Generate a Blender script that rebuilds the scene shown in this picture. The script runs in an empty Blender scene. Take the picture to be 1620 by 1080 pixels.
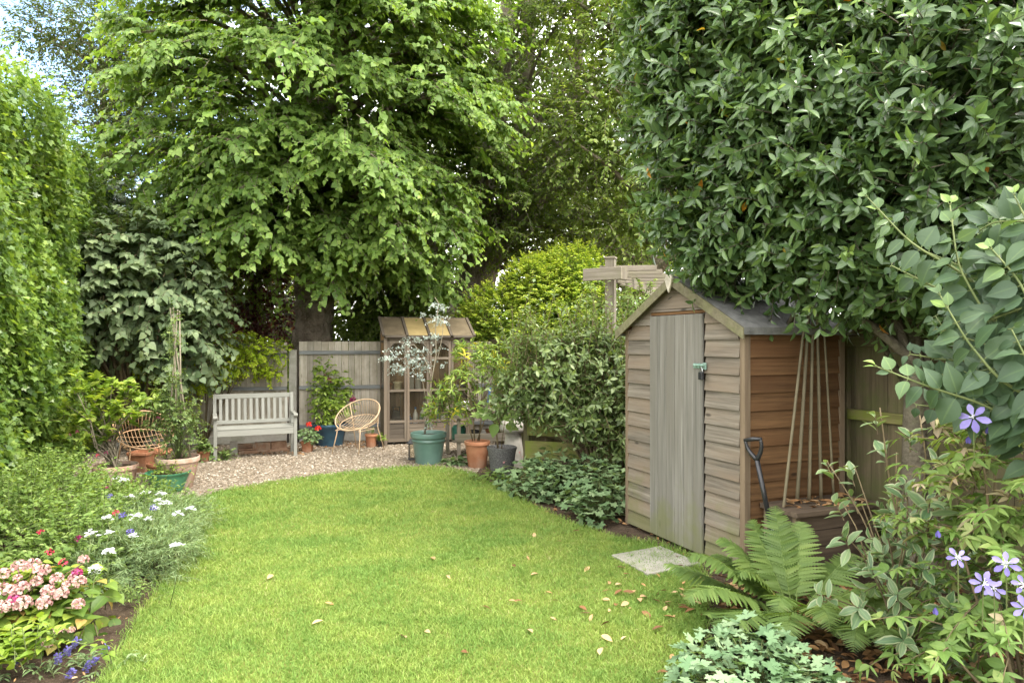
import bpy, math
import numpy as np
from mathutils import Vector, Matrix

SC = bpy.context.scene
COL = SC.collection
rad = math.radians
F_PX, HC = 1100.0, 1.6          # focal length in photo pixels, camera height

# ------------------------------------------------------------------ camera
cam_d = bpy.data.cameras.new("camera")
cam_d.sensor_width = 36.0
cam_d.lens = F_PX / 1620.0 * 36.0
cam_d.clip_start = 0.05
cam_d.clip_end = 2000.0
cam = bpy.data.objects.new("camera", cam_d)
cam.location = (0, 0, HC)
cam.rotation_euler = (rad(90), 0, 0)
COL.objects.link(cam)
SC.camera = cam

# ------------------------------------------------------------------ sky and sun
SUN_EL, SUN_AZ = rad(58), rad(128)      # azimuth clockwise from +Y (camera looks along +Y)
world = bpy.data.worlds.new("World")
SC.world = world
world.use_nodes = True
wn, wl = world.node_tree.nodes, world.node_tree.links
wn.clear()
w_out = wn.new("ShaderNodeOutputWorld")
w_bg = wn.new("ShaderNodeBackground")
w_sky = wn.new("ShaderNodeTexSky")
w_sky.sky_type = 'NISHITA'
w_sky.sun_disc = False
w_sky.sun_elevation = SUN_EL
w_sky.sun_rotation = SUN_AZ
w_sky.air_density = 1.0
w_sky.dust_density = 1.5
w_sky.ozone_density = 1.5
w_tc = wn.new("ShaderNodeTexCoord")
w_map = wn.new("ShaderNodeMapping")
w_map.inputs['Scale'].default_value = (1.0, 1.0, 2.2)
w_noise = wn.new("ShaderNodeTexNoise")
w_map.inputs['Location'].default_value = (3.1, 0.4, 0.35)
w_noise.inputs['Scale'].default_value = 1.5
w_noise.inputs['Detail'].default_value = 6
w_noise.inputs['Roughness'].default_value = 0.55
w_ramp = wn.new("ShaderNodeValToRGB")
w_ramp.color_ramp.elements[0].position = 0.62
w_ramp.color_ramp.elements[0].color = (0, 0, 0, 1)
w_ramp.color_ramp.elements[1].position = 0.84
w_ramp.color_ramp.elements[1].color = (1, 1, 1, 1)
w_mix = wn.new("ShaderNodeMix")
w_mix.data_type = 'RGBA'
w_mix.inputs['B'].default_value = (6.5, 6.45, 6.3, 1)
w_bg.inputs['Strength'].default_value = 0.15
wl.new(w_tc.outputs['Generated'], w_map.inputs['Vector'])
wl.new(w_map.outputs[0], w_noise.inputs['Vector'])
w_dist = wn.new("ShaderNodeVectorMath"); w_dist.operation = 'DISTANCE'
w_dist.inputs[1].default_value = (-0.62, 0.72, 0.33)           # a blue gap in the cloud, low in the north-west
wl.new(w_tc.outputs['Generated'], w_dist.inputs[0])
w_sum = wn.new("ShaderNodeMath"); w_sum.operation = 'MULTIPLY_ADD'
w_sum.inputs[1].default_value = 0.9
wl.new(w_dist.outputs['Value'], w_sum.inputs[0]); wl.new(w_noise.outputs['Fac'], w_sum.inputs[2])
wl.new(w_sum.outputs[0], w_ramp.inputs[0])
wl.new(w_ramp.outputs[0], w_mix.inputs['Factor'])
wl.new(w_sky.outputs[0], w_mix.inputs['A'])
wl.new(w_mix.outputs['Result'], w_bg.inputs['Color'])
wl.new(w_bg.outputs[0], w_out.inputs['Surface'])

sun_d = bpy.data.lights.new("sun", 'SUN')
sun_d.energy = 1.4
sun_d.angle = rad(25)
sun_d.color = (1.0, 0.94, 0.84)
sun = bpy.data.objects.new("sun", sun_d)
sdir = Vector((math.sin(SUN_AZ) * math.cos(SUN_EL), math.cos(SUN_AZ) * math.cos(SUN_EL), math.sin(SUN_EL)))
sun.rotation_euler = sdir.to_track_quat('Z', 'Y').to_euler()
sun.location = (0, 0, 30)
COL.objects.link(sun)

SC.view_settings.view_transform = 'Standard'
SC.view_settings.look = 'None'
SC.view_settings.gamma = 1
SC.view_settings.exposure = 2.4
SC.render.engine = 'CYCLES'
SC.cycles.max_bounces = 8
SC.cycles.diffuse_bounces = 6
SC.cycles.glossy_bounces = 2
SC.cycles.transmission_bounces = 6
SC.cycles.transparent_max_bounces = 8
SC.cycles.caustics_reflective = False
SC.cycles.caustics_refractive = False

# ------------------------------------------------------------------ helpers
def P(px, py, Y):                 # photo pixel + depth -> point
    return np.array([(px - 810) / F_PX * Y, Y, HC - (py - 540) / F_PX * Y])

def G(px, py, z=0.0):             # photo pixel -> ground point
    Y = (HC - z) * F_PX / (py - 540)
    return np.array([(px - 810) / F_PX * Y, Y, z])

def nz(v):
    v = np.asarray(v, float)
    return v / np.maximum(np.linalg.norm(v, axis=-1, keepdims=True), 1e-9)

def rotz(a):
    c, s = math.cos(a), math.sin(a)
    return np.array([[c, -s, 0], [s, c, 0], [0, 0, 1.0]])

def rot_to(d):                    # matrix whose z axis is d
    z = nz(d)
    t = np.array([1.0, 0, 0]) if abs(z[0]) < 0.8 else np.array([0, 1.0, 0])
    x = nz(np.cross(t, z)); y = np.cross(z, x)
    return np.stack([x, y, z], 1)

def hsh(seed):
    return np.random.default_rng(seed)

RNG = hsh(7)
UP = np.array([0, 0, 1.0])
OFF = {}

def thing(name, label, cat, loc=(0, 0, 0), group=None):
    o = bpy.data.objects.new(name, None)
    o.empty_display_size = 0.1
    o.location = tuple(float(x) for x in loc)
    o['label'] = label; o['category'] = cat
    if group: o['group'] = group
    COL.objects.link(o)
    OFF[o] = np.array([float(x) for x in loc])
    return o

def tag(o, label, cat, group=None):
    o['label'] = label; o['category'] = cat
    if group: o['group'] = group
    return o

def kind(o, k):
    o['kind'] = k
    return o

def copy_tree(src, parent=None):
    c = src.copy(); COL.objects.link(c)
    if parent is not None: c.parent = parent
    for ch in [k for k in bpy.data.objects if k.parent == src]:
        copy_tree(ch, c)
    return c

class MB:
    """mesh collector: verts, faces, a tint per face, grain coordinates and rib distance per vertex"""
    def __init__(self):
        self.V = []; self.F = []; self.T = []; self.G = []; self.R = []; self.n = 0
    def raw(self, v, faces, tint=None, grain=None, rib=None):
        v = np.asarray(v, np.float32).reshape(-1, 3)
        self.V.append(v)
        for f in faces:
            f = np.asarray(f, np.int64)
            if f.ndim == 1: f = f[None]
            self.F.append(f + self.n)
            k = len(f)
            if tint is None: t = np.full(k, 0.5)
            elif np.isscalar(tint): t = np.full(k, tint)
            else: t = np.asarray(tint)[:k] if len(tint) == k else np.full(k, tint[0])
            self.T.append(t.astype(np.float32))
        self.G.append(v if grain is None else np.asarray(grain, np.float32))
        self.R.append(np.zeros(len(v), np.float32) if rib is None else np.asarray(rib, np.float32))
        self.n += len(v)
        return self
    def box(self, c, s, R=None, tint=None, grain_seed=None, top=None):
        c = np.asarray(c, float); s = np.asarray(s, float)
        k = np.array([[x, y, z] for z in (-.5, .5) for y in (-.5, .5) for x in (-.5, .5)])
        l = k * s
        if top is not None:
            l[4:, 0] *= top; l[4:, 1] *= top
        order = np.argsort(-s)
        g = l[:, order] + RNG.uniform(0, 40, 3)
        w = (l @ np.asarray(R).T if R is not None else l) + c
        t = float(RNG.uniform()) if tint is None else tint
        self.raw(w, [np.array([[0, 2, 3, 1], [4, 5, 7, 6], [0, 1, 5, 4], [2, 6, 7, 3], [0, 4, 6, 2], [1, 3, 7, 5]])], t, g)
        return self
    def beam(self, a, b, w, h, up=UP, tint=None):
        a = np.asarray(a, float); b = np.asarray(b, float)
        d = b - a; L = np.linalg.norm(d); x = d / L
        y = nz(np.cross(up, x)); z = np.cross(x, y)
        return self.box((a + b) / 2, (L, w, h), np.stack([x, y, z], 1), tint)
    def prism(self, poly, axis_vec, tint=None):
        p = np.asarray(poly, float); n = len(p)
        v = np.vstack([p, p + np.asarray(axis_vec, float)])
        i = np.arange(n); j = (i + 1) % n
        g = v + RNG.uniform(0, 40, 3)
        t = float(RNG.uniform()) if tint is None else tint
        self.raw(v, [np.stack([i, j, j + n, i + n], 1), i[::-1][None], (i + n)[None]], t, g)
        return self
    def tube(self, pts, r, n=6, tint=0.5, cap=True, wob=0.0):
        pts = np.asarray(pts, float); m = len(pts)
        r = np.broadcast_to(np.asarray(r, float), (m,))
        t = nz(np.gradient(pts, axis=0))
        ref = np.array([0, 0, 1.0]) if abs(t[:, 2]).mean() < 0.8 else np.array([1.0, 0, 0])
        x = nz(np.cross(t, ref)); y = np.cross(t, x)
        a = np.linspace(0, 2 * np.pi, n, endpoint=False)
        rr = r[:, None] * (1 + wob * RNG.uniform(-1, 1, (m, n)))
        v = pts[:, None] + rr[..., None] * (np.cos(a)[None, :, None] * x[:, None] + np.sin(a)[None, :, None] * y[:, None])
        s = np.concatenate([[0], np.cumsum(np.linalg.norm(np.diff(pts, axis=0), axis=1))])
        g = np.stack([np.repeat(s, n), np.tile(np.cos(a), m) * np.repeat(r, n), np.tile(np.sin(a), m) * np.repeat(r, n)], 1) + RNG.uniform(0, 40, 3)
        i = np.arange(m - 1)[:, None] * n; k = np.arange(n)[None]; k2 = (k + 1) % n
        f = [np.stack([i + k, i + k2, i + n + k2, i + n + k], -1).reshape(-1, 4)]
        if cap: f += [np.arange(n)[::-1][None], (np.arange(n) + (m - 1) * n)[None]]
        self.raw(v.reshape(-1, 3), f, tint, g)
        return self
    def ring(self, c, R, rmaj, r, n=40, k=6, tint=0.5, squash=1.0):
        a = np.linspace(0, 2 * np.pi, n, endpoint=False); b = np.linspace(0, 2 * np.pi, k, endpoint=False)
        A, Bb = np.meshgrid(a, b, indexing='ij')
        v = np.stack([(rmaj + r * np.cos(Bb)) * np.cos(A), (rmaj * squash + r * np.cos(Bb)) * np.sin(A), r * np.sin(Bb)], -1).reshape(-1, 3)
        i = np.arange(n)[:, None]; j = np.arange(k)[None]
        f = np.stack([i * k + j, ((i + 1) % n) * k + j, ((i + 1) % n) * k + (j + 1) % k, i * k + (j + 1) % k], -1).reshape(-1, 4)
        self.raw(v @ np.asarray(R).T + np.asarray(c), [f], tint)
        return self
    def lathe(self, prof, c=(0, 0, 0), n=32, tint=0.5, R=None, sq=None, cap=True):
        prof = np.asarray(prof, float); m = len(prof)
        a = np.linspace(0, 2 * np.pi, n, endpoint=False)
        cx, sx = np.cos(a), np.sin(a)
        if sq:                                   # rounded square plan
            k = 1 / (np.abs(cx) ** sq + np.abs(sx) ** sq) ** (1 / sq)
            cx, sx = cx * k, sx * k
        v = np.stack([prof[:, :1] * cx[None], prof[:, :1] * sx[None], np.repeat(prof[:, 1:2], n, 1)], -1).reshape(-1, 3)
        if R is not None: v = v @ np.asarray(R).T
        i = np.arange(m - 1)[:, None] * n; k = np.arange(n)[None]; k2 = (k + 1) % n
        f = [np.stack([i + k, i + k2, i + n + k2, i + n + k], -1).reshape(-1, 4)]
        if cap:
            f += [np.arange(n)[::-1][None], (np.arange(n) + (m - 1) * n)[None]]
        self.raw(v + np.asarray(c), f, tint)
        return self
    def blob(self, c, r, seed=0, amp=0.15, n=12, tint=0.5, R=None):
        rg = hsh(seed)
        th = np.linspace(0, np.pi, n // 2 + 2)[1:-1]; ph = np.linspace(0, 2 * np.pi, n, endpoint=False)
        d = np.stack([np.sin(th)[:, None] * np.cos(ph), np.sin(th)[:, None] * np.sin(ph), np.repeat(np.cos(th)[:, None], n, 1)], -1).reshape(-1, 3)
        d = np.vstack([d, [[0, 0, 1], [0, 0, -1]]])
        k = rg.normal(0, 1.6, (4, 3)); p = rg.uniform(0, 6, 4)
        q = 1 + amp * np.sin(d @ k.T * 1.3 + p).sum(1) / 2
        v = d * q[:, None] * np.asarray(r)
        if R is not None: v = v @ np.asarray(R).T
        m = len(th)
        i = np.arange(m - 1)[:, None] * n; kk = np.arange(n)[None]; k2 = (kk + 1) % n
        t = n * m
        f = [np.stack([i + kk, i + n + kk, i + n + k2, i + k2], -1).reshape(-1, 4),
             np.stack([np.full(n, t), np.arange(n), (np.arange(n) + 1) % n], 1),
             np.stack([np.full(n, t + 1), (m - 1) * n + (np.arange(n) + 1) % n, (m - 1) * n + np.arange(n)], 1)]
        self.raw(v + np.asarray(c), f, tint)
        return self
    def leaves(self, tpl, pos, R, size, tint, zvar=0.0):
        tv, tf, tr = tpl
        N = len(pos)
        if N == 0: return self
        size = np.broadcast_to(np.asarray(size, float), (N,))
        L = tv[None] * size[:, None, None]
        if zvar:
            L[..., 2] *= (1 + zvar * RNG.uniform(-1, 1, N))[:, None]
            L[..., 0] *= (1 + 0.25 * RNG.uniform(-1, 1, N))[:, None]
        W = np.einsum('nij,nkj->nki', R, L) + pos[:, None]
        m = len(tv)
        off = (np.arange(N) * m)[:, None, None]
        for f in tf:
            self.F.append((f[None] + off).reshape(-1, f.shape[1]) + self.n)
            self.T.append(np.repeat(np.asarray(tint, np.float32), len(f)))
        self.V.append(W.reshape(-1, 3).astype(np.float32))
        self.G.append(np.tile(tv, (N, 1)).astype(np.float32))
        self.R.append(np.tile(tr, N).astype(np.float32))
        self.n += N * m
        return self
    def build(self, name, mat, parent=None, smooth=False, bevel=0.0, off=None):
        V = np.concatenate(self.V) if self.V else np.zeros((0, 3), np.float32)
        if off is None:
            off = OFF.get(parent, np.zeros(3)) if parent is not None else np.zeros(3)
        V = (V - np.asarray(off, np.float32)).astype(np.float32)
        me = bpy.data.meshes.new(name)
        loops = np.concatenate([f.ravel() for f in self.F]).astype(np.int32)
        sizes = np.concatenate([np.full(len(f), f.shape[1]) for f in self.F])
        starts = np.concatenate([[0], np.cumsum(sizes)[:-1]]).astype(np.int32)
        me.vertices.add(len(V)); me.vertices.foreach_set('co', V.ravel())
        me.loops.add(len(loops)); me.loops.foreach_set('vertex_index', loops)
        me.polygons.add(len(sizes)); me.polygons.foreach_set('loop_start', starts)
        if smooth: me.polygons.foreach_set('use_smooth', np.ones(len(sizes), bool))
        else: me.polygons.foreach_set('use_smooth', np.zeros(len(sizes), bool))
        me.update(calc_edges=True)
        a = me.attributes.new('tint', 'FLOAT', 'FACE'); a.data.foreach_set('value', np.concatenate(self.T).astype(np.float32))
        a = me.attributes.new('grain', 'FLOAT_VECTOR', 'POINT'); a.data.foreach_set('vector', np.concatenate(self.G).astype(np.float32).ravel())
        a = me.attributes.new('rib', 'FLOAT', 'POINT'); a.data.foreach_set('value', np.concatenate(self.R).astype(np.float32))
        me.materials.append(mat)
        o = bpy.data.objects.new(name, me)
        COL.objects.link(o)
        if parent is not None: o.parent = parent
        OFF[o] = np.asarray(off, float)
        if bevel:
            b = o.modifiers.new('bevel', 'BEVEL'); b.width = bevel; b.segments = 2; b.limit_method = 'ANGLE'
        return o

# ------------------------------------------------------------------ materials
class NT:
    def __init__(self, name):
        self.m = bpy.data.materials.new(name); self.m.use_nodes = True
        self.t = self.m.node_tree; self.t.nodes.clear()
        self.out = self.t.nodes.new("ShaderNodeOutputMaterial")
    def n(self, typ, ins=None, **kw):
        x = self.t.nodes.new("ShaderNode" + typ)
        for k, v in kw.items(): setattr(x, k, v)
        for k, v in (ins or {}).items():
            s = x.inputs[k]
            if isinstance(v, bpy.types.NodeSocket): self.t.links.new(v, s)
            else: s.default_value = v
        return x
    def attr(self, name, o='Fac'):
        return self.n("Attribute", attribute_name=name).outputs[o]
    def ramp(self, fac, stops, interp='LINEAR'):
        x = self.n("ValToRGB", {0: fac}); cr = x.color_ramp; cr.interpolation = interp
        while len(cr.elements) < len(stops): cr.elements.new(0.5)
        for e, (p, c) in zip(cr.elements, stops):
            e.position = p; e.color = (*c, 1) if len(c) == 3 else c
        return x.outputs[0]
    def noise(self, vec, scale, detail=4, rough=0.55):
        return self.n("TexNoise", {'Vector': vec, 'Scale': scale, 'Detail': detail, 'Roughness': rough}).outputs['Fac']
    def mix(self, f, a, b, mode='MIX'):
        x = self.n("Mix", data_type='RGBA', blend_type=mode)
        for s, v in (('Factor', f), ('A', a), ('B', b)):
            if isinstance(v, bpy.types.NodeSocket): self.t.links.new(v, x.inputs[s])
            else: x.inputs[s].default_value = v if s == 'Factor' else ((*v, 1) if len(v) == 3 else v)
        return x.outputs['Result']
    def math(self, op, a, b=0.0, clamp=False):
        x = self.n("Math", {0: a, 1: b}, operation=op); x.use_clamp = clamp
        return x.outputs[0]
    def mapping(self, vec, scale):
        return self.n("Mapping", {'Vector': vec, 'Scale': scale}).outputs[0]
    def obj(self):
        return self.n("TexCoord").outputs['Object']
    def pos(self):
        return self.n("NewGeometry").outputs['Position']
    def bump(self, h, strength=0.4, dist=0.01):
        return self.n("Bump", {'Height': h, 'Strength': strength, 'Distance': dist}).outputs[0]
    def pbsdf(self, col, rough=0.6, spec=0.4, normal=None, metal=0.0):
        x = self.n("BsdfPrincipled", {'Base Color': col if isinstance(col, bpy.types.NodeSocket) else (*col, 1), 'Roughness': rough,
                                      'Specular IOR Level': spec, 'Metallic': metal})
        if normal is not None: self.t.links.new(normal, x.inputs['Normal'])
        return x.outputs[0]
    def done(self, s):
        self.t.links.new(s, self.out.inputs['Surface'])
        return self.m

def leaf_mat(name, stops, trans=0.3, rough=0.42, spec=0.35, rib=None, edge=None, tcol=(1.45, 1.4, 0.55), var=0.35):
    m = NT(name)
    c = m.ramp(m.attr('tint'), stops)
    nn = m.noise(m.pos(), 1.3, 3)
    c = m.mix(var, c, m.mix(1.0, c, m.ramp(nn, [(0.3, (0.45, 0.5, 0.45)), (0.7, (1.5, 1.45, 1.3))]), 'MULTIPLY'))
    if rib is not None:
        c = m.mix(m.math('SUBTRACT', 1.0, m.math('MULTIPLY', m.attr('rib'), 7.0, True), True), c, m.mix(1.0, c, rib, 'MULTIPLY'))
    if edge is not None:
        e = m.math('MULTIPLY', m.math('SUBTRACT', m.attr('rib'), 0.62), 6.0, True)
        c = m.mix(e, c, edge)
    t = m.mix(1.0, c, tcol, 'MULTIPLY')
    n2 = m.noise(m.pos(), 60.0, 2)
    b = m.pbsdf(c, rough, spec, m.bump(n2, 0.25, 0.004))
    tr = m.n("BsdfTranslucent", {'Color': t}).outputs[0]
    x = m.n("MixShader", {0: min(.5, trans + .1), 1: b, 2: tr})
    return m.done(x.outputs[0])

def wood_mat(name, c1, c2, c3=None, rough=0.8, grain=(1.6, 26, 26), knots=0.5, moss=None, moss_amt=0.5, algae=None, tintv=0.5, bump=0.5):
    m = NT(name)
    g = m.attr('grain', 'Vector')
    n1 = m.noise(m.mapping(g, grain), 1.0, 6, 0.65)
    n2 = m.noise(m.mapping(g, (0.9, 5, 5)), 1.0, 4)
    c = m.ramp(n1, [(0.3, c1), (0.7, c2)])
    if c3 is not None:
        c = m.mix(m.ramp(n2, [(0.42, (0, 0, 0)), (0.68, (1, 1, 1))]), c, c3)
    tv = m.ramp(m.attr('tint'), [(0.0, (1 - tintv,) * 3), (1.0, (1 + tintv * 0.6,) * 3)])
    c = m.mix(1.0, c, tv, 'MULTIPLY')
    if knots:
        vo = m.n("TexVoronoi", {'Vector': m.mapping(g, (2.6, 8, 8)), 'Scale': 1.0, 'Randomness': 1.0}).outputs['Distance']
        k = m.ramp(vo, [(0.05, (1, 1, 1)), (0.12, (0, 0, 0))])
        c = m.mix(m.math('MULTIPLY', k, knots), c, tuple(x * 0.35 for x in c1))
    if moss is not None:
        nm = m.noise(m.pos(), 5.0, 5, 0.7)
        c = m.mix(m.math('MULTIPLY', m.ramp(nm, [(0.42, (0, 0, 0)), (0.62, (1, 1, 1))]), moss_amt), c, moss)
    if algae is not None:                          # green algae stain rising from the damp ground
        z = m.n("SeparateXYZ", {0: m.pos()}).outputs[2]
        st = m.math('ADD', m.math('MULTIPLY', z, -1.5), m.math('MULTIPLY', m.noise(m.pos(), 4.0, 4), 1.9))
        c = m.mix(m.math('MULTIPLY', m.ramp(st, [(0.35, (0, 0, 0)), (0.8, (1, 1, 1))]), 0.6), c, algae)
    return m.done(m.pbsdf(c, rough, 0.25, m.bump(n1, bump, 0.004)))

def rough_mat(name, c1, c2, scale=12.0, rough=0.8, spec=0.3, bump=0.4, bscale=None, c3=None, metal=0.0, dist=0.01):
    m = NT(name)
    v = m.pos() if bscale is None else m.obj()
    n1 = m.noise(m.obj(), scale, 6, 0.6)
    c = m.ramp(n1, [(0.32, c1), (0.68, c2)])
    if c3 is not None:
        c = m.mix(m.ramp(m.noise(m.obj(), scale * 0.3, 5, 0.7), [(0.5, (0, 0, 0)), (0.68, (1, 1, 1))]), c, c3)
    n2 = m.noise(m.obj(), bscale or scale * 4, 5)
    return m.done(m.pbsdf(c, rough, spec, m.bump(n2, bump, dist), metal))

def tint_mat(name, stops, rough=0.6, spec=0.3, trans=0.0, interp='LINEAR'):
    m = NT(name)
    c = m.ramp(m.attr('tint'), stops, interp)
    n1 = m.noise(m.pos(), 40.0, 3)
    c = m.mix(0.4, c, m.mix(1.0, c, m.ramp(n1, [(0.3, (0.6, 0.6, 0.6)), (0.7, (1.3, 1.3, 1.3))]), 'MULTIPLY'))
    b = m.pbsdf(c, rough, spec)
    if trans:
        b = m.n("MixShader", {0: trans, 1: b, 2: m.n("BsdfTranslucent", {'Color': c}).outputs[0]}).outputs[0]
    return m.done(b)

# ------------------------------------------------------------------ leaf templates: y runs from stalk to tip, z is the upper side
def strip_tpl(st, fold=0.12, curl=-0.12, wave=0.0):
    v, rib = [], []
    ids = []
    for i, (y, w) in enumerate(st):
        zc = curl * y * y
        if w <= 1e-6:
            ids.append((len(v),)); v.append((0, y, zc)); rib.append(0)
        else:
            zz = fold * w * 2 + wave * (1 if i % 2 else -1)
            ids.append((len(v), len(v) + 1, len(v) + 2))
            v += [(0, y, zc), (-w, y, zc + zz), (w, y, zc + zz)]; rib += [0, 1, 1]
    q, t = [], []
    for a, b in zip(ids[:-1], ids[1:]):
        if len(a) == 1 and len(b) == 3:
            t += [(a[0], b[0], b[1]), (a[0], b[2], b[0])]
        elif len(a) == 3 and len(b) == 1:
            t += [(a[1], a[0], b[0]), (a[0], a[2], b[0])]
        else:
            q += [(a[1], a[0], b[0], b[1]), (a[0], a[2], b[2], b[0])]
    fs = []
    if q: fs.append(np.array(q))
    if t: fs.append(np.array(t))
    return np.array(v, float), fs, np.array(rib, float)

def fan_tpl(outline, centre=(0, 0.35), bowl=0.12, droop=-0.1):
    o = np.asarray(outline, float); c = np.asarray(centre, float)
    r = np.linalg.norm(o - c, axis=1)
    ang = np.arctan2(o[:, 0] - c[0], o[:, 1] - c[1])
    z = bowl * (r * 0.6 + 0.18 * np.cos(ang * 5) * r) + droop * o[:, 1] ** 2
    v = np.vstack([[c[0], c[1], 0], np.column_stack([o, z])])
    n = len(o); i = np.arange(n)
    # counter-clockwise as seen from +z
    f = np.stack([np.zeros(n, int), 1 + i, 1 + (i + 1) % n], 1)
    area = np.sum(o[:, 0] * np.roll(o[:, 1], -1) - np.roll(o[:, 0], -1) * o[:, 1])
    if area < 0: f = f[:, ::-1]
    return v, [f], np.concatenate([[0], np.ones(n)])

T_OVATE = strip_tpl([(0, 0), (0.14, .2), (0.36, .29), (0.62, .24), (0.85, .1), (1, 0)], 0.18, -0.22)
T_BIG = strip_tpl([(0, 0), (0.06, .15), (0.2, .31), (0.38, .375), (0.56, .335), (0.74, .22), (0.89, .085), (1, 0)], 0.13, -0.3, 0.006)
T_HEART = strip_tpl([(0.03, 0), (0.0, .17), (0.12, .37), (0.34, .43), (0.6, .32), (0.82, .13), (1, 0)], 0.12, -0.28)
T_LAUREL = strip_tpl([(0, 0), (0.2, .125), (0.42, .195), (0.66, .18), (0.88, .08), (1, 0)], 0.2, -0.16)
T_LANCE = strip_tpl([(0, 0), (0.22, .085), (0.5, .12), (0.78, .075), (1, 0)], 0.25, -0.3)
T_SMALL = strip_tpl([(0, 0), (0.38, .26), (1, 0)], 0.25, -0.15)
T_ROUND = strip_tpl([(0, 0), (0.2, .3), (0.55, .38), (0.88, .2), (1, 0)], 0.15, -0.15)
T_NEEDLE = strip_tpl([(0, 0), (0.4, .05), (1, 0)], 0.2, -0.1)
ivy_o = []
for a, r in [(180, .12), (150, .42), (118, .5), (95, .33), (62, .62), (35, .4), (0, .85), (-35, .4), (-62, .62), (-95, .33), (-118, .5), (-150, .42)]:
    ivy_o.append((r * math.sin(rad(a)), 0.32 + r * 0.8 * math.cos(rad(a))))
T_IVY = fan_tpl(ivy_o, (0, .3), 0.1, -0.12)
def palm_tpl(lobes=5, deep=0.42, teeth=True):
    o = [(0.02, 0.02)]
    span = 265
    for k in range(lobes):
        a0 = -span / 2 + span * (k + 0.5) / lobes
        L = 0.62 - 0.10 * abs(k - (lobes - 1) / 2) / ((lobes - 1) / 2)
        w = span / lobes / 2
        pts = [(-w * .55, L * .62), (-w * .8, L * .82), (-w * .38, L * .8), (-w * .22, L * .98), (0, L * 1.04), (w * .22, L * .98), (w * .38, L * .8), (w * .8, L * .82), (w * .55, L * .62)]
        for da, r in pts:
            o.append((r * math.sin(rad(a0 + da)), 0.42 + r * math.cos(rad(a0 + da))))
        if k < lobes - 1:
            o.append((deep * 0.6 * math.sin(rad(a0 + w)), 0.42 + deep * 0.6 * math.cos(rad(a0 + w))))
    o.append((-0.02, 0.02))
    return fan_tpl(o, (0, .42), 0.22, -0.06)
T_PALM = palm_tpl(5, 0.62)
def pinna_tpl(n=9):
    st = [(0, 0)]
    for i in range(n):
        y = (i + 0.3) / n; w = 0.13 * (1 - y) ** 0.7 + 0.012
        st += [(y, w), (y + 0.42 / n, w * 0.5)]
    st.append((1, 0))
    return strip_tpl(st, 0.12, -0.12)
T_PINNA = pinna_tpl()
T_PETAL = strip_tpl([(0, 0), (0.2, .12), (0.55, .25), (0.82, .19), (1, 0)], 0.15, -0.1)
T_FLORET = strip_tpl([(0, 0), (0.5, .36), (0.85, .28), (1, 0)], 0.1, -0.1)

def frames(f, n):
    f = nz(f); r = nz(np.cross(f, n)); n2 = np.cross(r, f)
    return np.stack([r, f, n2], -1)

def jit(shape, s):
    return RNG.normal(0, s, shape)

def sprays(o, d, L, droop=0.2, n=10, size=0.1, ang=55, hang=0.2, j=0.22, whorl=False, t0=0.15, szvar=0.2, up=1.0, out=0.35, taper=0.3):
    """leaves along S curved twigs; returns leaf positions, frames, sizes and the twig polylines"""
    o = np.asarray(o, float); d = nz(d); S = len(o)
    L = np.broadcast_to(np.asarray(L, float), (S,))[:, None, None]
    t = np.linspace(t0, 1, n)[None, :, None] + jit((S, n, 1), 0.03)
    dn = np.array([0, 0, -1.0])
    Pp = o[:, None] + d[:, None] * L * t + dn * droop * L * t * t
    Tn = nz(d[:, None] + dn * 2 * droop * t)
    a = rad(ang) * (1 + jit((S, n, 1), 0.18))
    k = np.arange(n)[None, :, None]
    if whorl:
        ref = np.where(np.abs(Tn[..., 2:3]) > 0.9, np.array([1.0, 0, 0]), UP)
        u = nz(np.cross(Tn, ref)); v = np.cross(Tn, u)
        az = k * 2.4 + RNG.uniform(0, 6.28, (S, 1, 1))
        ra = np.cos(az) * u + np.sin(az) * v
        f = Tn * np.cos(a) + ra * np.sin(a) + dn * hang
        nn = Tn * np.sin(a) - ra * np.cos(a) + UP * up * 0.5
    else:
        lat = nz(np.cross(Tn, UP) + 1e-6)
        sd = np.where((k + RNG.integers(0, 2, (S, 1, 1))) % 2 == 0, 1.0, -1.0)
        f = Tn * np.cos(a) + lat * sd * np.sin(a) + dn * hang
        nn = UP * up + d[:, None] * out
    f = f + jit((S, n, 3), j); nn = nn + jit((S, n, 3), j * 1.2)
    sz = size * (1 + szvar * np.clip(jit((S, n), 1), -1.8, 1.8)) * (1 - taper * t[..., 0])
    R = frames(f, nn)
    tw = np.linspace(0, 1, 4)[None, :, None]
    tp = o[:, None] + d[:, None] * L * tw + dn * droop * L * tw * tw
    return Pp.reshape(-1, 3), R.reshape(-1, 3, 3), sz.ravel(), tp

def twigs(mb, tp, r0=0.006, r1=0.002, tint=0.5):
    """thin three-sided twigs for many polylines (S, m, 3)"""
    S, m, _ = tp.shape
    t = nz(np.gradient(tp, axis=1))
    ref = np.where(np.abs(t[..., 2:3]) > 0.85, np.array([1.0, 0, 0]), UP)
    x = nz(np.cross(t, ref)); y = np.cross(t, x)
    r = np.linspace(r0, r1, m)[None, :, None, None]
    a = np.array([0, 2.094, 4.189])
    v = tp[:, :, None] + r * (np.cos(a)[None, None, :, None] * x[:, :, None] + np.sin(a)[None, None, :, None] * y[:, :, None])
    i = np.arange(m - 1)[:, None] * 3; k = np.arange(3)[None]; k2 = (k + 1) % 3
    f = np.stack([i + k, i + k2, i + 3 + k2, i + 3 + k], -1).reshape(-1, 4)
    F = (f[None] + (np.arange(S) * m * 3)[:, None, None]).reshape(-1, 4)
    mb.raw(v.reshape(-1, 3), [F], tint)
    return mb

CAM = np.array([0, 0, HC])
def keep_front(p, nrm, back=0.35):
    f = np.einsum('ij,ij->i', nz(nrm), nz(CAM - p))
    return (f > -0.15) | (RNG.uniform(size=len(p)) < back)

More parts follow.
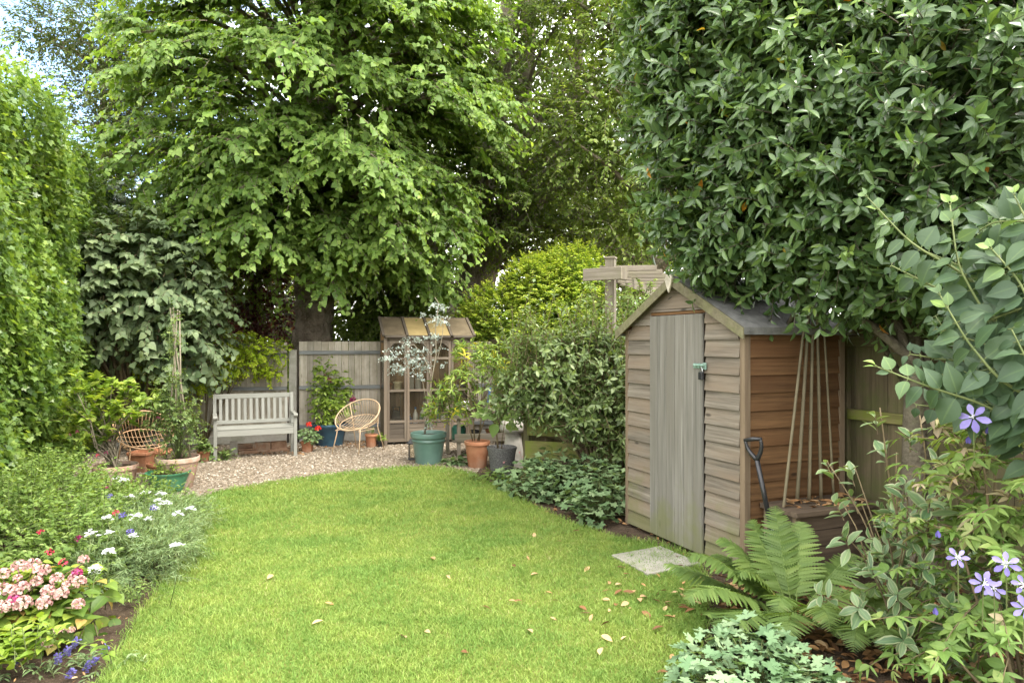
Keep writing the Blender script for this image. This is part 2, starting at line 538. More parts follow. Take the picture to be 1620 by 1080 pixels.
def shell(lobes, n, inner=0.55, a_out=1.0, a_up=0.35, a_rnd=0.45, back=0.35, zmin=0.05):
    """points in the outer layer of a union of ellipsoids with growth directions"""
    lobes = np.asarray(lobes, float)
    w = np.prod(lobes[:, 3:6], axis=1) ** (2 / 3); w = w / w.sum()
    ps, ns, got = [], [], 0
    for _ in range(14):
        m = n * 3
        k = RNG.choice(len(lobes), m, p=w)
        u = nz(RNG.normal(size=(m, 3)))
        r = RNG.uniform(inner ** 3, 1, (m, 1)) ** (1 / 3)
        p = lobes[k, :3] + u * lobes[k, 3:6] * r
        nr = nz(u / lobes[k, 3:6])
        ok = keep_front(p, nr, back) & (p[:, 2] > zmin)
        for q in lobes:
            ok &= (((p - q[:3]) / q[3:6]) ** 2).sum(1) > inner ** 2 * 0.8
        ps.append(p[ok]); ns.append(nr[ok]); got += int(ok.sum())
        if got >= n: break
    p = np.concatenate(ps); nr = np.concatenate(ns); ok = np.ones(len(p), bool)
    p, nr = p[ok][:n], nr[ok][:n]
    d = nz(nr * a_out + UP * a_up + RNG.normal(0, a_rnd, (len(p), 3)))
    return p, d, nr

def bough_crown(trunk_pts, n_b, c, r, n_s=22, z0=None, zmin=2.4, arch=0.12, sag=0.22, spray=0.55, back=0.35, r_b=0.05, thin=0.35, mb=None, spread=0.42, steep=0.35):
    """limbs from a trunk to the crown's outline with side shoots; returns shoot origins and directions"""
    c = np.asarray(c, float); r = np.asarray(r, float)
    tp = np.asarray(trunk_pts, float)
    O, D = [], []
    cnt = 0
    while cnt < n_b:
        u = nz(RNG.normal(size=3)); tgt = c + u * r * RNG.uniform(0.62, 1.05)
        if tgt[2] < zmin: continue
        if not keep_front(tgt[None], (u / r)[None], back)[0]: continue
        cnt += 1
        hd = np.linalg.norm((tgt - c)[:2])
        zs = np.clip(tgt[2] - steep * hd + RNG.normal(0, .25), tp[0, 2] + 0.2 if z0 is None else z0, tp[-1, 2])
        s = np.array([np.interp(zs, tp[:, 2], tp[:, i]) for i in range(3)])
        t = np.linspace(0, 1, 7)[:, None]
        L = np.linalg.norm(tgt - s)
        pts = s + (tgt - s) * t + UP * (arch * L * np.sin(np.pi * t) - sag * 0.5 * L * np.maximum(0, t - 0.6) ** 2 * 2)
        side = nz(np.cross(tgt - s, UP))
        pts += side * np.sin(t * 5 + RNG.uniform(0, 6)) * 0.05 * L * t
        if mb is not None:
            mb.tube(pts, np.linspace(r_b * min(1.5, 0.5 + L / 4), 0.006, 7), 5, float(RNG.uniform()), cap=False)
        q = thin + (1 - thin) * RNG.uniform(0, 1, n_s) ** 0.8
        pp = np.stack([np.interp(q, t[:, 0], pts[:, i]) for i in range(3)], 1)
        tg = nz(np.stack([np.interp(q, t[:, 0], np.gradient(pts, axis=0)[:, i]) for i in range(3)], 1))
        sd = RNG.choice([-1, 1], n_s)[:, None] * RNG.uniform(0.1, 1.2, (n_s, 1))
        dd = nz(tg + side * sd + UP * RNG.normal(0.05, 0.22, (n_s, 1)))
        pp = pp + dd * RNG.uniform(0, spread, (n_s, 1)) * (1.15 - q[:, None])
        O.append(pp); D.append(dd)
    return np.concatenate(O), np.concatenate(D)

def filler(fol, lobes, n, tpl, size, r0=.35, r1=.72, tint=.7, zmin=.05):
    """older inner leaves that close the heart of a crown"""
    lobes = np.asarray(lobes, float)
    w = np.prod(lobes[:, 3:6], axis=1) ** (2 / 3); w = w / w.sum()
    k = RNG.choice(len(lobes), n, p=w)
    u = nz(RNG.normal(size=(n, 3)))
    p = lobes[k, :3] + u * lobes[k, 3:6] * RNG.uniform(r0, r1, (n, 1))
    ok = p[:, 2] > zmin; p, u = p[ok], u[ok]; n = len(p)
    fol.leaves(tpl, p, frames(RNG.normal(size=(n, 3)) - UP * .4, u + UP * .5 + jit((n, 3), .4)), size * RNG.uniform(.7, 1.2, n), RNG.uniform(0, tint, n), .5)
    return fol
# ------------------------------------------------------------------ shared materials
M = {}
M['shed_front'] = wood_mat('weathered_shed_boards', (0.080, 0.066, 0.051), (0.235, 0.205, 0.167), (0.19, 0.145, 0.105), grain=(1.6, 40, 40), knots=0.8, algae=(0.12, 0.13, 0.045), tintv=0.16, bump=.8)
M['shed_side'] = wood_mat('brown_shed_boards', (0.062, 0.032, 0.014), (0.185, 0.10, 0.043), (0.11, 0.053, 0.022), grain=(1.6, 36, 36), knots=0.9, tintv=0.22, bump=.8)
M['shed_door'] = wood_mat('grey_door_boards', (0.10, 0.094, 0.081), (0.245, 0.232, 0.205), (0.16, 0.148, 0.125), grain=(1.2, 34, 34), knots=0.7, algae=(0.13, 0.14, 0.05), tintv=0.16, bump=.8)
M['trim'] = wood_mat('mossy_trim', (0.11, 0.095, 0.06), (0.22, 0.195, 0.13), knots=0.3, moss=(0.14, 0.16, 0.05), moss_amt=0.35, tintv=0.2)
M['post'] = wood_mat('brown_corner_post', (0.12, 0.085, 0.055), (0.22, 0.165, 0.11), knots=0.2, tintv=0.15)
M['felt'] = rough_mat('roof_felt', (0.11, 0.11, 0.105), (0.20, 0.20, 0.19), 14, 0.85, 0.3, 0.6, 260)
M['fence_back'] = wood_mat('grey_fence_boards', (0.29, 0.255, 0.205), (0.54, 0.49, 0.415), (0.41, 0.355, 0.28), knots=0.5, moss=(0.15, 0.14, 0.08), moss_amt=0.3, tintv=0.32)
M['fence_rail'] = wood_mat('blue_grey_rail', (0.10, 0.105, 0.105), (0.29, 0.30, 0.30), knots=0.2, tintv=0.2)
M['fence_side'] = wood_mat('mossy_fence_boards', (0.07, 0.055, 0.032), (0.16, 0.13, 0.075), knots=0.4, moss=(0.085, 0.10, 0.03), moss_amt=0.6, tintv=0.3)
M['concrete'] = rough_mat('concrete', (0.30, 0.28, 0.245), (0.42, 0.395, 0.35), 9, 0.9, 0.2, 0.5, 90, (0.25, 0.25, 0.19))
M['slab'] = rough_mat('paving_stone', (0.24, 0.225, 0.19), (0.37, 0.35, 0.305), 9, 0.85, 0.25, 0.6, 60, (0.20, 0.195, 0.14))
M['bench'] = wood_mat('painted_grey_bench', (0.20, 0.20, 0.178), (0.28, 0.28, 0.25), knots=0.0, tintv=0.1, bump=0.2, rough=0.6)
M['oldwood'] = wood_mat('old_greenhouse_wood', (0.09, 0.07, 0.05), (0.23, 0.19, 0.145), (0.145, 0.11, 0.08), knots=0.2, tintv=0.25)
M['darkwood'] = wood_mat('dark_roof_bars', (0.055, 0.045, 0.034), (0.13, 0.105, 0.08), knots=0.0, tintv=0.2)
M['chestwood'] = wood_mat('dark_chest_wood', (0.05, 0.036, 0.026), (0.12, 0.088, 0.06), knots=0.2, tintv=0.25)
M['pergola'] = wood_mat('grey_pergola_wood', (0.13, 0.108, 0.085), (0.27, 0.235, 0.19), knots=0.4, moss=(0.16, 0.16, 0.07), moss_amt=0.3, tintv=0.2)
M['mosswood'] = wood_mat('green_mossy_plank', (0.10, 0.09, 0.035), (0.22, 0.20, 0.08), knots=0.1, moss=(0.16, 0.20, 0.03), moss_amt=0.75, tintv=0.2)
M['cane'] = wood_mat('bamboo_cane', (0.10, 0.085, 0.05), (0.20, 0.17, 0.105), grain=(3, 10, 10), knots=0.0, tintv=0.25, rough=0.55)
M['terracotta'] = rough_mat('terracotta', (0.27, 0.115, 0.06), (0.36, 0.17, 0.095), 9, 0.85, 0.2, 0.3, 80, (0.34, 0.215, 0.145))
M['terracotta_white'] = rough_mat('limy_terracotta', (0.33, 0.19, 0.13), (0.44, 0.33, 0.265), 6, 0.9, 0.2, 0.3, 80, (0.47, 0.42, 0.365))
M['glaze_green'] = rough_mat('green_glaze', (0.085, 0.155, 0.130), (0.115, 0.195, 0.165), 5, 0.32, 0.5, 0.08, 40)
M['bowl_green'] = rough_mat('green_plastic', (0.035, 0.15, 0.075), (0.06, 0.21, 0.11), 6, 0.45, 0.4, 0.1, 40, (0.12, 0.24, 0.15))
M['glaze_blue'] = rough_mat('blue_glaze', (0.018, 0.045, 0.075), (0.035, 0.085, 0.12), 5, 0.25, 0.5, 0.08, 40)
M['stonepot'] = rough_mat('speckled_dark_pot', (0.035, 0.035, 0.036), (0.17, 0.165, 0.16), 85, 0.85, 0.25, 0.5, 120)
M['soil'] = rough_mat('potting_soil', (0.03, 0.02, 0.014), (0.085, 0.06, 0.042), 40, 0.95, 0.15, 0.9, 60)
M['bone'] = rough_mat('cream_metal', (0.44, 0.31, 0.19), (0.54, 0.40, 0.26), 20, 0.4, 0.4, 0.05)
M['rust'] = rough_mat('tan_metal', (0.36, 0.21, 0.11), (0.52, 0.34, 0.20), 25, 0.5, 0.4, 0.1)
M['black'] = rough_mat('black_plastic', (0.012, 0.012, 0.014), (0.022, 0.022, 0.025), 20, 0.35, 0.5, 0.05)
M['darkgrey'] = rough_mat('dark_grey_plastic', (0.04, 0.042, 0.045), (0.08, 0.082, 0.085), 20, 0.5, 0.4, 0.05)
M['steel'] = rough_mat('steel', (0.30, 0.31, 0.32), (0.45, 0.46, 0.47), 30, 0.35, 0.5, 0.05, metal=0.9)
M['teal'] = rough_mat('green_galvanised_bolt', (0.20, 0.33, 0.27), (0.32, 0.44, 0.38), 30, 0.4, 0.5, 0.05, metal=0.4)
M['brick'] = rough_mat('old_brick', (0.22, 0.12, 0.075), (0.36, 0.23, 0.155), 12, 0.9, 0.2, 0.6, 60, (0.30, 0.26, 0.20))
M['cream'] = rough_mat('cream_plastic', (0.70, 0.62, 0.44), (0.78, 0.70, 0.52), 6, 0.45, 0.4, 0.03)
M['white'] = rough_mat('white_plastic', (0.70, 0.70, 0.70), (0.80, 0.80, 0.79), 6, 0.4, 0.4, 0.03)
M['blueplastic'] = rough_mat('blue_plastic', (0.05, 0.13, 0.32), (0.08, 0.19, 0.42), 6, 0.4, 0.4, 0.03)
M['redplastic'] = rough_mat('red_plastic', (0.40, 0.05, 0.045), (0.52, 0.08, 0.06), 6, 0.4, 0.4, 0.03)
M['greenplastic'] = rough_mat('bottle_green_plastic', (0.02, 0.10, 0.07), (0.04, 0.16, 0.11), 6, 0.4, 0.4, 0.03)
M['twig'] = rough_mat('green_brown_twigs', (0.10, 0.075, 0.045), (0.19, 0.15, 0.085), 14, 0.8, 0.2, 0.3)
M['greenstem'] = rough_mat('green_stems', (0.09, 0.12, 0.04), (0.15, 0.18, 0.065), 14, 0.6, 0.3, 0.2)
M['palestem'] = rough_mat('pale_stems', (0.16, 0.135, 0.095), (0.27, 0.235, 0.175), 14, 0.8, 0.2, 0.3)
M['bark'] = rough_mat('grey_brown_bark', (0.14, 0.11, 0.08), (0.33, 0.275, 0.21), 5, 0.95, 0.15, 1.0, 28, (0.22, 0.21, 0.14), dist=0.05)
M['bark_dark'] = rough_mat('dark_trunk_bark', (0.075, 0.065, 0.045), (0.15, 0.13, 0.095), 6, 0.95, 0.15, 0.8, 28, (0.11, 0.12, 0.06), dist=0.03)
M['bark_grey'] = rough_mat('smooth_grey_bark', (0.17, 0.145, 0.11), (0.29, 0.25, 0.20), 5, 0.9, 0.15, 0.7, 22, (0.20, 0.21, 0.14), dist=0.03)
M['polycarb_tan'] = rough_mat('yellowed_roof_sheet', (0.26, 0.195, 0.085), (0.33, 0.25, 0.115), 8, 0.5, 0.3, 0.1, 40)
M['polycarb_brown'] = rough_mat('dirty_roof_sheet', (0.10, 0.078, 0.05), (0.16, 0.125, 0.08), 8, 0.5, 0.3, 0.1, 40)
def glass_mat():
    m = NT('dusty_glass')
    tr = m.n("BsdfTransparent", {'Color': (0.86, 0.85, 0.80, 1)}).outputs[0]
    gl = m.n("BsdfGlossy", {'Color': (0.9, 0.9, 0.9, 1), 'Roughness': 0.12}).outputs[0]
    df = m.n("BsdfDiffuse", {'Color': (0.30, 0.26, 0.20, 1)}).outputs[0]
    a = m.n("MixShader", {0: m.n("Fresnel", {'IOR': 1.3}).outputs[0], 1: tr, 2: gl}).outputs[0]
    dirt = m.math('MULTIPLY', m.ramp(m.noise(m.obj(), 5.0, 5), [(0.3, (0.2, 0.2, 0.2)), (0.75, (1, 1, 1))]), 0.10)
    return m.done(m.n("MixShader", {0: dirt, 1: a, 2: df}).outputs[0])
M['glass'] = glass_mat()

# ------------------------------------------------------------------ ground, lawn, gravel
def ground_mats():
    m = NT('bed_earth')
    p = m.pos()
    n1 = m.noise(p, 9.0, 8, 0.7); n2 = m.noise(p, 55.0, 5, 0.7)
    c = m.ramp(n1, [(0.3, (0.045, 0.03, 0.02)), (0.55, (0.10, 0.07, 0.048)), (0.75, (0.16, 0.115, 0.075))])
    c = m.mix(m.ramp(n2, [(0.55, (0, 0, 0)), (0.7, (1, 1, 1))]), c, (0.20, 0.15, 0.105))
    M['earth'] = m.done(m.pbsdf(c, 0.95, 0.15, m.bump(m.math('ADD', n1, m.math('MULTIPLY', n2, 0.7)), 1.0, 0.05)))
    m = NT('lawn_turf')
    p = m.pos()
    n1 = m.noise(p, 2.2, 5); n2 = m.noise(p, 70.0, 5, 0.7)
    c = m.ramp(n1, [(0.3, (0.13, 0.19, 0.03)), (0.7, (0.23, 0.27, 0.06))])
    c = m.mix(m.ramp(n2, [(0.35, (0, 0, 0)), (0.7, (1, 1, 1))]), c, (0.12, 0.115, 0.035))
    M['turf'] = m.done(m.pbsdf(c, 0.9, 0.15, m.bump(n2, 0.8, 0.02)))
    m = NT('gravel_base')
    p = m.pos()
    vo = m.n("TexVoronoi", {'Vector': p, 'Scale': 60.0})
    c = m.ramp(m.n("SeparateColor", {0: vo.outputs['Color']}).outputs[0], [(0.0, (0.095, 0.075, 0.052)), (0.35, (0.175, 0.135, 0.094)), (0.7, (0.26, 0.212, 0.157)), (1.0, (0.40, 0.35, 0.285))])
    M['gravel'] = m.done(m.pbsdf(c, 0.85, 0.25, m.bump(vo.outputs['Distance'], 1.0, 0.02)))
    m = NT('grass_blades')
    n1 = m.noise(m.pos(), 1.5, 6, 0.62); n3 = m.noise(m.pos(), 6.5, 4, 0.6)
    c1 = m.ramp(m.attr('tint'), [(0.0, (0.165, 0.255, 0.045)), (0.45, (0.25, 0.345, 0.066)), (0.78, (0.345, 0.41, 0.105)), (0.90, (0.47, 0.43, 0.20)), (1.0, (0.50, 0.44, 0.26))])
    c2 = m.ramp(m.attr('tint'), [(0.0, (0.115, 0.21, 0.04)), (0.6, (0.185, 0.30, 0.06)), (1.0, (0.27, 0.375, 0.09))])
    mm = m.math('ADD', m.math('MULTIPLY', n1, 0.65), m.math('MULTIPLY', n3, 0.35))
    c = m.mix(m.ramp(mm, [(0.43, (0, 0, 0)), (0.58, (1, 1, 1))]), c2, c1)
    b = m.pbsdf(c, 0.5, 0.25)
    tr = m.n("BsdfTranslucent", {'Color': c}).outputs[0]
    M['grass'] = m.done(m.n("MixShader", {0: 0.3, 1: b, 2: tr}).outputs[0])
ground_mats()

def poly_sheet(name, pts, z, mat):
    b = MB(); p = np.asarray(pts, float)
    b.raw(np.column_stack([p[:, 0], p[:, 1], np.full(len(p), z)]), [np.arange(len(p))[None]])
    o = b.build(name, mat)
    return kind(o, 'structure')

b = MB()
b.raw([(-400, -300, 0), (400, -300, 0), (400, 600, 0), (-400, 600, 0)], [np.array([[0, 1, 2, 3]])])
kind(b.build('ground', M['earth']), 'structure')

LAWN_PX = [(150, 1100), (230, 960), (285, 892), (318, 840), (310, 786), (400, 768), (480, 755), (570, 745), (655, 738), (700, 739), (745, 747), (835, 797), (900, 826), (990, 856), (1060, 866), (1113, 897), (1120, 960), (1108, 1020), (1095, 1100)]
def smooth_poly(pts, it=2):
    p = np.asarray(pts, float)
    for _ in range(it):
        q = [p[0]]
        for a, c in zip(p[:-1], p[1:]): q += [a * .75 + c * .25, a * .25 + c * .75]
        q.append(p[-1]); p = np.array(q)
    return p
lw = np.array([G(*p)[:2] for p in LAWN_PX])
lw = smooth_poly(lw)
LAWN = np.vstack([lw, [[1.0, -3.0], [-2.4, -3.0]]])
poly_sheet('lawn', LAWN, 0.010, M['turf'])
gr = [G(120, 800)[:2]] + [G(*p)[:2] for p in [(310, 792), (400, 772), (480, 759), (570, 749), (655, 742), (700, 743), (750, 752)]] + [(-0.3, 9.6), (-0.25, 11.6), (-3.4, 11.0), (-7.0, 10.1)]
poly_sheet('gravel_patio', gr, 0.005, M['gravel'])

def inside(poly, p):
    x, y = p[:, 0], p[:, 1]; c = np.zeros(len(p), bool)
    for (x1, y1), (x2, y2) in zip(poly, np.roll(poly, -1, axis=0)):
        k = ((y1 > y) != (y2 > y)) & (x < (x2 - x1) * (y - y1) / (y2 - y1 + 1e-12) + x1)
        c ^= k
    return c

def grass():
    out = []
    for y0, y1, dens in [(2.95, 4.2, 24000), (4.2, 5.6, 17000), (5.6, 7.4, 10000), (7.4, 10.2, 6000)]:
        x0, x1 = LAWN[:-2, 0].min() - .1, LAWN[:-2, 0].max() + .1
        n = int((x1 - x0) * (y1 - y0) * dens)
        p = np.column_stack([RNG.uniform(x0, x1, n), RNG.uniform(y0, y1, n)])
        k = inside(LAWN, p + jit((n, 2), 0.025)) & (np.abs(p[:, 0]) < p[:, 1] * 0.78)
        out.append(p[k])
    p = np.concatenate(out); n = len(p)
    far = np.clip((p[:, 1] - 4) / 6, 0, 1)
    q = np.sin(p[:, 0] * 5.1 + 1.7 * np.sin(p[:, 1] * 3.3)) * np.sin(p[:, 1] * 4.3 + np.sin(p[:, 0] * 2.2))
    h = RNG.uniform(0.012, 0.032, n) * (1 + 0.2 * q)
    ed = np.full(n, 9.0)                               # longer ragged blades along the cut edge
    for a_, b_ in zip(LAWN[:-3], LAWN[1:-2]):
        dd = b_ - a_; t_ = np.clip(((p - a_) @ dd) / (dd @ dd), 0, 1)
        ed = np.minimum(ed, np.linalg.norm(p - a_ - t_[:, None] * dd, axis=1))
    h *= 1 + 1.3 * np.clip(1 - ed / .07, 0, 1) * RNG.uniform(0, 1, n)
    tuft = (np.sin(p[:, 0] * 23 + 3 * np.sin(p[:, 1] * 7)) * np.sin(p[:, 1] * 19 + 2 * np.sin(p[:, 0] * 9))) > .9
    h = np.where(tuft, h * 1.5, h)
    w = RNG.uniform(0.0012, 0.0023, n) * (1 + 0.9 * far)
    a = RNG.uniform(0, 6.28, n); lean = RNG.uniform(0.1, 1.35, n) * h; la = RNG.uniform(0, 6.28, n)
    s = np.stack([np.cos(a), np.sin(a), np.zeros(n)], 1) * w[:, None]
    l = np.stack([np.cos(la), np.sin(la), np.zeros(n)], 1) * lean[:, None]
    base = np.column_stack([p, np.full(n, 0.008)])
    v = np.stack([base - s, base + s, base + l * .35 + UP * h[:, None] * .6 - s * .8, base + l * .35 + UP * h[:, None] * .6 + s * .8, base + l + UP * h[:, None] * 0.95], 1).reshape(-1, 3)
    i = np.arange(n)[:, None] * 5
    b = MB(); b.raw(v, [i + np.array([[0, 1, 3, 2]])], 0.5)
    tt = RNG.beta(2, 2.4, n)
    b.F.append(i + np.array([[2, 3, 4]])); b.T = [tt.astype(np.float32), tt.astype(np.float32)]
    o = b.build('lawn_grass', M['grass'])
    tag(o, 'short bright green lawn grass with yellowish patches', 'grass'); kind(o, 'stuff')
grass()

PEB = []
def pebbles():
    gp = np.array(gr)
    p = np.column_stack([RNG.uniform(-5.6, 0.2, 30000), RNG.uniform(7.6, 11.6, 30000)])
    p = p[inside(gp, p)][:9000]
    n = len(p)
    oc = np.array([[1, 0, 0], [-1, 0, 0], [0, 1, 0], [0, -1, 0], [0, 0, 1.0]])
    f = np.array([[0, 2, 4], [2, 1, 4], [1, 3, 4], [3, 0, 4]])
    sc = RNG.uniform(0.008, 0.02, (n, 1, 1)) * RNG.uniform(0.7, 1.3, (n, 1, 3)); sc[..., 2] *= 0.7
    a = RNG.uniform(0, 6.28, n); R = np.zeros((n, 3, 3)); R[:, 0, 0] = np.cos(a); R[:, 0, 1] = -np.sin(a); R[:, 1, 0] = np.sin(a); R[:, 1, 1] = np.cos(a); R[:, 2, 2] = 1
    v = np.einsum('nij,nkj->nki', R, oc[None] * sc) + np.column_stack([p, np.full(n, 0.006)])[:, None]
    b = MB(); b.raw(v.reshape(-1, 3), [(f[None] + (np.arange(n) * 5)[:, None, None]).reshape(-1, 3)], np.repeat(RNG.uniform(0, 1, n), 4))
    o = b.build('gravel_stones', tint_mat('gravel_stone', [(0.0, (0.09, 0.068, 0.047)), (0.35, (0.175, 0.135, 0.094)), (0.7, (0.26, 0.212, 0.157)), (1.0, (0.42, 0.375, 0.315))], 0.8))
    tag(o, 'fine tan and brown gravel stones of the patio', 'gravel'); kind(o, 'stuff')
pebbles()

# ------------------------------------------------------------------ garden shed
SL = np.array([1.01, 6.07, 0.0]); SR = np.array([1.578, 4.73, 0.0])
SW = float(np.linalg.norm(SR - SL)); sw = (SR - SL) / SW
sd_ = np.array([-sw[1], sw[0], 0.0])               # depth direction, away from the lawn
if sd_[0] < 0: sd_ = -sd_
SDEP, EAVE, APEX = 0.90, 1.70, 2.075
def S(x, y, z): return SL + sw * x + sd_ * y + UP * z
SM = np.stack([sw, sd_, UP], 1)
SHED = thing('garden_shed', 'small weathered wooden apex shed with padlocked grey door beside the lawn', 'shed', S(SW / 2, SDEP / 2, 0))

def roof_z(x): return EAVE + (APEX - EAVE) * (1 - abs(x - SW / 2) / (SW / 2))
def lapboard(mb, p0, p1, z0, z1, outv, clip=None):
    """one overlapping board between two plan points; its lower edge stands proud"""
    p0 = np.asarray(p0, float); p1 = np.asarray(p1, float)
    o = np.asarray(outv) * 0.021; i = np.asarray(outv) * 0.003; bk = -np.asarray(outv) * 0.006
    if clip is None: a0 = a1 = z0; b0 = b1 = z1
    q0, q1 = p0.copy(), p1.copy()
    t0, t1 = p0.copy(), p1.copy()
    if clip is not None: t0, t1 = clip
    v = [q0 + o + UP * z0, q1 + o + UP * z0, q1 + bk + UP * z0, q0 + bk + UP * z0,
         t0 + i + UP * z1, t1 + i + UP * z1, t1 + bk + UP * z1, t0 + bk + UP * z1]
    L = np.linalg.norm(p1 - p0); h = z1 - z0
    g = np.array([[0, 0, 0], [L, 0, 0], [L, 0, .01], [0, 0, .01], [0, h, 0], [L, h, 0], [L, h, .01], [0, h, .01]]) + RNG.uniform(0, 40, 3)
    mb.raw(v, [np.array([[0, 1, 5, 4], [1, 2, 6, 5], [2, 3, 7, 6], [3, 0, 4, 7], [4, 5, 6, 7], [3, 2, 1, 0]])], float(RNG.uniform()), g)

DX0, DX1, DTOP = 0.372, 1.058, 1.81
pitch = 0.1217
fw = MB()
nrow = int(math.ceil(APEX / pitch))
for r_ in range(nrow):
    z0 = 0.03 + r_ * pitch + RNG.normal(0, .001); z1 = min(0.03 + (r_ + 1) * pitch + 0.012, APEX - 0.015)
    lo, hi = 0.028, SW - 0.028
    def lim(z):
        if z <= EAVE: return lo, hi
        k = (z - EAVE) / (APEX - EAVE) * SW / 2
        return max(lo, k), min(hi, SW - k)
    segs = [(lo, DX0 - .004), (DX1 + .004, hi)] if z0 < DTOP else [(lo, hi)]
    for a, c in segs:
        l0, l1 = lim(z0), lim(z1)
        x0, x1 = max(a, l0[0]), min(c, l0[1]); y0, y1 = max(a, l1[0]), min(c, l1[1])
        if y1 - y0 < 0.02: y0 = y1 = (y0 + y1) / 2
        lapboard(fw, S(x0, 0, 0), S(x1, 0, 0), z0, z1, -sd_, (S(y0, 0, 0), S(y1, 0, 0)))
zt = 0.03 + math.ceil((DTOP - .03) / pitch) * pitch + .012
lapboard(fw, S(DX0 - .003, 0, 0), S(DX1 + .003, 0, 0), DTOP + .026, zt, -sd_)
fw.build('front_wall', M['shed_front'], SHED)
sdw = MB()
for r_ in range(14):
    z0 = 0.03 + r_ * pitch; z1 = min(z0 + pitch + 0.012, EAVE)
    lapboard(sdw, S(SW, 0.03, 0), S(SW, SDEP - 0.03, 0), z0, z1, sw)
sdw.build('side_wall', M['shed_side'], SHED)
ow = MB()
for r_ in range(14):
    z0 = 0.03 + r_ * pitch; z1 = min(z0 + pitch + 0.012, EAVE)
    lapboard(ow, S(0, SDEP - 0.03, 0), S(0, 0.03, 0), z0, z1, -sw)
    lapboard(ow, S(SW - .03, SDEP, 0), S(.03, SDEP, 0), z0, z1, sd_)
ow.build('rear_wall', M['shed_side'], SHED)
for x, y in ((SW - .002, 0.012), (0.006, 0.012), (SW - .002, SDEP - 0.014)):
    MB().box(S(x, y, EAVE / 2 + .005), (0.05, 0.05, EAVE - .01), SM).build('corner_post', M['post'], SHED, bevel=0.003)
dr = MB()
nb = 6; bw = (DX1 - DX0 - 0.012) / nb
for i in range(nb):
    dr.box(S(DX0 + .006 + bw * (i + .5), -0.020, 0.035 + (DTOP - 0.04) / 2), (bw - 0.0025, 0.018, DTOP - 0.04), SM)
DOOR = dr.build('door', M['shed_door'], SHED, bevel=0.0035)
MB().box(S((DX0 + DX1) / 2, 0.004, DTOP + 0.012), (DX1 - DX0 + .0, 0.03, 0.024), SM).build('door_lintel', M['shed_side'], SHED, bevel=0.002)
MB().box(S(DX0 + .0, 0.012, DTOP / 2), (0.02, 0.02, DTOP - .03), SM).box(S(DX1 + .001, 0.012, DTOP / 2), (0.02, 0.02, DTOP - .03), SM).build('door_frame', M['chestwood'], SHED)
hz = 1.405
hs = MB()
hs.box(S(DX1 - 0.045, -0.034, hz + .015), (0.115, 0.006, 0.036), SM)
hs.box(S(DX1 + 0.022, -0.030, hz + .015), (0.03, 0.012, 0.05), SM)
hs.tube([S(DX1 - .09, -0.045, hz + .02), S(DX1 + .03, -0.045, hz + .02)], 0.008, 8)
for k in (-.07, -.03): hs.box(S(DX1 + k, -0.042, hz + .02), (0.012, 0.014, 0.03), SM)
hs.build('bolt', M['teal'], DOOR, bevel=0.002)
pk = MB()
pk.box(S(DX1 + 0.016, -0.058, hz - .055), (0.046, 0.024, 0.058), SM)
PK = pk.build('padlock', M['black'], DOOR, bevel=0.006)
a = np.linspace(0, np.pi, 12)
MB().tube([S(DX1 + 0.016 + 0.016 * math.cos(t), -0.058, hz - .028 + 0.034 * math.sin(t)) for t in a], 0.0045, 8).build('shackle', M['steel'], PK, smooth=True)
# roof: two felted slopes with thickness, barge boards, finial
half = SW / 2; slope = math.hypot(half, APEX - EAVE)
for s in (-1, 1):
    ex = half + 0.075
    ez = EAVE - (APEX - EAVE) * 0.075 / half
    e0 = S(half + s * ex, -0.07, ez + .02); e1 = S(half + s * ex, SDEP + .06, ez + .02)
    r0 = S(half, -0.07, APEX + .02); r1 = S(half, SDEP + .06, APEX + .02)
    n_ = nz(np.cross(e1 - e0, r0 - e0)); n_ = n_ if n_[2] > 0 else -n_
    rb = MB()
    m_ = 9
    for lift, q in ((0.013, 0),):
        grid = []
        for i in range(m_):
            for j in range(m_):
                t, u = i / (m_ - 1), j / (m_ - 1)
                p = (e0 * (1 - t) + e1 * t) * (1 - u) + (r0 * (1 - t) + r1 * t) * u
                grid.append(p + n_ * (lift + 0.004 * math.sin(7 * t + 3 * u + s) * (1 - u)))
        idx = np.arange((m_ - 1) ** 2); ii = idx // (m_ - 1); jj = idx % (m_ - 1)
        f = np.stack([ii * m_ + jj, (ii + 1) * m_ + jj, (ii + 1) * m_ + jj + 1, ii * m_ + jj + 1], 1)
        if s < 0: f = f[:, ::-1]
        rb.raw(grid, [f], 0.5)
    rb.prism([e0 + n_ * .011, e1 + n_ * .011, r1 + n_ * .011, r0 + n_ * .011], n_ * -0.004)
    rb.prism([e0 + n_ * .016, e1 + n_ * .016, e1 - UP * .035, e0 - UP * .035], sw * s * 0.004)
    rb.build('roof_felt', M['felt'], SHED)
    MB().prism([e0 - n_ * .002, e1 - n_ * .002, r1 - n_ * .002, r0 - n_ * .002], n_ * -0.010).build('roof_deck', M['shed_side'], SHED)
    q0 = e0 + n_ * .012 - sd_ * .010; q1 = r0 + n_ * .012 - sd_ * .010
    MB().prism([q0, q1, q1 - UP * .078, q0 - UP * .078], sd_ * 0.014).build('barge_board', M['trim'], SHED, bevel=0.002)
fz = APEX + .005
MB().prism([S(half - .052, -0.098, fz), S(half, -0.098, fz - .105), S(half + .052, -0.098, fz), S(half, -0.098, fz + .085)], sd_ * 0.016, 0.9).build('finial', M['fence_back'], SHED, bevel=0.002)
for k, y in enumerate((0.12, 0.45, 0.78)):
    MB().box(S(half, y, 0.015), (SW - .02, 0.045, 0.03), SM).build('floor_bearer', M['shed_front'], SHED)

